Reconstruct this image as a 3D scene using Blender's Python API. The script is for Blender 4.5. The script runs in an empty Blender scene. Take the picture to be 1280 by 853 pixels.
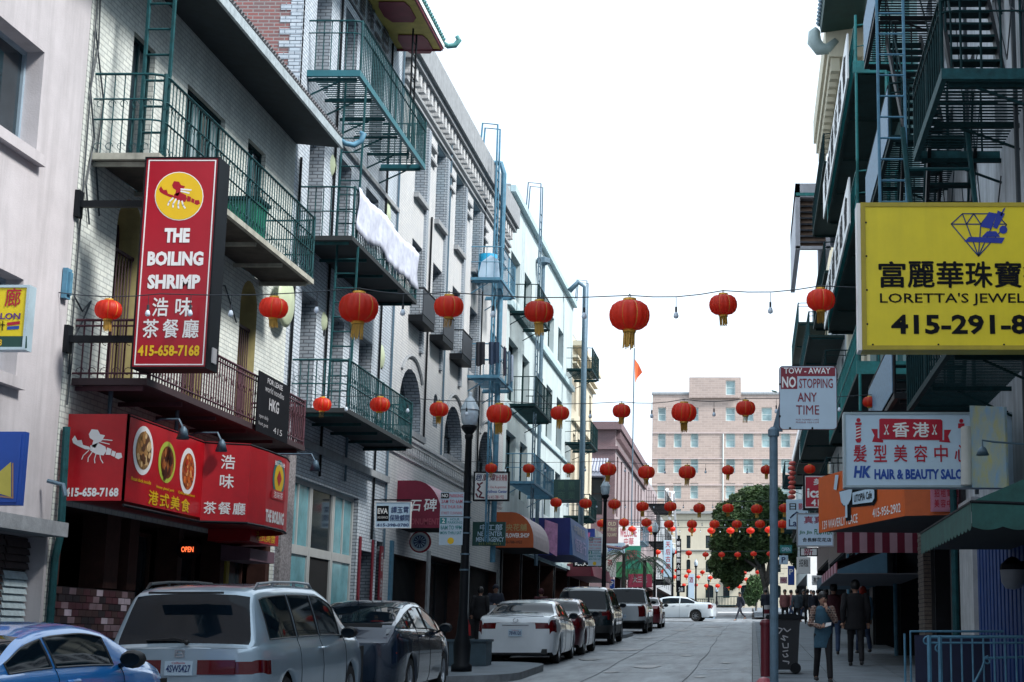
import bpy, bmesh, math, random
from mathutils import Vector, Matrix
random.seed(11)
SC = bpy.context.scene
COL = SC.collection
V = Vector
# ---------------------------------------------------------------- camera
F = 2000.0; PIT = math.atan(373/2000); CH = 1.58; CX = 940.0; CY = 427.0
cam_d = bpy.data.cameras.new('camera'); cam = bpy.data.objects.new('camera', cam_d); COL.objects.link(cam)
cam.location = (0, 0, CH); cam.rotation_euler = (math.pi/2+PIT, 0, 0)
cam_d.sensor_width = 36; cam_d.lens = F/1280*36; cam_d.shift_x = -(CX-640)/1280; cam_d.clip_end = 3000
SC.camera = cam
# ---------------------------------------------------------------- world, sun, exposure
w = bpy.data.worlds.new('World'); SC.world = w; w.use_nodes = True
nt = w.node_tree; bg = nt.nodes['Background']
sky = nt.nodes.new('ShaderNodeTexSky'); sky.sky_type = 'NISHITA'; sky.sun_disc = False
SUN_EL, SUN_AZ = math.radians(46), math.radians(112)      # azimuth measured from +Y towards +X
sky.sun_elevation = SUN_EL; sky.sun_rotation = SUN_AZ; sky.air_density = 1.0; sky.dust_density = 3.0
mx = nt.nodes.new('ShaderNodeMix'); mx.data_type = 'RGBA'; mx.inputs[0].default_value = 0.88
nt.links.new(sky.outputs[0], mx.inputs[6]); mx.inputs[7].default_value = (8.3, 9.7, 11.0, 1)   # bright even cloud cover over the blue sky
nt.links.new(mx.outputs[2], bg.inputs[0]); bg.inputs[1].default_value = 0.1
sl = bpy.data.lights.new('sun', 'SUN'); so = bpy.data.objects.new('sun', sl); COL.objects.link(so)
sl.energy = 3.8; sl.angle = math.radians(12); sl.color = (1.0, 0.97, 0.93)
sd = V((math.sin(SUN_AZ)*math.cos(SUN_EL), math.cos(SUN_AZ)*math.cos(SUN_EL), math.sin(SUN_EL)))
so.rotation_euler = sd.to_track_quat('Z', 'Y').to_euler(); so.location = (20, -20, 40)
SC.view_settings.view_transform = 'Standard'; SC.view_settings.look = 'None'; SC.view_settings.exposure = 0.68; SC.view_settings.gamma = 1.0
SC.cycles.max_bounces = 6; SC.cycles.transparent_max_bounces = 8
# ---------------------------------------------------------------- places in the street
SL = 0.0273
def g(y): return SL*y
def _ray(x, y):
    u = x-CX; v = CY-y
    return u, F*math.cos(PIT)-v*math.sin(PIT), F*math.sin(PIT)+v*math.cos(PIT)
def PX(x, y, X):
    d = _ray(x, y); t = X/d[0]; return V((X, d[1]*t, CH+d[2]*t))
def PY(x, y, Y):
    d = _ray(x, y); t = Y/d[1]; return V((d[0]*t, Y, CH+d[2]*t))
# ---------------------------------------------------------------- materials
MATS = {}
def mat(name, col, rough=0.7, metal=0.0, var=0.12, scale=3.0, bump=0.0, bscale=None, emit=0, streak=0.0, spec=0.5, coat=0.0, col2=None, stretch=None):
    if name in MATS: return MATS[name]
    m = bpy.data.materials.new(name); m.use_nodes = True; n = m.node_tree.nodes; l = m.node_tree.links
    b = n['Principled BSDF']; b.inputs['Roughness'].default_value = rough; b.inputs['Metallic'].default_value = metal
    b.inputs['Specular IOR Level'].default_value = spec; b.inputs['Coat Weight'].default_value = coat
    b.inputs['Coat Roughness'].default_value = 0.04
    ge = n.new('ShaderNodeNewGeometry'); mp = n.new('ShaderNodeMapping'); l.new(ge.outputs['Position'], mp.inputs[0])
    if stretch: mp.inputs['Scale'].default_value = stretch
    no = n.new('ShaderNodeTexNoise'); no.inputs['Scale'].default_value = scale; no.inputs['Detail'].default_value = 6; no.inputs['Roughness'].default_value = 0.65
    l.new(mp.outputs[0], no.inputs[0])
    rp = n.new('ShaderNodeMapRange'); l.new(no.outputs[0], rp.inputs[0])
    rp.inputs['From Min'].default_value = 0.3; rp.inputs['From Max'].default_value = 0.7
    mi = n.new('ShaderNodeMix'); mi.data_type = 'RGBA'; l.new(rp.outputs[0], mi.inputs[0])
    c = V(col)
    mi.inputs[6].default_value = tuple(c*(1-var))+(1,)
    mi.inputs[7].default_value = (tuple(col2) if col2 else tuple(c*(1+var)))+(1,)
    out = mi.outputs[2]
    if streak:
        m2 = n.new('ShaderNodeMapping'); m2.inputs['Scale'].default_value = (5, 5, 0.35); l.new(ge.outputs['Position'], m2.inputs[0])
        n2 = n.new('ShaderNodeTexNoise'); n2.inputs['Scale'].default_value = 1.0; n2.inputs['Detail'].default_value = 7; n2.inputs['Roughness'].default_value = 0.6
        l.new(m2.outputs[0], n2.inputs[0])
        r2 = n.new('ShaderNodeMapRange'); r2.inputs['From Min'].default_value = 0.45; r2.inputs['From Max'].default_value = 0.72
        r2.inputs['To Min'].default_value = 0.0; r2.inputs['To Max'].default_value = streak; l.new(n2.outputs[0], r2.inputs[0])
        m3 = n.new('ShaderNodeMix'); m3.data_type = 'RGBA'; l.new(r2.outputs[0], m3.inputs[0]); l.new(out, m3.inputs[6])
        m3.inputs[7].default_value = tuple(c*0.35)+(1,); out = m3.outputs[2]
    l.new(out, b.inputs['Base Color'])
    if bump:
        bu = n.new('ShaderNodeBump'); bu.inputs['Strength'].default_value = bump; bu.inputs['Distance'].default_value = 0.02
        nb = n.new('ShaderNodeTexNoise'); nb.inputs['Scale'].default_value = bscale or scale*6; nb.inputs['Detail'].default_value = 5
        l.new(ge.outputs['Position'], nb.inputs[0]); l.new(nb.outputs[0], bu.inputs['Height']); l.new(bu.outputs[0], b.inputs['Normal'])
    if emit:
        b.inputs['Emission Color'].default_value = tuple(col)+(1,); b.inputs['Emission Strength'].default_value = emit
    MATS[name] = m; return m
def brick(name, c1, c2, mortar, bw=0.22, bh=0.075, axis='Y', bump=0.5, rough=0.75, streak=0.35, msize=0.012, bias=0.0):
    """courses of brick drawn on a plane that runs along the street (axis Y) or across it (axis X)"""
    if name in MATS: return MATS[name]
    m = bpy.data.materials.new(name); m.use_nodes = True; n = m.node_tree.nodes; l = m.node_tree.links
    b = n['Principled BSDF']; b.inputs['Roughness'].default_value = rough
    ge = n.new('ShaderNodeNewGeometry'); se = n.new('ShaderNodeSeparateXYZ'); l.new(ge.outputs['Position'], se.inputs[0])
    sn = n.new('ShaderNodeSeparateXYZ'); l.new(ge.outputs['Normal'], sn.inputs[0])
    ab = n.new('ShaderNodeMath'); ab.operation = 'ABSOLUTE'; l.new(sn.outputs[0], ab.inputs[0])
    gt = n.new('ShaderNodeMath'); gt.operation = 'GREATER_THAN'; gt.inputs[1].default_value = 0.5; l.new(ab.outputs[0], gt.inputs[0])
    mf = n.new('ShaderNodeMix'); mf.data_type = 'FLOAT'; l.new(gt.outputs[0], mf.inputs[0]); l.new(se.outputs[0], mf.inputs[2]); l.new(se.outputs[1], mf.inputs[3])
    co = n.new('ShaderNodeCombineXYZ'); l.new(mf.outputs[0], co.inputs[0]); l.new(se.outputs[2], co.inputs[1])
    bt = n.new('ShaderNodeTexBrick'); l.new(co.outputs[0], bt.inputs[0]); bt.inputs['Scale'].default_value = 1.0
    bt.inputs['Brick Width'].default_value = bw; bt.inputs['Row Height'].default_value = bh; bt.inputs['Mortar Size'].default_value = msize
    bt.inputs['Mortar Smooth'].default_value = 0.15; bt.inputs['Bias'].default_value = bias
    bt.inputs['Color1'].default_value = tuple(c1)+(1,); bt.inputs['Color2'].default_value = tuple(c2)+(1,); bt.inputs['Mortar'].default_value = tuple(mortar)+(1,)
    m2 = n.new('ShaderNodeMapping'); m2.inputs['Scale'].default_value = (3, 3, 0.5); l.new(ge.outputs['Position'], m2.inputs[0])
    n2 = n.new('ShaderNodeTexNoise'); n2.inputs['Scale'].default_value = 1.0; n2.inputs['Detail'].default_value = 8; n2.inputs['Roughness'].default_value = 0.7; l.new(m2.outputs[0], n2.inputs[0])
    r2 = n.new('ShaderNodeMapRange'); r2.inputs['From Min'].default_value = 0.42; r2.inputs['From Max'].default_value = 0.75; r2.inputs['To Max'].default_value = streak; l.new(n2.outputs[0], r2.inputs[0])
    m3 = n.new('ShaderNodeMix'); m3.data_type = 'RGBA'; l.new(r2.outputs[0], m3.inputs[0]); l.new(bt.outputs[0], m3.inputs[6]); m3.inputs[7].default_value = tuple(V(mortar)*0.6)+(1,)
    l.new(m3.outputs[2], b.inputs['Base Color'])
    bu = n.new('ShaderNodeBump'); bu.inputs['Strength'].default_value = bump; bu.inputs['Distance'].default_value = 0.01; bu.invert = True
    l.new(bt.outputs['Fac'], bu.inputs['Height']); l.new(bu.outputs[0], b.inputs['Normal'])
    MATS[name] = m; return m
# ---------------------------------------------------------------- mesh helpers
SPLIT = {k: k for k in ('window_sill','string_course','end_panel','moulding','grab_rail','bracket','parapet','post','trim','cornice','soffit_panel','pilaster','hanger','white_border','modillion','fascia','roof_rail','lens')}; SPLIT['quoins'] = 'quoin'
class MB:
    def __init__(s): s.v = []; s.f = []; s.m = []; s.k = 0
    def add(s, vs, fs, mi=None):
        o = len(s.v); s.v += [V(p) for p in vs]; mi = s.k if mi is None else mi
        for f_ in fs: s.f.append(tuple(i+o for i in f_)); s.m.append(mi)
    def quad(s, a, b, c, d, mi=None): s.add([a, b, c, d], [(0, 1, 2, 3)], mi)
    def poly(s, ps, mi=None): s.add(ps, [tuple(range(len(ps)))], mi)
    def box(s, x0, x1, y0, y1, z0, z1, mi=None):
        if x0 > x1: x0, x1 = x1, x0
        if y0 > y1: y0, y1 = y1, y0
        if z0 > z1: z0, z1 = z1, z0
        s.add([(x0,y0,z0),(x1,y0,z0),(x1,y1,z0),(x0,y1,z0),(x0,y0,z1),(x1,y0,z1),(x1,y1,z1),(x0,y1,z1)],
              [(0,3,2,1),(4,5,6,7),(0,1,5,4),(1,2,6,5),(2,3,7,6),(3,0,4,7)], mi)
    def fbox(s, O, u, v, n, u0, u1, v0, v1, n0, n1, mi=None):
        O = V(O); P = lambda a, b, c: O+u*a+v*b+n*c
        if (u.cross(v)).dot(n) < 0: u0, u1 = u1, u0
        s.add([P(u0,v0,n0),P(u1,v0,n0),P(u1,v1,n0),P(u0,v1,n0),P(u0,v0,n1),P(u1,v0,n1),P(u1,v1,n1),P(u0,v1,n1)],
              [(0,3,2,1),(4,5,6,7),(0,1,5,4),(1,2,6,5),(2,3,7,6),(3,0,4,7)], mi)
    def bar(s, a, b, w, h, mi=None, up=V((0,0,1))):
        a = V(a); b = V(b); d = (b-a); L = d.length
        if L < 1e-6: return
        d /= L
        if abs(d.dot(up)) > 0.95: up = V((0,1,0)) if abs(d.y) < 0.9 else V((1,0,0))
        r = d.cross(up).normalized(); q = r.cross(d)
        s.fbox(a, r, q, -d if False else d, -w/2, w/2, -h/2, h/2, 0, L, mi)
    def tube(s, pts, r, n=6, mi=None, cap=True, closed=False):
        pts = [V(p) for p in pts]; N = len(pts); rs = r if isinstance(r, (list, tuple)) else [r]*N
        o = len(s.v); mi = s.k if mi is None else mi; prev = None
        for i, p in enumerate(pts):
            if closed: d = pts[(i+1) % N]-pts[i-1]
            else: d = pts[min(i+1, N-1)]-pts[max(i-1, 0)]
            if d.length < 1e-9: d = V((0,0,1))
            d.normalize()
            if prev is None:
                a = V((0,0,1)) if abs(d.z) < 0.9 else V((1,0,0)); x = d.cross(a).normalized()
            else:
                x = (prev-d*prev.dot(d)); x = x.normalized() if x.length > 1e-6 else d.orthogonal().normalized()
            prev = x; y = d.cross(x)
            for k in range(n):
                t = 2*math.pi*k/n; s.v.append(p+x*(rs[i]*math.cos(t))+y*(rs[i]*math.sin(t)))
        R = N if closed else N-1
        for i in range(R):
            j = (i+1) % N
            for k in range(n):
                k2 = (k+1) % n; s.f.append((o+i*n+k, o+i*n+k2, o+j*n+k2, o+j*n+k)); s.m.append(mi)
        if cap and not closed:
            s.f.append(tuple(o+k for k in reversed(range(n)))); s.m.append(mi)
            s.f.append(tuple(o+(N-1)*n+k for k in range(n))); s.m.append(mi)
    def lathe(s, prof, c, n=16, mi=None, axis='Z', mis=None):
        c = V(c); o = len(s.v); mi = s.k if mi is None else mi
        for r, z in prof:
            for k in range(n):
                t = 2*math.pi*k/n; a, b = r*math.cos(t), r*math.sin(t)
                s.v.append(c+(V((a, b, z)) if axis == 'Z' else V((z, a, b)) if axis == 'X' else V((a, z, -b))))
        for i in range(len(prof)-1):
            for k in range(n):
                k2 = (k+1) % n; s.f.append((o+i*n+k, o+i*n+k2, o+(i+1)*n+k2, o+(i+1)*n+k)); s.m.append(mis[i] if mis else mi)
    def prism(s, pts, ext, mi=None):
        pts = [V(p) for p in pts]; ext = V(ext); n = len(pts)
        nrm = V((0,0,0))
        for i in range(n): nrm += pts[i].cross(pts[(i+1) % n])
        if nrm.dot(ext) > 0: pts.reverse()
        s.add(pts+[p+ext for p in pts], [tuple(range(n)), tuple(reversed(range(n, 2*n)))]+[((i+1) % n, i, i+n, (i+1) % n+n) for i in range(n)], mi)
    def sphere(s, c, r, n=10, m=6, mi=None, sc=(1,1,1)):
        c = V(c); o = len(s.v); mi = s.k if mi is None else mi
        for i in range(m+1):
            ph = math.pi*i/m
            for k in range(n):
                t = 2*math.pi*k/n; s.v.append(c+V((r*sc[0]*math.sin(ph)*math.cos(t), r*sc[1]*math.sin(ph)*math.sin(t), r*sc[2]*math.cos(ph))))
        for i in range(m):
            for k in range(n):
                k2 = (k+1) % n; s.f.append((o+i*n+k, o+(i+1)*n+k, o+(i+1)*n+k2, o+i*n+k2)); s.m.append(mi)
    def mesh(s, name, mats, off=V((0,0,0)), smooth=False):
        me = bpy.data.meshes.new(name); me.from_pydata([tuple(p-off) for p in s.v], [], s.f)
        for m_ in (mats if isinstance(mats, (list, tuple)) else [mats]): me.materials.append(m_)
        me.polygons.foreach_set('material_index', s.m)
        if smooth: me.polygons.foreach_set('use_smooth', [True]*len(me.polygons))
        me.validate(); me.update(); return me
    def build(s, name, mats, parent=None, smooth=False, kind=None, label=None):
        if not s.v: return None
        if parent is not None and name in SPLIT and kind is None:
            first = None
            for part in s.islands():
                o = part._one(SPLIT[name], mats, parent, smooth, None, label)
                first = first or o
            return first
        return s._one(name, mats, parent, smooth, kind, label)
    def islands(s):
        par = list(range(len(s.v)))
        def find(i):
            while par[i] != i: par[i] = par[par[i]]; i = par[i]
            return i
        for f_ in s.f:
            a = find(f_[0])
            for b in f_[1:]: par[find(b)] = a
        out = {}
        for f_, m_ in zip(s.f, s.m): out.setdefault(find(f_[0]), []).append((f_, m_))
        res = []
        for fs in out.values():
            p = MB(); mp = {}
            for f_, m_ in fs:
                r = []
                for i in f_:
                    if i not in mp: mp[i] = len(p.v); p.v.append(s.v[i])
                    r.append(mp[i])
                p.f.append(tuple(r)); p.m.append(m_)
            res.append(p)
        return res
    def _one(s, name, mats, parent=None, smooth=False, kind=None, label=None):
        off = V((0,0,0))
        if parent is None:
            xs = [p.x for p in s.v]; ys = [p.y for p in s.v]; zs = [p.z for p in s.v]
            off = V(((min(xs)+max(xs))/2, (min(ys)+max(ys))/2, min(zs)))
        me = s.mesh(name, mats, off, smooth); o = bpy.data.objects.new(name, me); COL.objects.link(o); o.location = off
        if parent is not None: adopt(o, parent)
        if kind: o['kind'] = kind
        if label: o['label'] = label
        return o
def wloc(o):
    """world matrix of an empty or part whose chain only holds translations and rotations set here"""
    m = Matrix.LocRotScale(o.location, o.rotation_euler, o.scale)
    return m if o.parent is None else wloc(o.parent) @ o.matrix_parent_inverse @ m
def adopt(o, parent):
    o.parent = parent; o.matrix_parent_inverse = wloc(parent).inverted()
def thing(name, label, cat, loc=(0,0,0), group=None):
    o = bpy.data.objects.new(name, None); COL.objects.link(o); o.location = loc; o.empty_display_size = 0.2
    o['label'] = label; o['category'] = cat
    if group: o['group'] = group
    return o
def tag(o, label, cat, group=None):
    o['label'] = label; o['category'] = cat
    if group: o['group'] = group
    return o
def piece(name, me, parent, loc=(0,0,0), rot=None):
    """another object on an existing mesh, placed in world coordinates and given to its parent"""
    o = bpy.data.objects.new(name, me); COL.objects.link(o); o.location = loc
    if rot: o.rotation_euler = rot
    adopt(o, parent); return o
def copy_tree(o, parent=None):
    c = o.copy(); COL.objects.link(c)
    if parent is not None: c.parent = parent
    for ch in list(o.children): copy_tree(ch, c)
    return c
ORD = ['first','second','third','fourth','fifth','sixth','seventh','eighth','ninth','tenth','eleventh','twelfth']
EX, EY, EZ = V((1,0,0)), V((0,1,0)), V((0,0,1))
# ---------------------------------------------------------------- lettering
_tx = {}
def glyphs(s, bold=0.0, space=1.0):
    key = (s, bold, space)
    if key in _tx: return _tx[key]
    cu = bpy.data.curves.new('lettering', 'FONT'); cu.body = s; cu.resolution_u = 2; cu.offset = bold; cu.space_character = space; cu.fill_mode = 'FRONT'
    ob = bpy.data.objects.new('lettering', cu); COL.objects.link(ob)
    me = ob.to_mesh()
    vs = [v_.co.copy() for v_ in me.vertices]; fs = [tuple(p.vertices) for p in me.polygons]
    ob.to_mesh_clear(); bpy.data.objects.remove(ob); bpy.data.curves.remove(cu)
    if vs:
        x0 = min(v_.x for v_ in vs); x1 = max(v_.x for v_ in vs); y0 = min(v_.y for v_ in vs); y1 = max(v_.y for v_ in vs)
    else: x0 = y0 = 0; x1 = y1 = 1
    _tx[key] = (vs, fs, x0, x1, y0, y1); return _tx[key]
class Frame:
    """a flat face in the world: origin, right, up; fr.p(a, b, d) is a point a right, b up and d proud of it"""
    def __init__(s, o, r, u): s.o = V(o); s.r = V(r).normalized(); s.u = V(u).normalized(); s.n = s.r.cross(s.u)
    def p(s, a, b, d=0.0): return s.o+s.r*a+s.u*b+s.n*d
def write(parent, fr, s, a0, b0, a1, b1, m, bold=0.0, space=1.0, shear=0.0, proud=0.006, name='lettering', keep=False):
    """letters filling the box (a0,b0)-(a1,b1) of a face"""
    cjk = any(ord(c) > 0x2e80 for c in s); thick_ = bold; bold = 0 if cjk else bold
    vs, fs, x0, x1, y0, y1 = glyphs(s, bold, space)
    if not vs: return None
    sx = (a1-a0)/(x1-x0); sy = (b1-b0)/(y1-y0)
    if keep: sx = sy
    mb = MB()
    for k, (ex, ey) in enumerate([(0,0)] if not (cjk and thick_ > 0) else [(-.6,0),(.6,.0),(0,.6),(0,-.6)]):    # heavier brush: the strokes repeated a hair apart
        ex *= thick_*sx; ey *= thick_*sy
        mb.add([fr.p(a0+ex+(q.x-x0)*sx+shear*(q.y-y0)*sy, b0+ey+(q.y-y0)*sy, proud+k*.0004) for q in vs], fs)
    return mb.build(name, m, parent)
def fpoly(parent, fr, pts, m, proud=0.004, name='marking'):
    mb = MB(); mb.poly([fr.p(a, b, proud) for a, b in pts]); return mb.build(name, m, parent)
def circ(cx, cy, r, n=24, ry=None): return [(cx+r*math.cos(2*math.pi*i/n), cy+(ry or r)*math.sin(2*math.pi*i/n)) for i in range(n)]
# ---------------------------------------------------------------- palette
M_glass = mat('window_glass', (0.018,0.028,0.036), 0.06, var=0.4, scale=1.2, spec=0.5)
M_glassb = mat('pale_blue_glass', (0.13,0.32,0.37), 0.15, var=0.3, scale=2.0)
M_curtain = mat('net_curtain_behind_glass', (0.22,0.28,0.30), 0.25, var=0.5, scale=7, stretch=(6,6,.4))
M_black = mat('black_metal', (0.005,0.007,0.010), 0.55, var=0.3, spec=.2)
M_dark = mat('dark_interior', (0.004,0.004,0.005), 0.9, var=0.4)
M_teal = mat('teal_iron', (0.007,0.055,0.064), 0.65, var=0.35, spec=.25, scale=9, bump=0.2)
M_tealp = mat('bright_teal_paint', (0.02,0.20,0.20), 0.5, var=0.3, scale=6)
M_dgreen = mat('dark_green_iron', (0.004,0.024,0.028), 0.7, var=0.35, spec=.15, scale=9, bump=0.2)
M_biron = mat('blue_grey_iron', (0.07,0.20,0.30), 0.6, var=0.25, scale=7)
M_maroon = mat('maroon_iron', (0.075,0.022,0.035), 0.6, var=0.3, scale=7)
M_red = mat('red_awning_vinyl', (0.44,0.006,0.014), 0.38, var=0.12, scale=4, bump=0.05)
M_redsign = mat('dark_red_sign_face', (0.36,0.004,0.018), 0.3, var=0.06)
M_white = mat('white_paint', (0.80,0.80,0.80), 0.45, var=0.05)
M_paleblue = mat('pale_sign_face', (0.50,0.66,0.80), 0.35, var=0.06, scale=2)
M_yellow = mat('yellow_sign_face', (0.76,0.60,0.012), 0.4, var=0.06, scale=3, streak=0.12)
M_yel2 = mat('warm_yellow_print', (0.75,0.48,0.01), 0.4, var=0.05)
M_gold = mat('gold_trim', (0.62,0.36,0.05), 0.35, metal=0.3, var=0.2, scale=20)
M_blackp = mat('black_print', (0.006,0.007,0.010), 0.75, var=0.1, spec=.15)
M_redp = mat('red_print', (0.42,0.006,0.03), 0.45, var=0.08)
M_bluep = mat('blue_print', (0.012,0.07,0.36), 0.45, var=0.08)
M_navyp = mat('navy_print', (0.01,0.03,0.13), 0.45, var=0.1)
M_greenp = mat('green_print', (0.01,0.16,0.07), 0.5, var=0.1)
M_conc = mat('concrete_trim', (0.30,0.32,0.34), 0.85, var=0.2, scale=5, bump=0.3, streak=0.3)
M_steel = mat('galvanised_steel', (0.10,0.165,0.22), 0.5, metal=0.2, var=0.2, scale=9)
M_wire = mat('wire', (0.02,0.03,0.04), 0.6)
M_bulb = mat('bulb_glass', (0.62,0.72,0.82), 0.1, var=0.05)
M_lan = mat('red_lantern_cloth', (0.72,0.045,0.018), 0.5, var=0.14, scale=9)
_n = M_lan.node_tree.nodes; _l = M_lan.node_tree.links                 # thin cloth: part of the daylight passes through
_t = _n.new('ShaderNodeBsdfTranslucent'); _t.inputs[0].default_value = (0.95, 0.10, 0.03, 1); _m = _n.new('ShaderNodeMixShader'); _m.inputs[0].default_value = 0.45
_l.new(_n['Principled BSDF'].outputs[0], _m.inputs[1]); _l.new(_t.outputs[0], _m.inputs[2]); _l.new(_m.outputs[0], _n['Material Output'].inputs[0])
_oi = _n.new('ShaderNodeObjectInfo'); _mr = _n.new('ShaderNodeMapRange'); _mr.inputs['To Min'].default_value = .72; _mr.inputs['To Max'].default_value = 1.18; _l.new(_oi.outputs['Random'], _mr.inputs[0])
_hs = _n.new('ShaderNodeHueSaturation'); _l.new(_mr.outputs[0], _hs.inputs['Value']); _bl = _n['Principled BSDF'].inputs['Base Color'].links[0]; _l.new(_bl.from_socket, _hs.inputs['Color']); _l.new(_hs.outputs[0], _n['Principled BSDF'].inputs['Base Color'])
M_tass = mat('gold_tassel', (0.52,0.30,0.05), 0.6, var=0.35, scale=50, stretch=(1,1,.15))
M_stucco = mat('grey_pink_stucco', (0.47,0.45,0.47), 0.9, var=0.10, scale=1.6, bump=0.15, bscale=45, streak=0.3)
M_wbrick = brick('white_painted_brick', (0.64,0.67,0.62), (0.56,0.60,0.57), (0.36,0.39,0.38), streak=0.5, msize=0.009)
M_gbrick = brick('white_glazed_brick', (0.58,0.64,0.70), (0.50,0.57,0.64), (0.17,0.21,0.26), rough=0.55, streak=0.4, msize=0.009)
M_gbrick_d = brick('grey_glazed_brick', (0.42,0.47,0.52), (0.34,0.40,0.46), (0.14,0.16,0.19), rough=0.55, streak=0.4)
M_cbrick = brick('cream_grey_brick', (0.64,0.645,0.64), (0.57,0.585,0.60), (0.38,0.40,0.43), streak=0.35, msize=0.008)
M_rbrick = brick('red_brick', (0.30,0.10,0.09), (0.20,0.10,0.10), (0.30,0.28,0.28), streak=0.5)
M_fbrick = brick('far_pink_brick', (0.46,0.365,0.325), (0.38,0.30,0.27), (0.50,0.42,0.385), bw=0.9, bh=0.3, msize=0.03, streak=0.3)
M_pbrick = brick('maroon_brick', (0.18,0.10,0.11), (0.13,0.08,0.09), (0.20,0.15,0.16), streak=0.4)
M_cyanw = mat('pale_cyan_render', (0.52,0.62,0.64), 0.85, var=0.08, scale=1.5, streak=0.28, bump=0.1)
M_creamw = mat('cream_render', (0.60,0.55,0.43), 0.85, var=0.08, scale=1.5, streak=0.2)
M_pinkw = mat('dusty_pink_render', (0.33,0.27,0.28), 0.85, var=0.12, scale=1.5, streak=0.3)
M_rwall = mat('weathered_white_render', (0.42,0.46,0.50), 0.85, var=0.2, scale=1.4, streak=0.7, bump=0.2)
M_creamfar = mat('pale_cream_stone', (0.56,0.51,0.40), 0.85, var=0.06, scale=0.8, streak=0.15)
M_tile = mat('roof_tile', (0.13,0.13,0.14), 0.7, var=0.3, scale=8)
M_tilegreen = mat('green_roof_tile', (0.06,0.22,0.22), 0.5, var=0.3, scale=8)
M_asph = mat('roof_felt', (0.10,0.10,0.11), 0.9)
# ---------------------------------------------------------------- ground
def strip(name, x0, x1, y0, y1, dz, m, n=1):
    mb = MB()
    for i in range(n):
        a = y0+(y1-y0)*i/n; b = y0+(y1-y0)*(i+1)/n
        mb.quad((x0,a,g(a)+dz),(x1,a,g(a)+dz),(x1,b,g(b)+dz),(x0,b,g(b)+dz))
    o = mb.build(name, m); o['kind'] = 'structure'; return o
M_ground = mat('ground_dark_earth', (0.06,0.06,0.06), 0.95, var=0.2, scale=.5)
M_road = mat('worn_concrete_road', (0.14,0.155,0.175), 0.5, var=0.5, scale=1.1, bump=0.25, bscale=60, col2=(0.27,0.295,0.32), stretch=(1.6,.28,1))
M_side = mat('pavement_concrete', (0.13,0.155,0.18), 0.8, var=0.25, scale=1.3, bump=0.2, bscale=50)
M_kerb = mat('kerb_concrete', (0.20,0.215,0.23), 0.85, var=0.25, scale=4, bump=0.3)
M_joint = mat('dark_joint', (0.03,0.033,0.037), 0.9, var=0.3)
M_road2 = mat('tar_joint', (0.085,0.095,0.105), 0.8, var=0.3)
strip('ground', -700, 700, -60, 1500, -0.06, M_ground)
strip('road', -6.2, 0.0, -20, 260, 0, M_road)
strip('cross_street', -90, -6.2, 90.5, 104, 0.0, M_road); strip('cross_street', 0.0, 90, 90.5, 104, 0.0, M_road)
def slabs(name, x0, x1, y0, y1, nx, step):
    """pavement of separate concrete flags with open joints over a dark bed"""
    bed = MB(); h = 0.13
    bed.quad((x0,y0,g(y0)+h-.012),(x1,y0,g(y0)+h-.012),(x1,y1,g(y1)+h-.012),(x0,y1,g(y1)+h-.012))
    b = bed.build(name, M_joint); b['kind'] = 'structure'
    y = y0; me = {}
    sx = (x1-x0)/nx
    mb = MB(); e = 0.007
    mb.box(e, sx-e, e, step-e, -.05, 0)
    pm = mb.mesh('paving_slab', M_side)
    while y < y1-.01:
        for i in range(nx):
            if y < 26 or y > 66: continue
            o = piece('paving_slab', pm, b, (x0+i*sx, y, g(y)+h), (math.atan(SL), 0, 0))
            o.location.z += random.uniform(-.002, .002)
        y += step
    far = MB()
    for (a, c) in ((y0, 26), (66, y1)):
        if c > a: far.quad((x0,a,g(a)+h),(x1,a,g(a)+h),(x1,c,g(c)+h),(x0,c,g(c)+h))
    far.build('paving', M_side, b)
slabs('pavement', -9.3, -6.35, -20, 90, 2, 1.45)
slabs('pavement', 0.16, 3.9, -20, 88, 3, 1.25)
strip('pavement', -9.3, -6.35, 105, 180, 0.13, M_side); strip('pavement', 0.16, 12, 105, 180, 0.13, M_side)
def kerb(x0, x1, y0, y1, name='kerb'):
    b = MB(); L = 2.4; y = y0; root = None
    mb = MB(); mb.box(0, x1-x0, .006, L-.006, -.1, .134); me = mb.mesh('kerbstone', M_kerb)
    root = MB(); root.quad((x0,y0,g(y0)+.11),(x1,y0,g(y0)+.11),(x1,y1,g(y1)+.11),(x0,y1,g(y1)+.11)); r = root.build(name, M_joint); r['kind'] = 'structure'
    while y < y1-.1: piece('kerbstone', me, r, (x0, y, g(y)), (math.atan(SL), 0, 0)); y += L
kerb(-6.35, -6.2, 20, 90); kerb(0.01, 0.16, 22, 88)
def bulb_out(y0, y1, x1):
    pts = []; xa = -6.2; r = 1.6
    for i in range(9):
        t = math.pi/2*i/8; pts.append((xa+(x1-xa-r)+r*math.sin(t)*1.0, y0+r-r*math.cos(t)))
    for i in range(9):
        t = math.pi/2*i/8; pts.append((xa+(x1-xa-r)+r*math.cos(t), y1-r+r*math.sin(t)))
    pts = [(xa, y0)]+pts+[(xa, y1)]
    mb = MB(); n = len(pts)
    mb.poly([(x, y, g(y)+.136) for x, y in pts], 0)
    for i in range(n):
        a = pts[i]; b = pts[(i+1) % n]
        mb.quad((a[0],a[1],g(a[1])-.05),(b[0],b[1],g(b[1])-.05),(b[0],b[1],g(b[1])+.136),(a[0],a[1],g(a[1])+.136), 1)
    o = mb.build('kerb_extension', [M_side, M_kerb]); o['kind'] = 'structure'
bulb_out(29.2, 35.6, -4.35); bulb_out(58, 64.5, -4.6)
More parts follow.
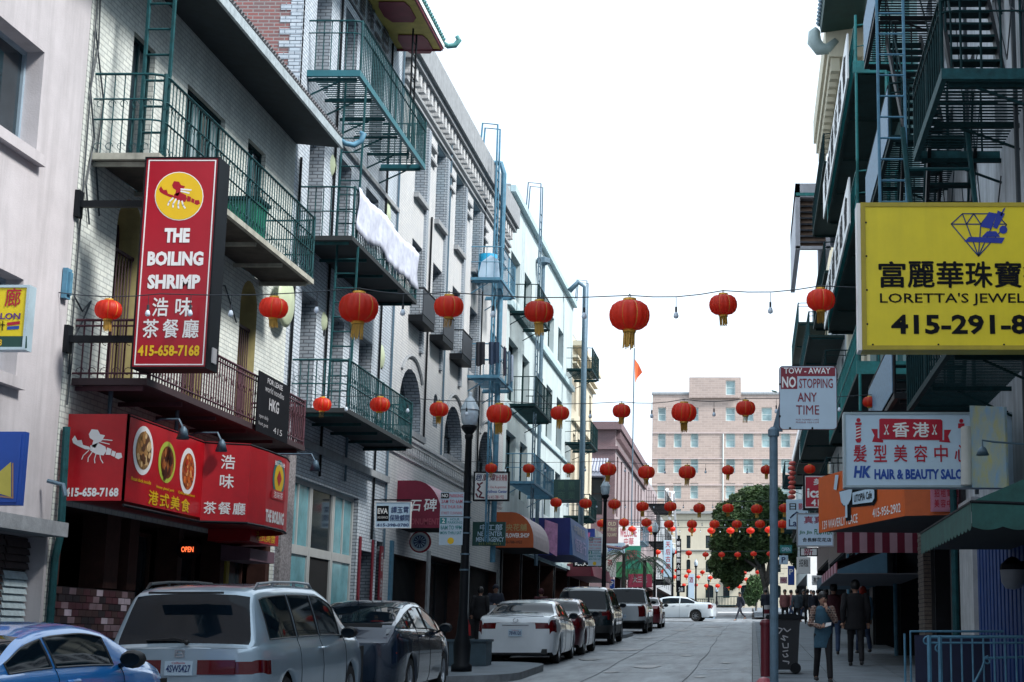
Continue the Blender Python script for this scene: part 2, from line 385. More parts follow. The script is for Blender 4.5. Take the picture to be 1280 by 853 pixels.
# joints and worn patches of the roadway
mb = MB()
for y in [24+4.6*i for i in range(15)]: mb.quad((-6.2,y,g(y)+.004),(0,y+.15,g(y)+.004),(0,y+.19,g(y)+.0055),(-6.2,y+.04,g(y)+.0055))
for x in (-3.15, -1.25):
    for i in range(20):
        a = 22+i*3.4; b = a+3.4; wob = lambda q: x+.035*math.sin(q*1.7+x)+.03*math.sin(q*.6)
        mb.quad((wob(a),a,g(a)+.008),(wob(a)+.018,a,g(a)+.008),(wob(b)+.018,b,g(b)+.008),(wob(b),b,g(b)+.008))
o = mb.build('road_joints', M_road2); o['kind'] = 'structure'
M_patch = mat('pale_worn_patch', (0.30,0.32,0.35), 0.6, var=0.2, scale=3)
mb = MB()
for (x, y, a, b) in ((-3.4,45,1.1,.25),(-1.6,50,.3,.2),(-2.6,62,.9,.22),(-1.2,70,.6,.2),(-3.2,57,.25,.2),(-.8,35,.35,.12),(-1.0,33,.2,.1)):
    mb.poly([(x+a*math.cos(t*math.pi/5)*(1+.2*math.sin(t*2.1)), y+b*3*math.sin(t*math.pi/5), g(y+b*3*math.sin(t*math.pi/5))+.004) for t in range(10)])
o = mb.build('road_patches', M_patch); o['kind'] = 'structure'
M_stain = mat('oil_stain', (0.06,0.065,0.07), 0.35, var=0.4, scale=6)
mb = MB(); random.seed(21)
for (x, y, a) in ((-2.3,36,.35),(-4.0,40,.3),(-1.7,42.5,.2),(-3.7,47,.5),(-2.2,54,.3),(-4.0,60,.5),(-1.5,63,.35),(-3.2,72,.5),(-2.0,80,.6),(-1.0,31.5,.12),(-2.9,33.5,.18),(-.6,38,.15)):
    n_ = 14; mb.poly([(x+a*math.cos(t*2*math.pi/n_)*random.uniform(.6,1.1), y+a*2.6*math.sin(t*2*math.pi/n_)*.8, g(y+a*2.6*math.sin(t*2*math.pi/n_)*.8)+.012) for t in range(n_)])
o = mb.build('oil_stains', M_stain); o['kind'] = 'structure'
mb = MB()
for k in range(60):                                                     # bits of litter and leaves along both kerbs
    x = random.choice((-6.1,-.08))+random.uniform(-.05,.12)*(1 if random.random() < .5 else -1); y = random.uniform(24,80); s_ = random.uniform(.02,.06); z = g(y)+.016
    mb.poly([(x-s_,y-s_,z),(x+s_,y-s_*.4,z),(x+s_*.6,y+s_,z+.01),(x-s_*.7,y+s_*.8,z)])
o = mb.build('litter', mat('pale_litter', (0.30,0.28,0.24), .9, var=.5, scale=20)); o['kind'] = 'stuff'; tag(o, 'scraps of litter and dry leaves along both kerbs', 'litter')
# ---------------------------------------------------------------- building helpers
def wall_open(mb, O, u, v, n, U0, U1, V0, V1, ops, depth, mw=0, mr=1):
    """a wall face with real openings: (u0,u1,v0,v1[,arched[,depth]]) and their reveals"""
    O = V(O); P = lambda a, b, c=0.0: O+u*a+v*b+n*c
    flip = (u.cross(v)).dot(n) < 0
    def q(a, b, c, d, mi):
        mb.quad(*((a, b, c, d) if not flip else (d, c, b, a)), mi)
    us = sorted({U0, U1, *[o[0] for o in ops], *[o[1] for o in ops]}); us = [a for a in us if U0 <= a <= U1]
    for a, b in zip(us, us[1:]):
        hs = sorted([o for o in ops if o[0] < b-1e-6 and o[1] > a+1e-6], key=lambda o: o[2])
        z = V0
        for o in hs:
            if o[2] > z+1e-6: q(P(a,z), P(b,z), P(b,o[2]), P(a,o[2]), mw)
            z = max(z, o[3])
        if z < V1-1e-6: q(P(a,z), P(b,z), P(b,V1), P(a,V1), mw)
    for o in ops:
        a, b, c, d = o[:4]; arch = len(o) > 4 and o[4]; dp = o[5] if len(o) > 5 else depth; mr = 2 if dp >= .5 and len(o) > 5 else 1
        if arch:
            r = (b-a)/2; K = 10; rise = min(r*arch, d-c-.05); sp = d-rise
            arc = [(a+r-r*math.cos(math.pi*i/K), sp+rise*math.sin(math.pi*i/K)) for i in range(K+1)]
            h = K//2
            for i in range(h): mb.poly([P(*p_) for p_ in ([(a, d), arc[i], arc[i+1]] if not flip else [arc[i+1], arc[i], (a, d)])], mw)
            for i in range(h, K): mb.poly([P(*p_) for p_ in ([(b, d), arc[i], arc[i+1]] if not flip else [arc[i+1], arc[i], (b, d)])], mw)
            for i in range(K): q(P(*arc[i]), P(*arc[i+1]), P(arc[i+1][0], arc[i+1][1], -dp), P(arc[i][0], arc[i][1], -dp), mr)
        else:
            sp = d; q(P(a,d,-dp), P(b,d,-dp), P(b,d), P(a,d), mr)
        q(P(a,c), P(b,c), P(b,c,-dp), P(a,c,-dp), mr)
        q(P(a,c,-dp), P(a,sp,-dp), P(a,sp), P(a,c), mr); q(P(b,c), P(b,sp), P(b,sp,-dp), P(b,c,-dp), mr)
def window_in(root, O, u, v, n, op, depth, mf, mg, nx=1, ny=2, fw=.06, name='window', bars=0):
    a, b, c, d = op[:4]; dp = (op[5] if len(op) > 5 else depth)-.03
    fm = MB(); t = .05
    fb = lambda *k: fm.fbox(V(O), u, v, n, *k)
    fb(a, a+fw, c, d, -dp, -dp+t); fb(b-fw, b, c, d, -dp, -dp+t); fb(a+fw, b-fw, c, c+fw, -dp, -dp+t); fb(a+fw, b-fw, d-fw, d, -dp, -dp+t)
    for i in range(1, nx): x = a+(b-a)*i/nx; fb(x-fw/3, x+fw/3, c+fw, d-fw, -dp+.002, -dp+t-.006)
    for j in range(1, ny): z = c+(d-c)*j/ny; fb(a+fw, b-fw, z-fw/3, z+fw/3, -dp+.004, -dp+t-.003)
    for k in range(bars): x = a+(b-a)*(k+.5)/bars; fb(x-.01, x+.01, c, d, -dp+.09, -dp+.11)
    f = fm.build(name, mf, root)
    for i in range(nx):
        for j in range(ny):
            pm = MB(); x0 = a+(b-a)*i/nx; x1 = a+(b-a)*(i+1)/nx; z0 = c+(d-c)*j/ny; z1 = c+(d-c)*(j+1)/ny
            P = lambda p_, q_: V(O)+u*p_+v*q_+n*(-dp+.012)
            pm.quad(P(x0,z0), P(x1,z0), P(x1,z1), P(x0,z1)); pm.build('pane', mg[(i+j) % len(mg)] if isinstance(mg, list) else mg, f)
    return f
def shell(root, x_face, x_back, y0, y1, z0, z1, m, depth=.5, roof=M_asph, name='wall'):
    """side walls, rear wall and roof behind a street front"""
    mb = MB(); s = 1 if x_back > x_face else -1
    xf = x_face
    def q(*p): mb.quad(*(p if s < 0 else p[::-1]))
    q((xf,y0,z0),(xf,y0,z1),(x_back,y0,z1),(x_back,y0,z0)); q((x_back,y1,z0),(x_back,y1,z1),(xf,y1,z1),(xf,y1,z0))
    q((x_back,y0,z0),(x_back,y0,z1),(x_back,y1,z1),(x_back,y1,z0))
    mb.build(name, m, root)
    rb = MB(); rb.box(min(x_back, xf+s*.3), max(x_back, xf+s*.3), y0+.02, y1-.02, z1-.6, z1-.45); rb.build('roof', roof, root)
    pb = MB(); pb.box(min(xf, xf+s*.3), max(xf, xf+s*.3), y0, y1, z1-.001, z1+.10); pb.build('parapet', M_conc, root)
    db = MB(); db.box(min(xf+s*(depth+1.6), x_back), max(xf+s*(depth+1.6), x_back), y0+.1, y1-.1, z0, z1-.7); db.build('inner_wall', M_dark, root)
def fire_balcony(label, y0, y1, z, xi, xo, mt, rail=1.0, step=.14, slab='slats', mid=(.5,), group='iron balconies and fire escapes', name='fire_escape_balcony', slabm=None, underm=None, brackets=3, ends=(1,1), thick=.09, bm=None, scroll=0, r=.012):
    """platform held off the front wall: frame, slatted floor, rails, balusters, brackets"""
    t = thing(name, label, 'fire escape' if name.startswith('fire') else 'balcony', ((xi+xo)/2, (y0+y1)/2, z), group)
    s = 1 if xo > xi else -1
    fb = MB(); w = .07
    fb.box(xo-s*w, xo, y0+.0, y1, z-thick, z); fb.box(xi, xo-s*w, y0, y0+w, z-thick, z); fb.box(xi, xo-s*w, y1-w, y1, z-thick, z)
    fb.build('platform_frame', slabm or mt, t)
    if slab == 'slats':
        fl = MB(); n = int((y1-y0-2*w)/.125)
        for i in range(n):
            yy = y0+w+i*.125; fl.box(xi, xo-s*w, yy, yy+.045, z-.016, z-.004)
        o = fl.build('grating', mt, t, kind='stuff')
    else:
        fl = MB(); fl.box(xi, xo-s*w, y0+w, y1-w, z-.05, z-.006); fl.build('floor', underm or slabm or mt, t)
    for i in range(brackets):
        y = y0+.15+(y1-y0-.3)*i/max(1, brackets-1); b = MB()
        b.bar((xi, y, z-thick-.03), (xo-s*.1, y, z-thick-.03), .05, .06); slab == 'slats' and b.bar((xi, y, z-.5), (xo-s*.45, y, z-thick-.06), .03, .03)
        b.build('bracket', bm or mt, t)
    pts = [(xi, y0), (xo-s*.18, y0), (xo-s*.05, y0+.05), (xo, y0+.18), (xo, y1-.18), (xo-s*.05, y1-.05), (xo-s*.18, y1), (xi, y1)]
    if not ends[0]: pts = pts[3:]
    for h in (rail,)+tuple(rail*q for q in mid):
        rb = MB(); rb.tube([(a, b, z+h) for a, b in pts], .02 if h == rail else .014, 5); rb.build('rail', mt, t)
    bb = MB(); bb.tube([(0,0,0),(0,0,rail)], r, 4, cap=False); me = bb.mesh('baluster', mt)
    pb = MB(); pb.tube([(0,0,0),(0,0,rail+.04)], .028, 6); pme = pb.mesh('post', mt)
    n = max(2, int((y1-y0-.2)/step))
    for i in range(n+1): piece('baluster', me, t, (xo-s*.012, y0+.12+(y1-y0-.24)*i/n, z))
    m_ = max(2, int(abs(xo-xi)/step))
    for yy in ([y0+.012] if ends[0] else [])+([y1-.012] if ends[1] else []):
        for i in range(1, m_): piece('baluster', me, t, (xi+(xo-xi)*i/m_, yy, z))
    for yy in (y0+.1, (y0+y1)/2, y1-.1): piece('post', pme, t, (xo-s*.02, yy, z))
    if scroll:
        sb = MB()
        for hz in (.09, rail*.62):
            for i in range(int((y1-y0)/.16)):
                yc = y0+.1+i*.16
                sb.tube([(xo+s*.004, yc+.05*math.cos(q*.8), z+hz+.05*math.sin(q*.8)) for q in range(7)], .006, 3, cap=False)
            for i in range(int(abs(xo-xi)/.16)):
                xc = xi+s*(.1+i*.16); sb.tube([(xc+.05*math.cos(q*.8), y0-.004, z+hz+.05*math.sin(q*.8)) for q in range(7)], .006, 3, cap=False)
        sb.build('scrollwork', mt, t, kind='stuff')
    return t
def ladder(parent, p0, p1, w, mt, along='Y', step=.3, r=.02, hoop=False, name='ladder'):
    """two stringers with rungs from p0 up to p1"""
    p0 = V(p0); p1 = V(p1); side = EY*w/2 if along == 'Y' else EX*w/2
    mb = MB()
    for s in (-1, 1): mb.tube([p0+side*s, p1+side*s], r, 5)
    l = mb.build(name, mt, parent)
    n = int((p1-p0).length/step); rm = MB(); rm.tube([-side, side], r*.6, 4, cap=False); me = rm.mesh('rung', mt)
    for i in range(1, n): piece('rung', me, l, p0.lerp(p1, i/n))
    if hoop:
        hb = MB(); d = V((.0, 0, .0))
        for s in (-1, 1): hb.tube([p1+side*s, p1+side*s+V((0,0,.9)), p1+side*s+V((-.5 if p1.x < 0 else .5,0,.95)), p1+side*s+V((-.55 if p1.x < 0 else .55,0,.0))], r, 5)
        hb.build('grab_rail', mt, l)
    return l
# ================================================================ LEFT SIDE OF THE STREET
M_brown = mat('brown_storefront_paint', (0.05,0.022,0.018), 0.7, var=0.3, scale=4, spec=.2)
XF = -9.0; UL, NL = EY, EX
def lwall(root, y0, y1, z0, z1, ops, depth, mats, x=XF, name='wall'):
    mats = list(mats)+[M_brown]
    mb = MB(); wall_open(mb, (x,0,0), EY, EZ, EX, y0, y1, z0, z1, ops, depth); return mb.build(name, mats, root)
def lwin(root, op, depth, mf, mg, x=XF, **k): return window_in(root, (x,0,0), EY, EZ, EX, op, depth, mf, mg, **k)
# ---- near stucco building
b0 = thing('stucco_building', 'plain pinkish grey stucco building at the left edge with deep recessed windows', 'building', (-12,14,0))
W0 = [(16.6,19.34,7.57,8.92), (16.9,19.3,4.72,5.95), (10,13,7.57,8.92)]
S0 = [(13.0,20.52,-1,2.86,False,.25)]
lwall(b0, -42, 20.6, -1, 12.5, W0+S0, .30, [M_stucco, M_stucco])
shell(b0, XF, -20, -42, 20.6, -1, 12.5, M_stucco)
M_alu = mat('aluminium_window_frame', (0.32,0.42,0.50), 0.4, metal=0.3)
for o in W0: lwin(b0, o, .30, M_alu, M_glass, nx=3, ny=1, fw=.05)
mb = MB()
for o in W0[:2]: mb.box(-9.002, -8.90, o[0]-.1, o[1]+.08, o[2]-.14, o[2]-.002)
mb.build('window_sill', M_stucco, b0)
mb = MB(); mb.box(-9.05, -8.72, 10, 21.0-.5, 2.86, 3.04); mb.build('ledge', M_conc, b0)
M_slat = mat('pale_slat_paint', (0.42,0.52,0.56), 0.6, var=0.2, scale=9); M_slatd = mat('dark_brown_slat', (0.045,0.03,0.03), 0.6, var=0.3, scale=9)
for (a, c, z0, z1, m) in ((19.86,20.5,.6,2.42,M_slat), (19.86,20.5,2.44,2.84,M_slatd), (17.2,19.82,1.0,2.84,M_slatd)):
    sh = MB(); sh.box(-9.24, -9.22, a, c, z0, z1); s_ = sh.build('shutter', m, b0)
    q = MB(); q.add([(0,0,0),(.045,0,.0),(.02,0,.075),(0,0,.075),(0,c-a,0),(.045,c-a,0),(.02,c-a,.075),(0,c-a,.075)],[(0,1,2,3),(4,7,6,5),(1,5,6,2),(0,4,5,1),(2,6,7,3)])
    me = q.mesh('slat', m)
    for i in range(int((z1-z0)/.09)): piece('slat', me, s_, (-9.22, a, z0+.01+i*.09))
mb = MB(); mb.tube([(-8.93,20.66,-.2),(-8.93,20.66,2.6),(-8.9,20.7,2.9),(-8.93,20.7,4.3)], .05, 8)
tag(mb.build('drain_pipe', M_teal), 'teal iron drain pipe in the gap between stucco building and restaurant', 'pipe')
mb = MB(); mb.box(-8.99,-8.93,20.35,20.5,5.95,6.35); mb.box(-8.93,-8.90,20.38,20.47,6.0,6.3)
tag(mb.build('junction_box', M_biron), 'small pale blue junction box where the nearest lantern wire is anchored', 'box')
# ---- restaurant building
b1 = thing('restaurant_building', 'white painted brick restaurant building with dark overhanging eave and two balconies', 'building', (-12,25.5,0))
Y0, Y1 = 20.62, 30.35
W1 = [(22.1,22.95,8.02,10.3), (24.35,26.2,8.02,10.3), (27.45,28.5,8.02,10.4), (22.0,22.95,5.05,7.85,1.0), (27.55,28.5,5.05,7.9,1.0), (24.9,25.8,5.05,7.85,1.0)]
lwall(b1, Y0, Y1, 7.99, 11.35, W1[:3], .16, [M_wbrick, M_wbrick]); lwall(b1, Y0, Y1, -1, 7.99, W1[3:]+[(20.8,30.1,-1,3.3,False,1.3)], .42, [M_wbrick, mat('ochre_reveal_paint', (0.42,0.36,0.16), 0.8, var=0.2, streak=0.4)])
shell(b1, XF, -20, Y0, Y1, -1, 11.35, M_wbrick, depth=1.3)
M_gate = mat('brown_iron_gate', (0.04,0.012,0.018), 0.55, var=0.3)
for k, o in enumerate(W1[:3]): lwin(b1, o, .16, M_dgreen, [M_glass, M_curtain] if k == 1 else M_glass, nx=4 if k == 1 else 2, ny=1)
for o in W1[3:]:
    lwin(b1, o, .42, M_gate, M_glass, nx=1, ny=2, name='door')
    gt = MB(); gt.fbox((XF,0,0), EY, EZ, EX, o[0], o[0]+.04, o[2], 7.1, -.14, -.10); gt.fbox((XF,0,0), EY, EZ, EX, o[0], o[1], 7.05, 7.1, -.14, -.1)
    for k in range(9): y = o[0]+.05+k*(o[1]-o[0]-.1)/8; gt.tube([(XF-.12,y,o[2]),(XF-.12,y,7.1)], .011, 4)
    gt.build('iron_gate', M_gate, b1)
# eave with tile edge
ev = MB(); xo = -8.12
ev.prism([(XF,Y0-2,11.2),(xo,Y0-2,11.12),(xo,Y0-2,11.24),(XF-1.5,Y0-2,12.2),(XF-1.5,Y0-2,11.35),(XF,Y0-2,11.35)], (0,Y1-Y0+2,0))
e_ = ev.build('eave', mat('dark_painted_soffit', (0.018,0.028,0.036), 0.8, var=0.25, scale=3, streak=0.5), b1)
fa = MB(); fa.box(xo+.001, xo+.05, Y0-2, Y1+.02, 11.10, 11.27); fa.build('gutter', mat('pale_gutter', (0.34,0.40,0.43), 0.5, var=0.3, scale=8), e_)
rt = MB(); rt.tube([(0,0,0),(-1.35,0,.93)], .055, 6, cap=True); rme = rt.mesh('roof_tile', M_tile)
n = int((Y1-Y0+2)/.13)
for i in range(n): piece('roof_tile', rme, b1, (xo+.03, Y0-2+.07+i*.13, 11.32))
cu = MB(); cu.tube([(xo,Y1-.1,11.27),(xo+.1,Y1-.02,11.2),(xo+.24,Y1+.08,11.2),(xo+.37,Y1+.12,11.3),(xo+.41,Y1+.12,11.44),(xo+.34,Y1+.1,11.48)], [.035,.055,.06,.055,.06,.035], 8)
cu.build('ridge_curl', M_biron, b1, smooth=True)
# storefront piers, brick plinth, dim door and neon

for (a, c) in ((20.8,21.0),(22.45,22.95),(23.3,23.65),(25.3,25.5),(27.35,27.55),(29.9,30.1)):
    pm = MB(); pm.box(-9.35,-9.01,a,c,2.28 if c < 23.7 else -.2,3.3); pm.build('pier', M_brown, b1)
pm = MB(); pm.box(-9.3,-9.0,27.65,27.8,-.2,3.3); pm.build('pier', mat('mustard_pier', (0.32,0.25,0.02), .6), b1)
for (a, c) in ((23.7,25.25),(25.55,27.3),(27.85,29.85)):
    lwin(b1, (a,c,.9,3.2,False,.5), .5, M_brown, M_glass, nx=2, ny=1)
pl = MB(); pl.box(-9.35,-9.0,20.85,23.62,-.3,2.26); plo = pl.build('plinth', mat('dark_mortar', (0.025,0.02,0.025), .9), b1)
BC = [mat('plum_brick', (0.07,0.022,0.03), .5, var=.3), mat('brown_brick', (0.05,0.025,0.025), .5, var=.3), mat('pale_mauve_brick', (0.42,0.36,0.42), .45, var=.3), mat('grey_rose_brick', (0.19,0.13,0.15), .5, var=.3), mat('black_brick', (0.02,0.014,0.018), .5, var=.3)]
bmes = []
for m in BC: q = MB(); q.box(0,.016,.006,.216,.005,.088); bmes.append(q.mesh('brick', m))
for r in range(17):
    for k in range(13):
        y = 20.86+k*.222-(.11 if r % 2 else 0)
        if y < 20.84 or y+.22 > 23.63: continue
        piece('brick', random.choices(bmes, [4,4,2,2.5,3])[0], plo, (-8.998+random.uniform(0,.004), y, 2.255-.094*(r+1)))
M_neon = mat('orange_neon', (1.0,0.16,0.05), .5, emit=1.4, var=0)
op = thing('open_sign', 'glowing orange neon OPEN sign in the dark restaurant window', 'sign', (-8.75,25.2,2.95))
fr = Frame((-8.97,25.15,2.84), EX, EZ)
mb = MB(); mb.poly([fr.p(a,b,-.03) for a,b in circ(.17,.12,.2,20,.16)]); mb.build('backing', M_black, op)
write(op, fr, 'OPEN', .06, .08, .25, .165, M_neon, bold=.01, proud=0.0)
# upper teal balcony, lower maroon balcony
M_cream2 = mat('peeling_cream_paint', (0.36,0.36,0.31), .8, var=.25, scale=5, streak=.5)
fire_balcony('long teal iron balcony over the red vertical restaurant sign', 20.9, 28.7, 8.08, XF, -8.05, M_teal, rail=1.12, step=.13, slab='solid', mid=(.42,.68), scroll=1, slabm=M_cream2, underm=mat('brown_stained_boards', (0.05,0.042,0.035), .85, var=.4, scale=4), bm=M_cream2, brackets=6, name='iron_balcony', group=None, r=.009)
fire_balcony('maroon iron balcony just above the red restaurant awning', 20.9, 28.5, 4.98, XF, -8.0, M_maroon, rail=.78, step=.11, slab='solid', mid=(.08,.9), scroll=1, slabm=mat('dark_slab', (0.05,0.03,0.035), .8), brackets=6, name='iron_balcony', group=None)
mb = MB(); random.seed(9)
for pts in ([(20.75,10.6),(20.85,9.6),(20.7,8.9),(20.95,8.3),(20.8,7.6),(21.0,7.1)], [(20.7,9.8),(21.15,8.9),(21.05,8.0),(21.3,7.3)], [(20.7,6.05),(21.0,5.9),(21.25,6.1),(21.05,5.8),(20.8,5.5),(20.75,4.6)], [(20.7,10.9),(20.72,5.0)], [(24.9,7.9),(25.3,7.2),(26.6,7.5),(27.3,7.0)]):
    mb.tube([(-8.97, y, z) for y, z in pts], .013, 4)
tag(mb.build('wall_cables', M_wire), 'loose black cables hanging down the white brick corner beside the stucco wall', 'cable')
t = thing('wall_conduits', 'thin conduits running down the glazed and grey brick fronts', 'pipe', (-8.95,36,5))
for y, z0, z1, m in ((30.6,5.4,11.0,M_black),(33.1,4.9,15.6,M_black),(35.2,5.0,9.3,M_steel),(37.9,3.9,16.2,M_black),(39.2,3.5,16.9,M_steel),(43.4,6.8,13.2,M_black),(45.9,6.8,16.4,M_steel),(52.0,6.8,16.4,M_black)):
    q = MB(); q.tube([(-8.96,y,z0),(-8.96,y,z1)], .03, 5); q.build('conduit', m, t)
# roof access ladder running up past the teal balcony
la = thing('roof_ladder', 'teal ladder climbing from the restaurant balcony to the roof', 'ladder', (-8.2,21.1,8.1))
ladder(la, (-8.3,21.25,8.1), (-8.3,21.25,11.5), .36, M_teal, along='X', step=.34, r=.03)
q = thing('wheelie_bin', 'green plastic bin standing on the teal balcony', 'bin', (-8.4,26,8.1))
mb = MB(); mb.prism([(-8.75,25.7,8.1),(-8.25,25.7,8.1),(-8.2,25.7,8.75),(-8.8,25.7,8.75)], (0,.55,0)); mb.build('bin_body', mat('bin_green', (0.01,0.16,0.10), .5), q)
mb = MB(); mb.box(-8.83,-8.17,25.67,26.3,8.76,8.82); mb.build('lid', M_dgreen, q)
# banner tied to the maroon balcony
bn = thing('hanging_banner', 'black restaurant banner with small white print tied to the maroon balcony', 'banner', (-7.95,26.2,4.9))
fr = Frame((-7.93, PX(323,485,-7.93).y, 4.86), EY, EZ); bw = 1.75
mb = MB(); mb.prism([fr.p(0,0),fr.p(bw,0),fr.p(bw,.98),fr.p(0,.98)], (-.015,0,0)); mb.build('cloth', M_blackp, bn)
M_gprint = mat('grey_print', (0.42,0.42,0.44), .6)
write(bn, fr, 'FOR LEASE', .45, .84, 1.3, .93, M_gprint, bold=.02); write(bn, fr, 'world noodles', .35, .7, 1.4, .8, M_gprint)
write(bn, fr, 'HKG', .6, .42, 1.15, .62, M_gprint, bold=.03); write(bn, fr, 'open daily', .1, .22, .6, .3, M_gprint); write(bn, fr, '415', .9, .08, 1.4, .18, M_gprint); write(bn, fr, 'hot pot', .1, .1, .6, .18, M_gprint)
# ---- glazed brick building
b2 = thing('glazed_brick_building', 'white glazed brick building with pagoda eave and stacked iron balconies', 'building', (-12,35,0))
Y0, Y1 = 30.35, 39.35
cols2 = [(31.3,32.4), (33.55,34.65), (36.05,37.3)]
W2 = [(a,b,c,d) for (a,b) in cols2 for (c,d) in ((12.95,15.4),(9.5,11.97),(6.1,8.46))]
shop2 = (31.25,36.65,1.45,4.75,False,.18)
W2s = [shop2, (38.6,39.2,.8,3.9,False,.3), (36.9,38.2,.85,3.6,False,.35)]
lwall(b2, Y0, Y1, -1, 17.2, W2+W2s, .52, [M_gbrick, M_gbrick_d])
mbw = MB(); mbw.box(-9.02,-8.93,30.6,39.3,12.2,12.3); mbw.box(-9.02,-8.9,30.4,39.3,5.35,5.5); mbw.build('string_course', M_conc, b2)
shell(b2, XF, -20, Y0, Y1, -1, 17.2, M_rbrick, depth=.6)
qn = MB()                                                                # pale quoins at the corner of the red side wall
for k in range(44):
    if k % 2 == 0: qn.box(-9.45,-9.0,Y0-.012,Y0+.1,11.4+k*.13,11.4+k*.13+.12)
    else: qn.box(-9.25,-9.0,Y0-.012,Y0+.1,11.4+k*.13,11.4+k*.13+.12)
qn.build('quoins', M_gbrick, b2)
for o in W2: lwin(b2, o, .52, M_teal, M_glass, nx=1, ny=2)
M_cf = mat('cream_shop_frame', (0.40,0.42,0.42), .5, var=.1)
yy = [31.25, 33.1, 34.9, 36.65]
for i in range(3):
    zz = 3.35
    for (c, d, g_) in ((1.45, zz, M_glassb if i != 1 else M_dark), (zz, 4.75, M_glassb if i != 1 else M_glass)):
        lwin(b2, (yy[i], yy[i+1]-.02, c, d, False, .18), .18, M_cf, g_, nx=2 if (i != 1 and c > 3) else 1, ny=1, fw=.09)
lwin(b2, W2s[1], .3, M_biron, M_dark, nx=1, ny=1, name='door'); lwin(b2, W2s[2], .35, M_conc, M_dark, nx=1, ny=1, name='door')
for (a, b, z0, z1, m) in ((30.4,31.15,-.2,5.3,mat('pebble_dash_pier', (0.20,0.19,0.20), .9, var=.7, scale=22)), ):
    q = MB(); q.box(-9.02,-8.9,a,b,z0,z1); q.build('pier', m, b2)
for (ya, yb, z0, z1, s) in ((36.8,36.95,1.6,3.9,''), (38.05,38.2,1.5,3.9,''), (38.85,39.2,1.1,3.8,'香港茶莊')):
    bt = thing('vertical_banner', {'': 'narrow dark red couplet strip on the tiled pier', '香港茶莊': 'red vertical strip with pale characters beside the blue door frame'}[s] + (' nearer the shop window' if ya < 37 else ''), 'banner', (-8.95,ya,z0))
    q = MB(); q.box(-8.985,-8.955,ya,yb,z0,z1); q.build('board', mat('dull_red_strip', (0.16,0.006,0.02), .6), bt)
    for k, ch in enumerate(s): write(bt, Frame((-8.955,ya,z0), EY, EZ), ch, .08, 2.1-k*.62, yb-ya-.08, 2.55-k*.62, M_gprint, bold=.02)
# characters high on the wall
M_char = mat('dark_relief_character', (0.07,0.075,0.09), .6)
fr = Frame((-8.99,0,0), EY, EZ)
for k, ch in enumerate('寧陽會館三邑'):
    write(b2, fr, ch, 33.0+k*.78, 15.75, 33.62+k*.78, 16.45, M_char, bold=.03, proud=.02)
mb = MB(); mb.box(-9.01,-8.97,32.8,37.8,15.6,15.66); mb.box(-9.01,-8.97,32.8,37.8,16.55,16.61); mb.build('tablet_border', M_char, b2)
# pagoda eave: yellow underside with maroon panels, green tile edge
ev = MB(); xo = -7.88; ya, yb, ze = 30.4, 38.5, 16.28
ev.prism([(XF,ya,ze+.02),(xo,ya,ze),(xo,ya,ze+.14),(XF-.6,ya,ze+.9),(XF-.6,ya,ze+.02)], (0,yb-ya,0)); ev.build('pagoda_eave', mat('ochre_soffit', (0.46,0.37,0.09), .7, var=.15, scale=4), b2)
M_mar = mat('maroon_soffit_panel', (0.16,0.012,0.03), .6, var=.2)
def soff(pts): q = MB(); q.prism([(x, y, ze-.022-(xo-x)*0.0) for x, y in pts], (0,0,.016)); q.build('soffit_panel', M_mar, b2)
for k in range(4):
    y = 31.2+k*2.1; soff([(-8.75,y),(-8.15,y),(-8.08,y+.3),(-8.08,y+1.0),(-8.2,y+1.25),(-8.7,y+1.25),(-8.82,y+.9),(-8.82,y+.3)])
q = MB(); q.box(xo-.0,xo+.05,ya,yb,ze-.04,ze+.15); q.box(XF,xo,yb,yb+.05,ze-.04,ze+.12); q.build('fascia', M_mar, b2)
q = MB(); q.box(xo+.05,xo+.08,ya,yb+.06,ze+.02,ze+.13); q.build('drip_edge', M_white, b2)
tm = MB(); tm.tube([(0,0,0),(-1.3,0,.85)], .07, 6); tme = tm.mesh('roof_tile', M_tilegreen)
for i in range(44): piece('roof_tile', tme, b2, (xo+.08, ya+.1+i*.185, ze+.22))
q = MB(); q.tube([(xo,yb,ze+.2),(xo+.15,yb+.1,ze+.12),(xo+.32,yb+.15,ze+.16),(xo+.42,yb+.15,ze+.3),(xo+.36,yb+.12,ze+.4)], [.05,.07,.07,.07,.05], 8); q.build('ridge_curl', M_tilegreen, b2, smooth=True)
fire_balcony('topmost blue iron balcony beneath the yellow pagoda eave', 30.8, 37.4, 12.9, XF, -7.92, M_teal, rail=1.05, slab='slats', brackets=6, slabm=mat('blue_teal_rim', (0.012,0.12,0.15), .5), thick=.13, mid=(.75,), scroll=0)
fb2 = fire_balcony('iron balcony with a pale cloth hung over its railing', 30.8, 37.0, 9.45, XF, -7.92, M_teal, rail=1.0, slab='solid', brackets=5, slabm=mat('black_underside', (0.02,0.026,0.03), .8))
fire_balcony('lower iron balcony with ornate rail above the shop window', 30.9, 37.0, 6.02, XF, -7.9, M_teal, rail=.95, slab='solid', brackets=5, scroll=1, slabm=mat('black_underside', (0.02,0.026,0.03), .8))
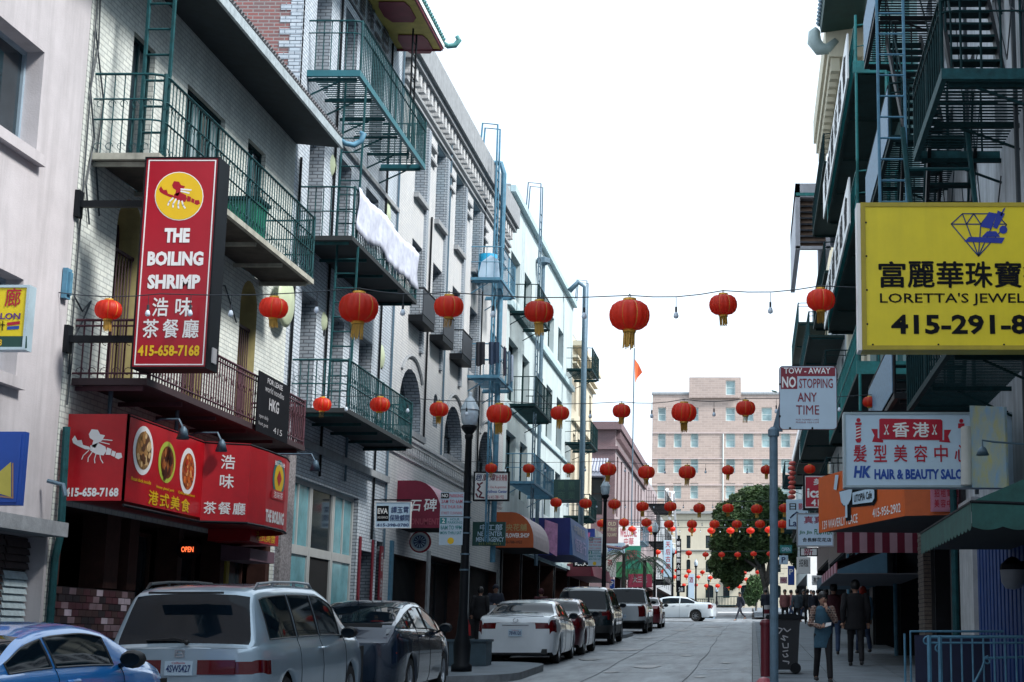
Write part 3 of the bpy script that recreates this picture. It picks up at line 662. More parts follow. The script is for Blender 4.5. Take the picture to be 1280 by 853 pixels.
# cloth
mb = MB(); K = 34
for i in range(K+1):
    y = 31.0+5.8*i/K
    for j in range(7):
        t = j/6; z = 10.50-t*(.86+.05*math.sin(i*.45)+.02*math.sin(i*1.7))-.05*math.sin(i*.35); x = -7.87+.022*math.sin(i*.8+j*.9)*t+.012*math.sin(i*1.9+j); mb.v.append(V((x,y,z)))
for i in range(K):
    for j in range(6): mb.f.append((i*7+j, i*7+j+1, (i+1)*7+j+1, (i+1)*7+j)); mb.m.append(0)
o = mb.build('hanging_cloth', mat('pale_printed_cloth', (0.50,0.54,0.66), .8, var=.22, scale=5, col2=(.62,.66,.78)), smooth=True)
so_ = o.modifiers.new('t', 'SOLIDIFY'); so_.thickness = .012
tag(o, 'large pale crumpled cloth hung over the middle balcony rail', 'cloth')
lt = thing('fire_ladder', 'teal ladders joining the iron balconies of the glazed brick building', 'ladder', (-8,31.3,6))
ladder(lt, (-8.15,31.2,6.1), (-8.15,31.35,9.4), .42, M_teal, along='X', r=.025); ladder(lt, (-8.15,31.2,9.5), (-8.15,31.4,12.85), .42, M_teal, along='X', r=.025)
ladder(lt, (-8.25,37.1,12.9), (-8.25,37.1,16.2), .4, M_black, along='Y', r=.025)
# round pale green dishes on stalks
M_dish = mat('pale_green_dish', (0.48,0.55,0.38), .5, var=.08)
def dish(px, py, Y, r, lab):
    p = PY(px, py, Y); t = thing('satellite_dish', lab, 'dish', p, 'pale green dishes on the glazed brick wall')
    mb = MB(); prof = [(0,.0),(r*.5,-.02),(r*.85,-.07),(r,-.11),(r,-.13),(r*.5,-.045),(0,-.03)]
    mb.lathe(prof, p, 24, axis='X'); mb.build('reflector', M_dish, t, smooth=True)
    mb = MB(); mb.tube([p+V((-.05,0,0)), p+V((-.2,0,-.05)), V((XF+.02,Y,p.z-.1))], .022, 6); mb.tube([V((XF,Y,p.z-.3)), V((XF,Y,p.z+.1))], .03, 6); mb.build('arm', M_black, t)
for i, (a, b, Y, r) in enumerate([(365,377,29.6,.5),(487,268,38.3,.48),(480,447,38.3,.40),(420,208,33.1,.3),(447,400,35.3,.26),(409,403,33.0,.25),(425,12,33.2,.42)]):
    dish(a, b, Y, r, 'pale green satellite dish ' + ['at the corner past the restaurant balcony','between windows beside the hung cloth','above the lower balcony near the arched window','behind the hanging ladder at the middle window','just behind the largest near lantern','behind the ladder above the lower balcony','by the wall characters above the top balcony'][i])
# ---- cream grey brick building with arched windows
b3 = thing('arched_window_building', 'pale grey brick building with dentil cornice and three arched windows', 'building', (-12,48,0))
Y0, Y1 = 39.35, 57.6
c3 = [(41.2,42.5),(44.0,45.3),(47.0,48.3),(50.0,51.4),(54.0,55.4)]
W3 = [(a,b,13.3,15.55) for a,b in c3]+[(a,b,10.0,12.05) for a,b in c3]+[(40.4,43.1,6.95,8.6,.8),(46.5,49.4,6.9,8.5,.8),(52.4,55.4,6.9,8.5,.8),(44.75,45.4,7.5,8.45,1.0)]
S3 = [(40.3,44.6,.8,3.7,False,.8),(44.9,50.6,.8,3.9,False,.6),(51.2,56.9,.9,3.9,False,.8)]
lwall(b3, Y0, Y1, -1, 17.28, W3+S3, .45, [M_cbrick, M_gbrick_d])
shell(b3, XF, -20, Y0, Y1, -1, 17.28, M_cbrick, depth=.8)
for o in W3: lwin(b3, o, .45, M_biron if o[2] > 12 else M_black, M_glass if o[2] < 12.5 else [M_glass, M_glassb], nx=1 if o[1]-o[0] < 2 else 2, ny=2)
cm = MB(); cm.box(-9.02,-8.62,Y0,Y1,16.55,17.30); cm.box(-9.02,-8.72,Y0,Y1,16.40,16.548); cm.box(-9.02,-8.9,Y0,Y1,15.82,15.9); cm.box(-9.02,-8.93,Y0,Y1,15.62,15.68); cm.build('cornice', M_conc, b3)
dm = MB(); dm.box(0,.2,0,.22,0,.36); dme = dm.mesh('dentil', M_cbrick)
for i in range(36): piece('dentil', dme, b3, (-9.0, Y0+.15+i*.5, 16.03))
bm = MB(); bm.box(-9.02,-8.9,Y0,Y1,6.56,6.66); bm.box(-9.02,-8.86,Y0,Y1,6.66,6.74); bm.box(-9.02,-8.95,Y0,Y1,6.2,6.24); bm.build('string_course', M_cbrick, b3)
dm = MB(); dm.box(0,.1,0,.13,0,.2); dme = dm.mesh('dentil', M_cbrick)
for i in range(60): piece('dentil', dme, b3, (-9.0, Y0+.1+i*.3, 6.34))
M_pil = M_gbrick_d
for a, b in c3:                                                         # brick pilasters, lintel mouldings
    q = MB(); q.box(-9.0,-8.93,b+.02,b+.34,9.2,15.5); q.build('pilaster', M_pil, b3)
    q = MB()
    for z in (15.1,14.72): q.box(-9.0,-8.9,b+.36,b+1.15,z,z+.07)
    q.build('moulding', M_conc, b3)
    q = MB(); q.box(-9.0,-8.86,a-.08,b+.02,13.16,13.29); q.build('window_sill', M_conc, b3)
for o in W3[10:13]:                                                     # raised hood over each arch
    q = MB(); r = (o[1]-o[0])/2+.3; c = (o[0]+o[1])/2; zc = o[3]-.8*(o[1]-o[0])/2
    q.tube([(-8.98, c-r*math.cos(math.pi*i/14), zc+r*.86*math.sin(math.pi*i/14)) for i in range(3,12)], .05, 5); q.build('arch_hood', M_conc, b3)
    q = MB(); q.box(-9.0,-8.85,o[0]-.1,o[1]+.1,o[2]-.16,o[2]-.002); q.build('window_sill', M_conc, b3)
for i, (a, b) in enumerate(c3[:3]):
    t = thing('window_balconette', 'small black iron window box rail on the arched window building, ' + ['nearest of the three','middle of the three','farthest of the three'][i], 'balcony', (-8.8,a,9.9), 'window balconettes')
    q = MB(); q.box(-9.0,-8.62,a-.15,b+.15,9.78,9.95); q.build('tray', M_black, t)
    q = MB(); q.box(-8.64,-8.61,a-.12,b+.12,9.96,10.62); q.build('panel', mat('charcoal_panel', (0.03,0.035,0.045), .6), t)
    q = MB(); q.tube([(-8.98,a-.12,10.66),(-8.62,a-.12,10.66),(-8.62,b+.12,10.66),(-8.98,b+.12,10.66)], .025, 5); q.build('rail', M_black, t)
M_gateg = mat('dark_folding_gate', (0.010,0.012,0.016), .6, var=.3, spec=.2)
for k, o in enumerate(S3):                                              # shopfronts with folding gates and posts
    lwin(b3, o, o[5], M_gateg, M_glass, nx=3, ny=1, name='shopfront')
    if k != 1:
        q = MB(); n = int((o[1]-o[0])/.14)
        for i in range(n): y = o[0]+.07+i*.14; q.box(-9.3,-9.27,y,y+.05,o[2],o[3])
        q.build('folding_gate', M_gateg, b3, kind='stuff')
for (a, b, m) in ((44.6,44.9,M_conc),(50.6,50.85,M_biron),(50.9,51.15,M_conc),(56.95,57.3,M_conc),(40.0,40.25,M_biron)):
    q = MB(); q.box(-9.0,-8.94,a,b,.2,4.0); q.build('pier', m, b3)
def pole_fe(label, y0, y1, zs, mt, xo=-7.95, group='iron balconies and fire escapes', ends=(1,1)):
    for k, z in enumerate(zs):
        fire_balcony(label[k], y0, y1, z, XF, xo, mt, rail=1.0, step=.2, brackets=2, group=group, mid=(.5,))
zA = PY(605,348,50).z; zB = PY(605,470,50).z
fire_balcony('blue fire escape platform holding bins, upper one on the arched window building', 49.9, 52.9, zA, XF, -8.0, M_biron, rail=1.0, step=.25, brackets=2)
fire_balcony('blue fire escape platform draped with clothes, lower one on the arched window building', 49.9, 52.9, zB, XF, -8.0, M_biron, rail=1.0, step=.25, brackets=2)
lt = thing('fire_ladder', 'pale blue ladder and standpipe up the face of the arched window building', 'ladder', (-8.2,51,5))
ladder(lt, (-8.35,50.6,4.6), (-8.35,50.6,17.3), .5, M_biron, along='Y', hoop=True, r=.035)
q = MB(); q.tube([(-8.3,51.6,4.0),(-8.3,51.6,16.9),(-8.4,51.6,17.25),(-8.9,51.6,17.3)], .09, 8); q.build('standpipe', M_biron, lt)
t = thing('water_drum', 'bright blue drum under a pale sheet on the blue upper platform', 'drum', (-8.5,50.4,zA)); q = MB(); q.lathe([(0,0),(.3,0),(.32,.3),(.3,.85),(0,.88)], (-8.55,50.5,zA+.02), 14); q.build('drum_body', mat('drum_blue', (0.01,0.25,0.45), .4), t, smooth=True)
q = MB(); q.prism([(-8.8,50.1,zA+.02),(-8.1,50.1,zA+.02),(-8.15,50.1,zA+.6),(-8.4,50.1,zA+.78),(-8.7,50.1,zA+.55)], (0,.02,0)); q.build('sheet', M_paleblue, t)
for k, (x, y, w_, h_, c) in enumerate([(-8.75,49.85,.3,.75,(0.01,.012,.02)),(-8.35,49.85,.35,.7,(0.02,.04,.08)),(-7.97,50.6,.5,.9,(.02,.02,.04)),(-7.95,51.4,.4,1.1,(.10,.16,.22)),(-7.95,52.1,.4,.85,(.3,.36,.45))]):
    mb = MB(); al = EX if x < -8 else EY; K = 6
    pr = [V((x,y,zB+1.05))+al*(w_*i/K)+V((.03*math.sin(i*2),.03*math.cos(i*2.3),0)) for i in range(K+1)]
    dn = [p+V((.02,0,-h_-.05*math.sin(i))) for i, p in enumerate(pr)]
    for i in range(K): mb.quad(dn[i], dn[i+1], pr[i+1], pr[i])
    o = mb.build('hung_garment', mat('garment_%d' % k, c, .9)); s_ = o.modifiers.new('t','SOLIDIFY'); s_.thickness = .02
    tag(o, ['black shirt on the near rail of the blue lower platform','navy shirt on the near rail of the blue lower platform','dark jacket over the street side rail of the blue lower platform','slate trousers over the street side rail of the blue lower platform','pale towel over the far rail of the blue lower platform'][k], 'clothing', 'clothes drying on the fire escape')
# ---- pale cyan building
b4 = thing('cyan_building', 'smooth pale cyan building with dark green windows and fire escapes', 'building', (-12,68,0))
Y0, Y1 = 57.6, 79.0
c4 = [(58.2,60.6),(61.8,63.8),(66.3,68.1),(69.3,71.4),(73.0,75.0)]
W4 = [(a,b,c,d) for a,b in c4 for c,d in ((14.3,15.9),(10.3,12.6),(6.9,9.15))]
S4 = [(57.9,62.6,1,4.85,False,.8),(62.8,67.8,1,4.85,False,.8),(68,73.2,1,4.85,False,.8),(73.4,78.8,1,4.85,False,.8)]
lwall(b4, Y0, Y1, -1, 18.2, W4+S4, .3, [M_cyanw, M_cyanw]); shell(b4, XF, -20, Y0, Y1, -1, 18.2, M_cyanw, depth=.8)
for o in W4: lwin(b4, o, .3, M_dgreen, M_glass, nx=2, ny=2, fw=.12)
for o in S4: lwin(b4, o, .8, M_gateg, M_dark, nx=3, ny=1, name='shopfront')
q = MB(); q.box(-9.01,-8.85,Y0,Y1,13.7,13.95); q.box(-9.01,-8.8,Y0,Y1,18.0,18.25); q.box(-9.01,-8.85,Y0,Y1,4.9,5.05); q.box(-9.01,-8.9,Y0,Y1,9.95,10.05); q.build('string_course', mat('pale_cyan_trim', (0.42,0.56,0.60), .7), b4)
lab4 = ['highest','second highest','second lowest','lowest']
for k, (px, py, Y) in enumerate([(650,389,58.2),(650,505,58.2),(648,602,58.2)]):
    z = PY(px, py, Y).z; fire_balcony('dark green fire escape platform at the near end of the cyan building, ' + ['highest','middle','lowest'][k] + ' of three', Y, Y+3.6+1.2*k, z, XF, -7.95, M_dgreen if k < 2 else M_biron, rail=1.0, step=.22, brackets=2)
for k, (px, py, Y) in enumerate([(707,461,76.5),(705,553,76.5),(715,645,76.5)]):
    z = PY(px, py, Y).z; fire_balcony('dark green fire escape platform at the far end of the cyan building, ' + ['highest','middle','lowest'][k] + ' of three', Y, Y+3.5, z, XF, -7.75, M_dgreen, rail=1.0, step=.25, brackets=2)
lt = thing('fire_ladder', 'grey ladder up the middle of the cyan building to its roof', 'ladder', (-8.2,61,5)); ladder(lt, (-8.3,60.4,6.0), (-8.3,61.0,18.3), .55, M_steel, along='Y', hoop=True, r=.03)
lt = thing('fire_ladder', 'grey ladder at the far corner of the cyan building', 'ladder', (-8.2,78,5)); ladder(lt, (-8.2,77.4,6.0), (-8.2,77.9,18.2), .6, M_steel, along='Y', hoop=True, r=.03)
mb = MB(); mb.tube([(-8.7,74.5,17.9),(-8.3,74.6,18.35),(-7.95,74.6,18.1),(-7.95,74.6,5)], .13, 8); tag(mb.build('vent_pipe', M_steel, smooth=True), 'tall grey vent pipe bent over the roof edge of the cyan building', 'pipe')
mb = MB(); mb.tube([(-8.7,65.0,4.5),(-8.7,65.0,17.0)], .08, 8); mb.lathe([(0.08,0),(.28,.1),(.28,.3),(0,.4)], (-8.7,65,16.9), 10); tag(mb.build('vent_pipe', M_steel), 'pale blue vent pipe with funnel top against the cyan building', 'pipe')
for a, b, zz in ((57.62,57.88,4.85),(62.62,62.78,4.85),(67.82,67.98,4.85),(73.22,73.38,4.85),(78.82,78.98,4.85)):
    q = MB(); q.box(-8.998,-8.93,a,b,.5,zz); q.build('dark_pier_face', M_gateg, b4)  # dark boxes over the pale piers, the awnings' shade put into their colour
# ---- cream corner building
b5 = thing('cream_building', 'narrow cream building with stepped cornice at the street corner', 'building', (-12,84,0))
Y0, Y1 = 79.0, 89.6
c5 = [(80.0,81.0),(82.3,83.3),(85.0,86.0),(87.6,88.6)]
W5 = [(a,b,c,d) for a,b in c5 for c,d in ((13.0,14.9),(9.4,11.8),(6.2,8.5))]
S5 = [(79.2,84.2,1.2,5.2,False,.8),(84.4,89.4,1.2,5.2,False,.8)]
lwall(b5, Y0, Y1, -1, 16.6, W5+S5, .3, [M_creamw, M_creamw]); shell(b5, XF, -20, Y0, Y1, -1, 16.6, M_creamw, depth=.8)
for o in W5: lwin(b5, o, .3, M_brown, M_glass, nx=1, ny=2)
for o in S5: lwin(b5, o, .8, M_gateg, M_glass, nx=3, ny=1, name='shopfront')
q = MB(); q.box(-9.01,-8.55,Y0,Y1,16.1,16.35); q.box(-9.01,-8.72,Y0,Y1,15.5,15.62); q.box(-9.01,-8.8,Y0,Y1,15.2,15.28); q.box(-9.4,-8.7,Y1-.5,Y1,16.6,17.3); q.box(-9.01,-8.85,Y0,Y1,12.3,12.4); q.build('cornice', M_creamw, b5)
# ---- maroon brick building over the cross street
b6 = thing('maroon_brick_building', 'maroon brick building with tall slim windows across the side street', 'building', (-12,118,0))
Y0, Y1 = 105.0, 134.0
W6 = [(106.2+i*3.3,107.4+i*3.3,c,d) for i in range(8) for c,d in ((9.6,13.6),)]
S6 = [(106+i*5.5,110.5+i*5.5,2.6,6.0,False,.6) for i in range(5)]
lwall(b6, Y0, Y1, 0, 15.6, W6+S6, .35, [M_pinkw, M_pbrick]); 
for o in W6: lwin(b6, o, .35, M_brown, M_glass, nx=1, ny=3)
for o in S6: lwin(b6, o, .6, M_gateg, M_dark, nx=2, ny=1, name='shopfront')
mb = MB(); wall_open(mb, (0,Y0,0), EX, EZ, -EY, -16, -9, 0, 15.6, [(-15.2,-14.2,9.6,12.2),(-12.5,-11.5,9.6,12.2),(-10.6,-9.8,9.6,12.4),(-12.6,-9.6,6.2,8.0)], .3); mb.build('wall', [M_pbrick, M_pbrick], b6)
for o in [(-15.2,-14.2,9.6,12.2),(-12.5,-11.5,9.6,12.2),(-10.6,-9.8,9.6,12.4),(-12.6,-9.6,6.2,8.0)]: window_in(b6, (0,Y0,0), EX, EZ, -EY, o, .3, M_brown, M_glass, nx=1, ny=2)
mb = MB(); mb.box(-20,-9.3,Y0+.01,Y1,15.0,15.2); mb.build('roof', M_asph, b6)
q = MB(); q.box(-16,-8.6,Y0-.35,Y0+.3,15.2,15.7); q.box(-9.3,-8.6,Y0+.3,Y1,15.2,15.7); q.box(-16,-8.8,Y0-.15,Y0,13.9,14.1); q.box(-9.0,-8.8,Y0,Y1,13.9,14.1); q.box(-16,-9.0,Y1-.3,Y1,0,15.5); q.build('cornice', M_pbrick, b6)
dm = MB(); dm.box(0,.3,0,.3,0,.5); dme = dm.mesh('dentil', M_pbrick)
for i in range(40): piece('dentil', dme, b6, (-9.0, Y0+.3+i*.7, 14.6))
# small pagoda roof over the corner window
pg = MB(); pz = 12.3
pg.prism([(-11.9,Y0-1.1,pz),(-9.4,Y0-1.1,pz),(-9.7,Y0-.2,pz+.9),(-11.6,Y0-.2,pz+.9)], (0,.12,0.0)); pg.box(-12.0,-9.3,Y0-1.1,Y0,pz-.25,pz-.02)
for i in range(12): pg.tube([(-11.8+i*.21,Y0-1.15,pz+.03),(-11.6+i*.19,Y0-.2,pz+.95)], .07, 5)
pg.tube([(-9.5,Y0-1.1,pz),(-9.2,Y0-1.2,pz+.15),(-9.05,Y0-1.2,pz+.55)], [.12,.14,.06], 6)
pg.build('pagoda_canopy', mat('lavender_grey_tile', (0.40,0.42,0.50), .6, var=.15), b6)
fire_balcony('dark fire escape platform on the maroon brick building', 108, 113.5, 8.1, XF, -7.3, M_steel, rail=1.2, step=.5, brackets=3)
fire_balcony('dark fire escape platform on the maroon brick building\'s far end', 128, 133, 10.4, XF, -7.6, M_black, rail=1.2, step=.5, brackets=3)
# ---- buildings beyond, left
b7 = thing('fire_escape_block', 'dim block with dark fire escapes beyond the maroon building', 'building', (-12,145,0))
W7 = [(136+i*3.2,137.2+i*3.2,c,d) for i in range(5) for c,d in ((13,14.6),(9.5,11.5),(6.6,8.4))]
lwall(b7, 134, 152, 0, 15.0, W7+[(135,151,3,6,False,.6)], .35, [M_pinkw, M_pinkw]); shell(b7, XF, -20, 134, 152, 0, 15.0, M_pinkw)
for o in W7: lwin(b7, o, .35, M_brown, M_glass, nx=1, ny=2)
for k in range(3): fire_balcony('black fire escape on the dim block beyond, ' + ['lowest','middle','highest'][k] + ' of three', 137, 148, 6.6+k*3.2, XF, -7.4, M_black, rail=1.1, step=.6, brackets=3)
b8 = thing('pale_stair_building', 'pale building with white roof stair beyond the dark fire escapes', 'building', (-12,165,0))
W8 = [(154+i*4,155.5+i*4,c,d) for i in range(7) for c,d in ((10,12),(6.8,8.8))]
lwall(b8, 152, 182, 0, 13.4, W8+[(153,181,4,6.4,False,.6)], .35, [M_conc, M_conc]); shell(b8, XF, -20, 152, 182, 0, 13.4, M_conc)
for o in W8: lwin(b8, o, .35, M_dgreen, M_glass, nx=1, ny=2)
q = MB(); q.tube([(-8.2,152,13.4),(-8.2,152,15.5),(-8.2,155,15.9),(-8.2,166,9.5)], .12, 6); q.tube([(-7.6,152,13.4),(-7.6,152,15.2),(-7.6,155,15.6),(-7.6,166,9.2)], .12, 6)
for i in range(12): q.bar((-8.2,155+i*.9,15.7-i*.5),(-7.6,155+i*.9,15.6-i*.5),.1,.1)
q.build('roof_stair', M_white, b8)
q = thing('flagpole', 'tall pale flagpole with an orange pennant above the maroon building', 'flagpole', (-9,118,15))
fp0 = PY(790,600,112); fp1 = PY(793,436,112)
mb = MB(); mb.tube([(fp0.x,112,9),(fp1.x,112,fp1.z)], .05, 6); mb.build('pole', M_steel, q)
mb = MB(); a = PY(793,449,112); b_ = PY(803,466,112); c = PY(794,480,112)
mb.prism([a, a.lerp(b_,.5)+V((0,.1,.12)), b_, b_.lerp(c,.5)+V((-.12,.1,0)), c], (0,.03,0)); mb.build('pennant', mat('orange_flag', (0.75,0.12,0.03), .7), q)
# ================================================================ RIGHT SIDE OF THE STREET
XR = 3.6
def rwall(root, y0, y1, z0, z1, ops, depth, mats, x=XR):
    mats = list(mats)+[M_gateg]
    mb = MB(); wall_open(mb, (x,0,0), EY, EZ, -EX, y0, y1, z0, z1, ops, depth); return mb.build('wall', mats, root)
def rwin(root, op, depth, mf, mg, x=XR, **k): return window_in(root, (x,0,0), EY, EZ, -EX, op, depth, mf, mg, **k)
r1 = thing('white_rendered_building', 'weathered white building behind black slatted fire escapes at right', 'building', (8,24,0))
WR1 = [(a,a+1.1,c,d) for a in (15.0,18.4,21.6,24.6,27.4,30.2) for c,d in ((8.75,11.0),(12.2,14.4),(5.3,7.4))]
SR1 = [(24.9+3.9,31.8,.9,3.4,False,.9),(27.3,28.5,.9,3.3,False,.8),(17.2,20.3,.7,3.2,False,.5)]
rwall(r1, -42, 33, -1, 17.5, WR1+SR1, .3, [M_rwall, M_rwall]); shell(r1, XR, 16, -42, 33, -1, 17.5, M_rwall, depth=1.0)
for o in WR1: rwin(r1, o, .3, M_dgreen, M_glass, nx=1, ny=2)
rwin(r1, SR1[0], .9, M_black, M_glass, nx=3, ny=1, name='shopfront'); rwin(r1, SR1[1], .8, M_black, M_dark, nx=1, ny=1, name='door'); rwin(r1, SR1[2], .5, M_black, M_dark, nx=2, ny=1, name='shopfront')
M_blue = mat('cobalt_blue_paint', (0.006,0.04,0.17), .6, var=.15, scale=4, bump=.1)
q = MB(); q.box(3.54,3.6,20.4,25.2,.2,3.6)
for i in range(14): q.box(3.5,3.541,20.5+i*.335,20.7+i*.335,.2,3.6)
q.build('blue_panelling', M_blue, r1)
q = MB(); q.box(3.46,3.6,25.3,26.9,.2,3.8); q.build('pilaster', mat('dusty_white_pilaster', (0.38,0.40,0.42), .8, var=.2, streak=.4), r1)
q = MB(); q.tube([(3.4,27.05,.6),(3.4,27.05,8.2)], .06, 8); q.build('drain_pipe', M_teal, r1)
bp = MB(); bp.box(3.4,3.6,31.9,33.0,.3,4.4); bpo = bp.build('brick_pier', M_joint, r1)
q = MB(); q.box(0,.21,-.012,.0,.006,.075); me1 = q.mesh('brick', mat('buff_brick', (0.19,0.16,0.14), .8, var=.35, scale=9))
q = MB(); q.box(-.012,0,0,.21,.006,.075); me2 = q.mesh('brick', MATS['buff_brick'])
for r in range(44):
    z = 0.9+r*.082
    piece('brick', me1, bpo, (3.395,31.9,z))
    for k in range(5): piece('brick', me2, bpo, (3.4,31.92+k*.22-(.1 if r%2 and k else 0),z))
# wires and pipes on the wall
mb = MB(); random.seed(5)
for i in range(9):
    y = 17+random.random()*10; z = 7+random.random()*4
    mb.tube([(3.5,y,z),(3.45,y+.8,z-.6-random.random()),(3.48,y+1.8,z-.2),(3.5,y+2.6,z+1.5)], .012, 3)
for y in (19.6,20.3,24.9): mb.tube([(3.5,y,3.8),(3.5,y,16)], .035, 5)
tag(mb.build('wall_cables', M_wire, ), 'loose black cables trailing over the weathered white wall', 'cable')
def fe(label, y0, y1, z, mt=M_dgreen, xo=2.3, **k):
    a = dict(rail=.92, step=.3, brackets=3, mid=(.82,), r=.016); a.update(k)
    return fire_balcony(label, y0, y1, z, XR, xo, mt, **a)
fe('nearest slatted fire escape platform with rounded teal rail, above the yellow sign', 18.9, 22.4, 8.55, xo=2.35, slabm=M_teal, thick=.14, step=.24)
fe('slatted fire escape platform high above the yellow sign, out of frame at its near end', 18.9, 22.4, 12.1, xo=2.35)
fe('slatted fire escape platform between the yellow sign and the hair salon sign', 19.3, 24.6, 5.12, xo=2.4)
M_mesh = mat('blue_grey_mesh_panel', (0.09,0.20,0.32), .5, var=.35, scale=14)
for k, (z, lab) in enumerate(((9.85,'upper black platform with blue mesh side, left of the near rounded one'),(13.15,'topmost black platform with blue mesh side and hung washing'),(5.5,'black platform with blue mesh side above the hair salon sign'))):
    t = fe(lab, 25.6, 31.2, z, M_black if k else M_dgreen, xo=2.3)
    q = MB(); q.box(2.285,2.297,25.8,31.1,z+.04,z+.88); q.build('mesh_panel', M_mesh, t)
st = thing('fire_stair', 'steep black iron stairs climbing between the fire escape platforms at right', 'stairs', (3,24,5))
for (a, b) in (((2.9,19.6,8.7),(2.9,22.2,12.1)), ((2.9,24.3,5.15),(2.9,22.3,8.6)), ((2.95,26,9.9),(2.95,29.6,13.1)), ((2.95,30.3,5.6),(2.95,26.6,9.8))):
    a = V(a); b = V(b); q = MB()
    for s in (-.33,.33): q.bar(a+EX*s, b+EX*s, .05, .16)
    f = q.build('stringer', M_black, st); q = MB(); q.box(-.31,.31,-.11,.11,-.015,.015); me = q.mesh('tread', M_dgreen)
    n = int((b-a).z/.24)
    for i in range(1, n): piece('tread', me, f, a.lerp(b, i/n))
    q = MB()
    for s in (-.33,.33): q.tube([a+EX*s+EZ*.85, b+EX*s+EZ*.85], .018, 5)
    for i in range(6): q.tube([a.lerp(b,i/5)-EX*.33, a.lerp(b,i/5)-EX*.33+EZ*.85], .014, 4)
    q.build('handrail', M_dgreen, f)
lt = thing('fire_ladder', 'pale blue ladder hanging in front of the black platforms at right', 'ladder', (2.2,25.2,6)); ladder(lt, (2.32,25.3,6.8), (2.30,25.3,15.5), .44, M_biron, along='X', r=.028, step=.36)
lt = thing('fire_ladder', 'short teal ladder dropping behind the top of the yellow sign', 'ladder', (2.6,21,6)); ladder(lt, (2.75,21.4,6.2), (2.55,21.4,8.6), .9, M_teal, along='X', r=.04, step=.6)
for k, (x, w_, c) in enumerate(((2.42,.28,(0.5,.01,.09)),(2.72,.35,(.35,.42,.6)),(3.12,.25,(.3,.6,.5)))):
    mb = MB(); mb.prism([(x,25.5,14.1),(x+w_,25.5,14.1),(x+w_+.04,25.5,13.35),(x+w_/2,25.5,13.28),(x-.03,25.5,13.4)], (0,.03,0))
    tag(mb.build('hung_garment', mat('wash_%d' % k, c, .9)), ['crimson top drying on the topmost black platform','pale blue shirt drying on the topmost black platform','mint towel drying on the topmost black platform'][k], 'clothing', 'washing on the right fire escape')
# teal balcony building
r2 = thing('teal_balcony_building', 'building with long teal balconies carrying white lettered boards', 'building', (8,41,0))
WR2 = [(a,a+1.4,c,d) for a in (34.6,37.6,40.8,44.2) for c,d in ((14.3,16.6),(10.9,13.1),(7.5,9.7),(17.6,19.6))]
SR2 = [(33.5,39.3,1.1,4.4,False,.9),(39.8,47.4,1.2,4.4,False,.9)]
M_tw = mat('faded_teal_wall', (0.10,0.22,0.23), .7, var=.25, scale=2, streak=.4)
rwall(r2, 33, 48, -1, 21, WR2+SR2, .3, [M_tw, M_tw]); shell(r2, XR, 16, 33, 48, -1, 21, M_tw, depth=1.0)
for o in WR2: rwin(r2, o, .3, M_maroon, M_glassb, nx=2, ny=2)
for o in SR2: rwin(r2, o, .9, M_gateg, M_dark, nx=4, ny=1, name='shopfront')
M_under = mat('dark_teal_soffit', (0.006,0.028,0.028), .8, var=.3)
for k, z in enumerate((14.15,10.75,7.35)):
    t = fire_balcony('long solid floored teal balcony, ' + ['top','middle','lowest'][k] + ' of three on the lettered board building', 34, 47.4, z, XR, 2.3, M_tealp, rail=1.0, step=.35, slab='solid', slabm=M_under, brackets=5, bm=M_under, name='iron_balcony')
    q = MB(); q.box(2.25,3.6,33.93,33.98,z-.16,z+.12); q.build('fascia', M_tealp, t)
    q = MB()
    for x in (2.32,3.0): q.tube([(x,33.96,z-3.3),(x,33.96,z+1.2)], .05 if x > 2.9 else .035, 6)
    q.build('post', M_tealp, t)
    if k < 2:
        bd = thing('lettered_board', 'long white board with black characters along the ' + ['top','middle'][k] + ' teal balcony', 'sign', (2.2,40,z+.4))
        q = MB(); q.box(2.16,2.2,34.6,47.0,z-.05,z+1.02); q.build('board', M_white, bd)
        fr = Frame((2.16,47.0,z), -EY, EZ)
        for j, ch in enumerate('醫館國術總會'): write(bd, fr, ch, 1.1+j*1.9, .12, 2.4+j*1.9, .88, M_blackp, bold=.03)
# pagoda roofed building
r3 = thing('pagoda_roof_building', 'tall building with green pagoda eave ending in a pale upturned curl', 'building', (8,54,0))
WR3 = [(a,a+1.4,c,d) for a in (49.2,52.4,55.8,58.4) for c,d in ((17,19.4),(13.4,15.8),(9.9,12.2),(6.5,8.7))]
rwall(r3, 48, 60, -1, 21.6, WR3+[(48.6,59.4,1.4,4.6,False,.9)], .3, [M_creamw, M_creamw]); shell(r3, XR, 16, 48, 60, -1, 21.6, M_creamw, depth=1.0)
for o in WR3: rwin(r3, o, .3, M_dgreen, M_glass, nx=2, ny=2)
rwin(r3, (48.6,59.4,1.4,4.6,False,.9), .9, M_gateg, M_dark, nx=6, ny=1, name='shopfront')
q = MB(); q.prism([(3.6,36.5,21.2),(2.25,36.5,21.0),(2.2,36.5,21.25),(3.6,36.5,22.4)], (0,12.9,0)); q.build('pagoda_eave', mat('deep_green_soffit', (0.006,0.05,0.045), .6, var=.2), r3)
tm = MB(); tm.tube([(0,0,0),(1.3,0,1.1)], .09, 6); tme = tm.mesh('roof_tile', M_steel)
for i in range(42): piece('roof_tile', tme, r3, (2.13, 36.6+i*.31, 21.25))
q = MB(); pc = [PY(*p_, 49.5) for p_ in ((1046,52),(1035,62),(1025,62),(1018,53),(1018,42),(1022,38))]
q.tube(pc, [.14,.2,.24,.24,.2,.14], 8); q.build('ridge_curl', mat('pale_ceramic', (0.34,0.42,0.42), .5), r3, smooth=True)
q = MB(); q.box(2.5,3.6,49.4,60,20.2,21.4); q.box(2.4,2.5,49.4,60,20.6,21.5)
q.build('cornice', M_creamw, r3)
mm = MB(); mm.box(-.28,0,0,.3,-.45,0); mme = mm.mesh('modillion', M_creamw)
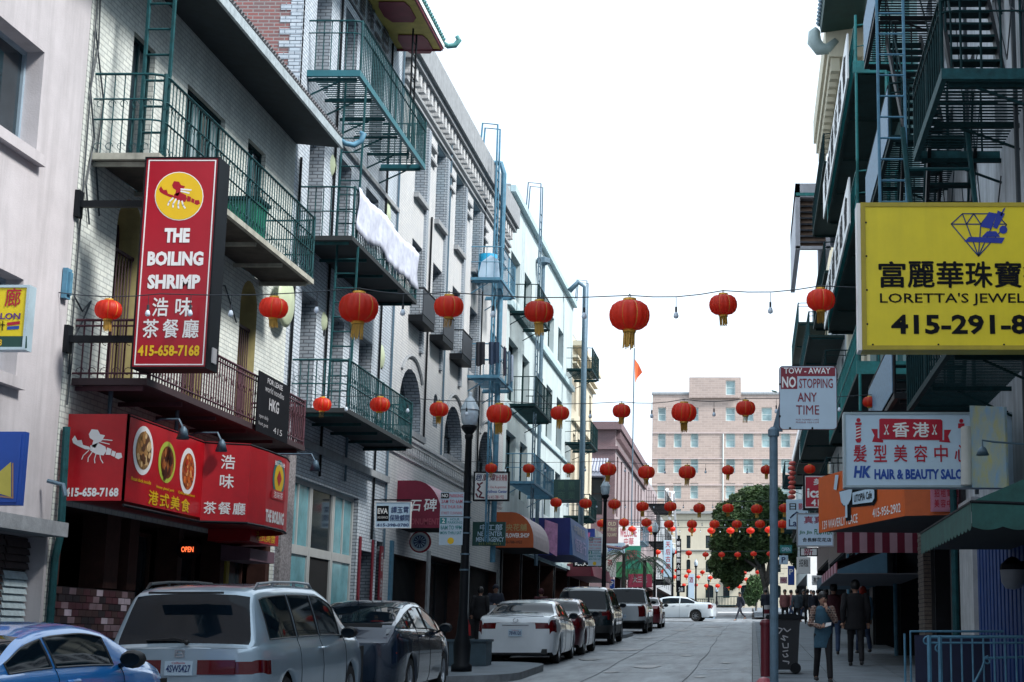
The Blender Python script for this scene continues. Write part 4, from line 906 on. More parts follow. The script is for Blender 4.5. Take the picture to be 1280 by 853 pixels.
for i in range(14): piece('modillion', mme, r3, (2.85, 49.5+i*.75, 20.19))
for k, z in enumerate((16.7,13.1,9.6,6.2)):
    fe(['highest','second highest','second lowest','lowest'][k] + ' dark balcony under the pagoda roofed cornice', 49.5, 59, z, M_dgreen, xo=2.3, slab='solid', step=.5, slabm=M_under)
# boxed bay projecting farther along
r4 = thing('bay_building', 'building with projecting louvred box bay and painted soffits', 'building', (8,67,0))
WR4 = [(a,a+1.4,c,d) for a in (62,66,70) for c,d in ((14,16),(10.5,12.6),(7,9.2))]
rwall(r4, 60, 74, -1, 18.5, WR4+[(60.6,73.4,1.8,4.9,False,.9)], .3, [M_rwall, M_rwall]); shell(r4, XR, 16, 60, 74, -1, 18.5, M_rwall, depth=1.0)
for o in WR4: rwin(r4, o, .3, M_teal, M_glass, nx=2, ny=2)
rwin(r4, (60.6,73.4,1.8,4.9,False,.9), .9, M_gateg, M_dark, nx=6, ny=1, name='shopfront')
bx = MB()
for (a,b,c,d) in ((1.68,1.86,16.4,19.0),(2.86,3.02,16.4,18.5),): bx.box(a,b,60,68,c,d)
bx.box(1.68,3.6,60,68,18.45,19.0); bx.box(1.68,3.05,60,60.2,16.38,16.5); b_ = bx.build('box_bay', mat('pale_lilac_trim', (0.45,0.45,0.50), .7), r4)
q = MB(); q.box(1.7,3.1,59.96,59.99,18.5,18.62); q.build('trim', M_tealp, b_)
lo = MB(); lo.add([(0,0,0),(1.0,0,0),(1.0,.3,.2),(0,.3,.2),(0,0,.05),(1.0,0,.05),(1.0,.3,.25),(0,.3,.25)], [(0,3,2,1),(4,5,6,7),(0,1,5,4),(1,2,6,5),(2,3,7,6),(3,0,4,7)]); lme = lo.mesh('louvre', mat('brown_louvre', (0.11,0.07,0.05), .7, var=.3))
for i in range(8): piece('louvre', lme, b_, (1.86, 60.2, 16.5+i*.24))
for k, z in enumerate((13.2,9.7,6.4)):
    fe(['upper','middle','lower'][k] + ' dark balcony on the building with the boxed bay', 61, 73, z, M_teal, xo=2.2, slab='solid', step=.6, slabm=M_under)
r5 = thing('corner_building', 'dark fire escape building at the far right corner of the block', 'building', (8,81,0))
WR5 = [(a,a+1.4,c,d) for a in (75.5,79.5,84) for c,d in ((16.4,18.4),(13,15),(10,12),(7,9))]
rwall(r5, 74, 87.5, -1, 20.5, WR5+[(74.6,87,2.1,5.2,False,.9)], .3, [M_creamw, M_creamw]); shell(r5, XR, 16, 74, 87.5, -1, 20.5, M_creamw, depth=1.0)
for o in WR5: rwin(r5, o, .3, M_teal, M_glass, nx=2, ny=2)
rwin(r5, (74.6,87,2.1,5.2,False,.9), .9, M_gateg, M_dark, nx=6, ny=1, name='shopfront')
for k, z in enumerate((16.5,13.2,9.9,6.8)):
    fe(['highest','second highest','second lowest','lowest'][k] + ' dark balcony on the far right corner building', 75, 87, z, M_black if k else M_teal, xo=2.2, slab='solid', step=.6, slabm=M_under)
t = thing('potted_plant', 'dark leafy plant spilling over the corner balcony rail', 'plant', (2.2,83,13.3)); q = MB()
for i in range(160):
    c = V((2.1+random.gauss(0,.25),83+random.gauss(0,1.2),14.0+random.gauss(0,.35))); a = V((random.gauss(0,1),random.gauss(0,1),random.gauss(0,1))).normalized()*.16; b = a.orthogonal().normalized()*.08
    q.quad(c-a-b,c+a-b,c+a+b,c-a+b)
q.build('leaves', mat('pot_leaf', (0.02,0.07,0.03), .6, var=.4), t, kind='stuff')
# second block, right
r6 = thing('pale_corner_building', 'pale building beyond the side street with white signboard panels', 'building', (8,120,0))
WR6 = [(106.5+i*3.6,108+i*3.6,c,d) for i in range(7) for c,d in ((12.8,14.8),(9.6,11.6),(6.6,8.4))]
rwall(r6, 105, 132, 0, 16, WR6+[(106,131,3.2,5.8,False,.8)], .3, [M_cyanw, M_cyanw]); 
mb = MB(); wr6 = [(4.4,5.4,12.6,14.6),(6.6,7.6,12.6,14.6),(4.4,5.4,9.2,11.2),(6.6,7.6,9.2,11.2),(4.2,8,3.2,5.8)]
wall_open(mb, (0,105,0), EX, EZ, -EY, 3.6, 14, 0, 16, wr6, .25); mb.build('wall', [M_white, M_white], r6)
for o in wr6: window_in(r6, (0,105,0), EX, EZ, -EY, o, .25, M_dgreen, M_glass, nx=1, ny=2)
for o in WR6: rwin(r6, o, .3, M_dgreen, M_glass, nx=1, ny=2)
q = MB(); q.box(3.3,14,104.6,132,15.9,16.4); q.box(3.61,14,105.3,132,14.6,14.8); q.build('cornice', M_white, r6)
for k, z in enumerate((12.4,9.2)): fe('teal fire escape beyond the side street, ' + ['upper','lower'][k] + ' of two', 107, 116, z, M_dgreen, xo=2.2, step=.6)
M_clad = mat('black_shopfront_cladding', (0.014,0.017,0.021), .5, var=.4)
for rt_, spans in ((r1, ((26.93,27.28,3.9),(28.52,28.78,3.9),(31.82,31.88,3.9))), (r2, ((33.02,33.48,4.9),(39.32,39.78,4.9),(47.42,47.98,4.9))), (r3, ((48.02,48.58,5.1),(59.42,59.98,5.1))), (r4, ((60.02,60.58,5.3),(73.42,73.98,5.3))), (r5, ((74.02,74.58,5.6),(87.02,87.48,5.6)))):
    for a, b, zz in spans: q = MB(); q.box(3.53,3.598,a,b,.2,zz); q.build('dark_pier_face', M_clad, rt_)
for rt_, a, b, z0, z1 in ((r1,26.95,31.85,3.42,4.3),(r2,33.02,47.98,4.42,5.9),(r3,48.02,59.98,4.62,5.8),(r4,60.02,73.98,4.92,6.0),(r5,74.02,87.48,5.22,6.4)):
    q = MB(); q.box(3.52,3.597,a,b,z0,z1); q.build('fascia_board', M_clad, rt_)
eb = thing('added_end_block', 'plain building closing the street behind the viewer', 'building', (0,-70,0))  # unseen block, added to darken glass reflections and faces turned this way
mb = MB(); we = [(x,x+1.6,c,c+2.2) for x in range(-26,26,5) for c in (1,5,9,13)]; wall_open(mb, (0,-70,0), EX, EZ, EY, -30, 30, -3, 17, we, .3); mb.build('wall', [M_rbrick, M_rbrick], eb)
q = MB(); q.box(-30,30,-71,-70.35,-3,16.9); q.build('inner_wall', M_dark, eb)
# railings in front of the basement steps
def rail_panel(t, y, x0, x1, z0, z1, mt, n, curl=True):
    q = MB(); q.tube([(x0,y,z1),(x1,y,z1)], .02, 6); q.build('rail', mt, t)
    q = MB(); q.tube([(x0,y,z1-.07),(x1,y,z1-.07)], .013, 5); q.tube([(x0,y,z0+.12),(x1,y,z0+.12)], .013, 5); q.build('rail', mt, t)
    q = MB(); q.tube([(0,0,0),(0,0,z1-z0)], .012, 5); me = q.mesh('baluster', mt); q = MB(); q.tube([(0,0,0),(0,0,z1-z0+.02)], .028, 6); pm = q.mesh('post', mt)
    for i in range(1, n): piece('baluster', me, t, (x0+(x1-x0)*i/n, y, z0))
    piece('post', pm, t, (x0,y,z0)); piece('post', pm, t, (x0+.13,y,z0-.01))
    if curl:
        q = MB()
        for (cx_, cz, s) in ((x0-.02,z1-.05,1),(x0+.12,z1-.14,1),(x0+.7,z1-.28,1)):
            q.tube([(cx_+s*(.055-.004*i)*math.cos(i*.6+1.5), y, cz+(.055-.004*i)*math.sin(i*.6+1.5)) for i in range(11)], .011, 4, cap=False)
        q.build('scroll', mt, t)
t = thing('stair_railing', 'pale blue scrolled iron railing beside the basement steps at lower right', 'railing', (2.9,19.5,.65)); rail_panel(t, 19.5, 2.12, 3.55, g(19.5)+.13, 1.61, M_biron, 11)
q = MB(); q.tube([(2.55,19.45,.9),(2.75,19.5,1.25),(2.78,19.5,1.36),(3.55,19.6,1.38)], .016, 5); q.tube([(2.5,19.45,.7),(2.72,19.5,1.05)], .016, 5); q.build('handrail', M_biron, t)
t = thing('navy_guard_panel', 'navy sheet metal guard with pale blue frame behind the scrolled railing', 'panel', (2.7,22.6,.7))
q = MB(); q.box(2.26,3.3,22.6,22.63,.78,1.64); q.build('sheet', mat('navy_sheet', (0.006,0.012,0.045), .5, var=.2), t)
q = MB(); q.tube([(2.2,22.6,.6),(2.2,22.6,1.69),(3.5,22.6,1.69)], .02, 6); q.tube([(2.24,22.6,.74),(3.5,22.6,.74)], .015, 5); q.tube([(2.12,22.6,.6),(2.12,22.6,1.66)], .018, 6); q.build('frame', M_biron, t)
# poles and posts on the right front wall
for k, (px, py, Y) in enumerate(((1116,700,39.0),(1076,760,58.0),(1083,760,53.0))):
    p = PY(px, py, Y); mb = MB(); mb.tube([(3.45,Y,g(Y)+.1),(3.45,Y,4.6)], .05, 7)
    tag(mb.build('wall_pipe', M_biron), ['pale blue pipe on the shopfront left of the brick pier','grey pipe farther along the right shopfronts','thin grey pipe between shopfronts on the right'][k], 'pipe')
t = thing('wall_lamp', 'round grey bowl shaped wall lamp under the green awning', 'lamp', (3.0,20.5,2.3))
c = PY(1266,718,20.5); q = MB(); q.lathe([(.0,-.2),(.1,-.18),(.15,-.1),(.16,.03),(.165,.05)], c, 16); q.build('bowl', mat('grey_bowl', (0.20,0.22,0.25), .4), t, smooth=True)
q = MB(); q.lathe([(.165,.051),(.15,.12),(.06,.2),(0,.22)], c, 16); q.bar(c+V((0,0,.12)), (3.55,20.5,c.z+.15), .05, .05); q.build('bracket', M_black, t)
# ================================================================ SIGNS AND AWNINGS
class Sign:
    """projecting sign that faces down the street; boxes are measured in the photograph and turned into metres on its face"""
    def __init__(s, label, x0, y0, x1, y1, Y, mf, me=None, thick=.15, fw=.03, name='shop_sign', cat='sign', tilt=0, group=None):
        s.Y = Y; a = PY(x0, y1, Y); b = PY(x1, y0, Y); s.x0, s.z0 = a.x, a.z; s.w = b.x-a.x; s.h = b.z-a.z
        s.root = thing(name, label, cat, (a.x+s.w/2, Y+thick/2, a.z), group)
        ti = math.radians(tilt); r = V((math.cos(ti), 0, math.sin(ti))); u = V((-math.sin(ti), 0, math.cos(ti)))
        s.fr = Frame((a.x, Y, a.z), r, u)
        q = MB(); q.fbox(s.fr.o, s.fr.r, s.fr.u, s.fr.n, 0, s.w, 0, s.h, -thick, -.012); q.build('case', me or mf, s.root)
        q = MB(); q.fbox(s.fr.o, s.fr.r, s.fr.u, s.fr.n, fw, s.w-fw, fw, s.h-fw, -.011, 0.0); q.build('face', mf, s.root)
        if me:
            q = MB(); F_ = lambda *k: q.fbox(s.fr.o, s.fr.r, s.fr.u, s.fr.n, *k)
            F_(0, s.w, 0, fw, -.01, .012); F_(0, s.w, s.h-fw, s.h, -.01, .012); F_(0, fw, fw, s.h-fw, -.01, .012); F_(s.w-fw, s.w, fw, s.h-fw, -.01, .012); q.build('frame', me, s.root)
    def ab(s, x, y): p = PY(x, y, s.Y); return p.x-s.x0, p.z-s.z0
    def t(s, txt, x0, y0, x1, y1, m, **k):
        a = s.ab(x0, y1); b = s.ab(x1, y0); return write(s.root, s.fr, txt, a[0], a[1], b[0], b[1], m, **k)
    def poly(s, pts, m, proud=.004, name='marking'): return fpoly(s.root, s.fr, [s.ab(*p) for p in pts], m, proud, name)
    def circ(s, x, y, r, m, proud=.004, name='marking', ry=None): return s.poly(circ(x, y, r, 28, ry), m, proud, name)
    def line(s, pts, w, m, proud=.005):
        """strokes of a drawing: list of polylines in photo pixels"""
        q = MB()
        for pl in pts:
            P_ = [V((*s.ab(*p), 0)) for p in pl]
            for a, b in zip(P_, P_[1:]):
                d = b-a
                if d.length < 1e-6: continue
                d.normalize(); k = V((-d.y, d.x, 0))*w/2; e = d*w*.3
                q.poly([s.fr.p(c.x, c.y, proud) for c in (a-k-e, b-k+e, b+k+e, a+k-e)])
        return q.build('drawing', m, s.root)
def lobster(sg, cx, cy, s, m, m2):
    """a prawn chef: claws at left, domed hat, segmented body and tail running down to the right"""
    P_ = lambda pts: [(cx+a*s, cy+b*s) for a, b in pts]
    for pts in ([(-1,-.35),(-.9,-.5),(-.78,-.3),(-.62,-.32),(-.55,-.12),(-.3,-.05),(-.2,.08),(-.45,.05),(-.75,-.08),(-.95,-.2)],
                [(-.35,-.55),(-.25,-.75),(0,-.72),(.1,-.55),(.3,-.5),(.2,-.3),(.05,-.2),(-.05,0),(-.2,-.05),(-.15,-.3),(-.3,-.4)],
                [(-.25,-.1),(.05,-.2),(.35,-.05),(.4,.12),(.3,.3),(.0,.25),(-.25,.1)], [(.42,-.02),(.6,.05),(.58,.28),(.38,.27)], [(.63,.1),(.78,.16),(.74,.36),(.6,.3)],
                [(.8,.2),(1.0,.2),(1.05,.38),(.9,.45),(.76,.38)]):
        sg.poly(P_(pts), m, .006, 'prawn')
    sg.line([P_(l) for l in ([(-.3,.1),(-.5,.3),(-.55,.45)],[(-.15,.15),(-.3,.4),(-.3,.55)],[(0,.22),(-.05,.45),(-.02,.6)],[(.15,.25),(.2,.45),(.3,.6)],[(.1,-.35),(.6,-.3)],[(.1,-.25),(.5,-.15)])], .02 if s > 20 else .012, m2, .007)
# ---- vertical red restaurant sign
s = Sign('tall red vertical restaurant sign with yellow prawn disc and white lettering', 163, 197, 275, 461, 20.45, M_redsign, M_black, thick=.42, fw=.02, tilt=0)
q = MB(); 
for k in ((.045,s.w-.045,.04,.055),(.045,s.w-.045,s.h-.055,s.h-.04),(.045,.06,.055,s.h-.055),(s.w-.06,s.w-.045,.055,s.h-.055)): q.fbox(s.fr.o, s.fr.r, s.fr.u, s.fr.n, k[0], k[1], k[2], k[3], .0005, .004)
q.build('white_border', M_white, s.root)
s.circ(224, 246, 30.5, M_white, .003); s.circ(224, 246, 29.5, M_yel2, .005); lobster(s, 224, 246, 25, M_redsign, M_white)
lt = M_white
for (tx, x0, y0, x1, y1, b_) in (('THE',205,286,238,304,.055),('BOILING',184,315,255,333,.05),('SHRIMP',184,344,251,362,.05)):
    s.t(tx, x0, y0, x1, y1, lt, bold=b_)
s.t('浩', 190, 373, 211, 396, lt, bold=.025); s.t('味', 219, 373, 241, 396, lt, bold=.025)
for k, ch in enumerate('茶餐廳'): s.t(ch, 178+k*25, 400, 199+k*25, 423, lt, bold=.025)
s.t('415-658-7168', 172, 432, 250, 446, M_yel2, bold=.035)
br = MB()
for z in (7.28, 5.45): br.bar((XF,20.62,z),(s.x0,20.62,z),.07,.09); br.box(XF,XF+.06,20.54,20.7,z-.18,z+.18)
br.build('bracket', M_black, s.root)
q = MB(); q.box(s.x0+s.w+.001,s.x0+s.w+.02,20.6,20.75,s.z0+.1,s.z0+.3); q.build('service_plate', M_gprint, s.root)
# ---- yellow salon sign and blue sign at the left edge
s = Sign('yellow salon sign with red character above purple lettering at the left edge', -70, 357, 38, 438, 17.4, M_yellow, mat('pale_sign_case',(0.45,0.58,0.64),.4), thick=.16)
s.t('廊', 6, 361, 27, 384, M_redp, bold=.02); s.t('SALON', -14, 392, 26, 400, mat('purple_print',(0.10,0.03,0.20),.5), bold=.03); s.t('髮', -30, 362, -2, 384, M_redp, bold=.02)
s.t('設計', -18, 402, 7, 414, M_blackp, bold=.02); s.poly([(9,404),(25,402),(25,406),(9,408)], M_redp); s.poly([(9,409),(24,408),(24,412),(9,413)], M_bluep)
s.poly([(-69,421),(34,421),(34,436),(-69,436)], mat('dark_green_print',(0.01,0.06,0.05),.5)); s.t('415-3', -20, 425, 3, 433, M_yel2, bold=.02)
s = Sign('blue sign with yellow arrow shape at the left edge above the ledge', -60, 540, 31, 632, 17.6, M_bluep, None, thick=.12)
s.poly([(-20,595),(0,590),(14,578),(14,622),(0,618),(-20,612)], mat('muted_yellow_print',(0.50,0.44,0.08),.5)); s.poly([(15,580),(17,579),(17,624),(-2,622),(0,620),(15,622)], mat('tan_print',(0.35,0.20,0.12),.5), .005)
mb = MB(); mb.tube([(-8.9,20.2,3.55),(-8.7,20.2,3.5),(-8.66,20.2,3.36)], .03, 6); tag(mb.build('wall_spout', M_steel), 'small grey metal spout on the stucco wall above the ledge', 'pipe')
# ---- red restaurant awning in four faces
aw = thing('red_awning', 'long red restaurant awning with dish photos and white prawn emblem', 'awning', (-8.2,23.5,3.35))
P4 = [(-9.0,20.9),(-8.2,20.9),(-8.2,23.85),(-7.6,24.15),(-7.56,24.9),(-7.56,25.9),(-7.68,26.5),(-7.95,26.9),(-8.4,27.15),(-9.0,27.3)]
zt, zb = 4.5, 3.36
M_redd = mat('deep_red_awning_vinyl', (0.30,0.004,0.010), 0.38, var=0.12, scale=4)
for i in range(len(P4)-1):
    a, b = V((*P4[i],0)), V((*P4[i+1],0)); q = MB(); d = (b-a).normalized(); n_ = d.cross(EZ)
    q.fbox(a, d, EZ, n_, 0, (b-a).length, zb-(.08 if i >= 2 else 0), zt-(.04 if i >= 3 else 0), -.03, 0); q.build('panel', M_red, aw)
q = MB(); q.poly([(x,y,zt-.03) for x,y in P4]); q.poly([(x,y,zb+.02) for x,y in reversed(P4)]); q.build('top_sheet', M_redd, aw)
q = MB(); 
for i in range(1,len(P4)-2): q.tube([(P4[i][0],P4[i][1],zt-.02),(P4[i+1][0],P4[i+1][1],zt-.02)], .012, 4); q.tube([(P4[i][0],P4[i][1],zb-.06),(P4[i+1][0],P4[i+1][1],zb-.06)], .02, 4)
q.build('edge_tube', M_black, aw)
class FS:                                  # same drawing tools on any frame, boxes in metres
    def __init__(s, root, fr): s.root = root; s.fr = fr
    def ab(s, a, b): return a, b
    poly = Sign.poly; circ = Sign.circ; line = Sign.line
    def t(s, txt, a0, b0, a1, b1, m, **k): return write(s.root, s.fr, txt, a0, b0, a1, b1, m, **k)
class Flip(FS):
    def ab(s, a, b): return a, -b
f1 = Flip(aw, Frame((-9.0,20.9,zb), EX, EZ)); lobster(f1, .40, -.69, .33, M_white, M_white)
f1 = FS(aw, f1.fr); f1.t('415-658-7168', .03, .05, .73, .17, M_white, bold=.04)
f2 = FS(aw, Frame((-8.2,20.9,zb), EY, EZ)); L2 = 2.95
M_food = [mat('roast_duck_print', (0.10,0.04,0.012), .5, var=.8, scale=9, col2=(.50,.28,.10)), mat('glazed_pork_print', (0.08,0.02,0.008), .5, var=.8, scale=9, col2=(.34,.09,.02)), mat('chilli_prawn_print', (0.16,0.01,0.005), .5, var=.8, scale=11, col2=(.62,.14,.03))]
_c = lambda n, c: mat(n, c, .45, var=.3, scale=30)
M_bits = [(_c('duck_skin', (.42,.20,.06)), _c('duck_flesh', (.62,.42,.20)), _c('duck_shade', (.10,.04,.015))), (_c('pork_glaze', (.24,.05,.01)), _c('pork_dark', (.05,.012,.005)), _c('pork_edge', (.40,.13,.03))), (_c('prawn_orange', (.62,.14,.02)), _c('prawn_red', (.38,.03,.01)), _c('prawn_pale', (.70,.30,.10)))]
for k, (a, b, rx, ry) in enumerate(((.55,.72,.36,.33),(1.45,.66,.33,.29),(2.3,.62,.33,.34))):
    f2.circ(a, b, rx, M_white if k != 1 else mat('lime_plate', (0.42,0.50,0.06), .5), .004, 'plate', ry); f2.circ(a+.01, b, rx*.77, M_food[k], .007, 'dish', ry*.78)
    rnd = random.Random(k+3)
    for j in range(26):
        an = rnd.random()*6.28; rr0 = rnd.random()**.5*.62; w0 = rnd.uniform(.025,.06)*(1.6 if k == 0 and j < 8 else 1); cx0 = a+math.cos(an)*rx*rr0; cy0 = b+math.sin(an)*ry*rr0
        fpoly(aw, f2.fr, [(cx0+w0*math.cos(q_)*(1+.3*math.sin(q_*2+j)), cy0+w0*(1.8 if k == 1 else 1)*math.sin(q_)) for q_ in [i*.785 for i in range(8)]], M_bits[k][j % 3], .009+j*.0003, 'morsel')
    f2.t(['Roast duck noodle','Honey glazed pork','Chilli prawn bowl'][k], a-.35, .26+.03*(k==0), a+.35, .31+.03*(k==0), M_yel2, bold=.02)
for k, ch in enumerate('港式美食'): f2.t(ch, .85+k*.42, .03, 1.2+k*.42, .22, M_yel2, bold=.03)
d = V((.6,.3,0)).normalized(); f3 = FS(aw, Frame((-8.2,23.85,zb-.08), d, EZ))
f3.t('浩', .25, .82, .45, 1.03, M_white, bold=.02); f3.t('味', .25, .53, .45, .74, M_white, bold=.02)
for k, ch in enumerate('茶餐廳'): f3.t(ch, .04+k*.21, .14, .22+k*.21, .32, M_white, bold=.02)
f5 = FS(aw, Frame((-7.56,24.9,zb-.08), EY, EZ))
f5.circ(.62, .82, .33, mat('emblem_teal', (0.02,0.16,0.18), .5), .006, ry=.30); f5.circ(.62, .82, .25, M_yel2, .009, ry=.23)
f5.t('BEST CRAB', .36, 1.02, .9, 1.09, M_white, bold=.02, proud=.010); f5.t('♦', .5, .7, .74, .95, M_red, proud=.013)
fpoly(aw, f5.fr, [(.25,.48),(.98,.48),(.98,.63),(.25,.63)], M_red, .011); f5.t('浩味茶', .36, .5, .86, .61, M_white, proud=.014)
f5.t('THE BOILING', .02, .10, 1.0, .30, M_white, bold=.05)
q = MB(); q.tube([(-8.75,21.6,4.5),(-8.75,21.6,4.95)], .03, 6); q.tube([(-8.55,23.6,4.5),(-8.55,23.6,4.95)], .03, 6); q.build('hanger', M_steel, aw)
for (x, y) in ((-8.05,22.3),(-8.0,23.8),(-7.35,26.6)):
    t = thing('spot_lamp', 'small silver spot lamp arching over the red awning, ' + {22.3:'above the dish photos',23.8:'at the fold of the awning',26.6:'at its far rounded end'}[y], 'lamp', (x,y,4.5))
    q = MB(); q.tube([(-8.6,y,4.5),(-8.3,y,4.62),(x,y,4.62),(x+.06,y,4.5)], .018, 6); q.build('arm', M_steel, t)
    q = MB(); q.lathe([(.02,.1),(.05,.06),(.09,-.08),(.075,-.06),(0,.0)], (x+.07,y,4.42), 12); q.build('shade', M_steel, t, smooth=True)
a2 = thing('small_red_awning', 'lower red awning with yellow characters tucked under the large red one', 'awning', (-8.4,28.5,3))
q = MB(); q.box(-9,-8.3,26.6,28.2,3.18,3.40); q.build('panel', M_red, a2); write(a2, Frame((-8.3,26.6,3.18), EY, EZ), '港式美食', .3, .03, 1.4, .19, M_yel2, bold=.02)
q = MB(); q.prism([(-9,27.3,3.17),(-8.5,27.3,3.1),(-8.5,27.3,2.9),(-9,27.3,2.9)], (0,1.4,0)); q.build('valance', mat('dusty_plum_vinyl',(0.16,0.09,0.12),.6), a2)
# ---- EVA sign
s = Sign('white insurance sign with black square reading Eva and blue characters', 468, 628, 514, 661, 38.0, M_paleblue, M_white, thick=.1, fw=.015)
s.poly([(471,633),(486,633),(486,652),(471,652)], M_blackp); s.t('EVA', 472, 636, 485, 643, M_white, bold=.03, proud=.007); s.t('INSURANCE', 472, 646, 485, 649, M_white, proud=.007)
s.t('譚玉霄', 489, 634, 511, 642, M_navyp, bold=.02); s.t('保險顧問', 487, 644, 512, 652, M_navyp, bold=.02); s.t('415-398-0780', 471, 655, 511, 659, M_navyp, bold=.02)
q = MB(); q.bar((XF,38.05,s.z0+s.h+.05),(s.x0+s.w,38.05,s.z0+s.h+.05),.03,.03); q.build('bracket', M_black, s.root)
# ---- rounded maroon awning 石碑
def dome_awning(label, y0, y1, xo, zb, zt, mt, front=None, side_m=None, name='barrel_awning', r=.75, n=8):
    t = thing(name, label, 'awning', ((XF+xo)/2, (y0+y1)/2, zb))
    pr = [(XF, zt)]+[(xo-(r-r*math.sin(math.pi/2*i/n)), zt-(r-r*math.cos(math.pi/2*i/n))*((zt-zb)/(r)*.8)) for i in range(n+1)]+[(xo, zb)]
    q = MB()
    for a, b in zip(pr, pr[1:]): q.quad((a[0],y1,a[1]),(a[0],y0,a[1]),(b[0],y0,b[1]),(b[0],y1,b[1]))
    q.build('canopy', mt, t)
    q = MB(); q.poly([(a,y0,b) for a,b in reversed(pr)]+[(XF,y0,zb)][::-1] if False else [(XF,y0,zb)]+[(a,y0,b) for a,b in reversed(pr)]); q.poly([(a,y1,b) for a,b in pr]+[(XF,y1,zb)]); q.build('end_panel', side_m or mt, t)
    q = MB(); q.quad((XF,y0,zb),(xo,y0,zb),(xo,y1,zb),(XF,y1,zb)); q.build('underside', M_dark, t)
    return t
M_mawn = mat('maroon_awning_cloth', (0.17,0.006,0.03), .6, var=.15); M_pinkawn = mat('faded_pink_awning_cloth', (0.50,0.30,0.36), .7, var=.12)
za = PX(500,604,-8.9).z
t = dome_awning('maroon barrel awning with white brushed characters over the monument shop', 40.6, 42.4, -7.85, 4.35, 5.55, M_pinkawn, side_m=M_mawn, r=.7)
f_ = FS(t, Frame((XF,40.6,4.35), EX, EZ)); f_.t('石', .32, .42, .60, .70, M_white, bold=.02, shear=.1); f_.t('碑', .68, .42, 1.0, .74, M_white, bold=.02, shear=.1); f_.t('MONUMENT', .25, .08, 1.1, .24, mat('dim_red_print',(0.30,0.05,0.08),.6), bold=.02)
# round badge sign
p = PY(525,678,42.0); t = thing('round_sign', 'round badge sign ringed red, white and blue under the maroon awning', 'sign', (p.x,42,p.z))
f_ = FS(t, Frame((p.x,42,p.z), EX, EZ)); q = MB(); q.lathe([(0,-.01),(.285,-.01),(.285,.05),(0,.05)], (p.x,42.03,p.z), 28, axis='Y'); q.build('disc', M_redp, t)
f_.circ(0,0,.245,M_white,.0245); f_.circ(0,0,.20,M_paleblue,.028); f_.circ(0,0,.165,M_navyp,.032)
for k in range(12): a = k*math.pi/6; fpoly(t, f_.fr, [(.03*math.cos(a),.03*math.sin(a)),(.15*math.cos(a-.13),.15*math.sin(a-.13)),(.15*math.cos(a+.13),.15*math.sin(a+.13))], M_paleblue, .036)
# ---- calligraphy sign, green agency sign
s = Sign('white black framed sign with brushed characters and small blue and red print', 591, 590, 637, 627, 50.5, M_white, M_black, thick=.15, fw=.05)
for k, ch in enumerate('趙廣偉'): s.t(ch, 594+k*8.5, 593, 602+k*8.5, 602, mat('brush_maroon',(0.15,0.01,0.03),.5) if k else M_navyp, bold=.015, shear=.15)
s.t('針灸骨傷', 620, 594, 634, 602, M_redp, bold=.01); s.t('Dr. Chiu Acupuncture', 608, 608, 633, 612, M_redp); s.t('Wellness Center', 607, 613, 634, 617, M_bluep, bold=.02); s.t('Tel 415 788-1922', 609, 620, 630, 624, M_redp)
s.line([[(597,605),(600,609),(597,613),(602,617),(599,622),(605,623)],[(600,606),(603,604)],[(595,618),(597,622)]], .05, mat('brush_maroon',(0.15,0.01,0.03),.5))
s = Sign('dark green employment agency sign with pale characters', 590, 653, 632, 683, 51.3, mat('sign_green',(0.008,0.065,0.055),.5), None, thick=.12)
s.t('中工部', 600, 656, 628, 664, M_paleblue, bold=.03); s.t('NE CENTER', 597, 665, 628, 671, M_paleblue, bold=.02); s.t('MENT AGENCY', 595, 672, 630, 678, M_paleblue, bold=.02); s.t('415.391-8611', 598, 679, 626, 682, mat('olive_print',(.25,.3,.1),.5))
# ---- flower shop orange barrel awning, pink banner, blue box awnings
M_oawn = mat('burnt_orange_cloth', (0.42,0.085,0.02), .6, var=.12); M_paleawn = mat('pale_rose_cloth', (0.48,0.40,0.42), .7, var=.12)
t = dome_awning('burnt orange barrel awning with flower shop lettering', 56.0, 60.4, -7.6, 4.72, 5.95, M_paleawn, side_m=M_oawn, r=.8)
f_ = FS(t, Frame((XF,56.0,4.72), EX, EZ)); f_.t('中央花舖', .2, .58, 1.15, .82, mat('dull_gold_print',(.40,.30,.12),.5), bold=.03); f_.t('TON FLOWER SHOP', .12, .34, 1.25, .5, M_white, bold=.03); f_.t('415-788-1922', .35, .14, 1.0, .24, M_dgreen)
t = thing('pink_banner', 'pink vertical banner board between the orange and blue awnings', 'banner', (-8,59.5,4)); q = MB(); a = PY(681,650,63); b = PY(695,696,63); q.prism([(a.x,63,a.z),(b.x,63.3,a.z-.15),(b.x,63.3,b.z),(a.x,63,b.z+.3)], (0,.04,0)); q.build('board', mat('mauve_pink_vinyl', (0.50,0.24,0.42), .6, var=.3, scale=6), t)

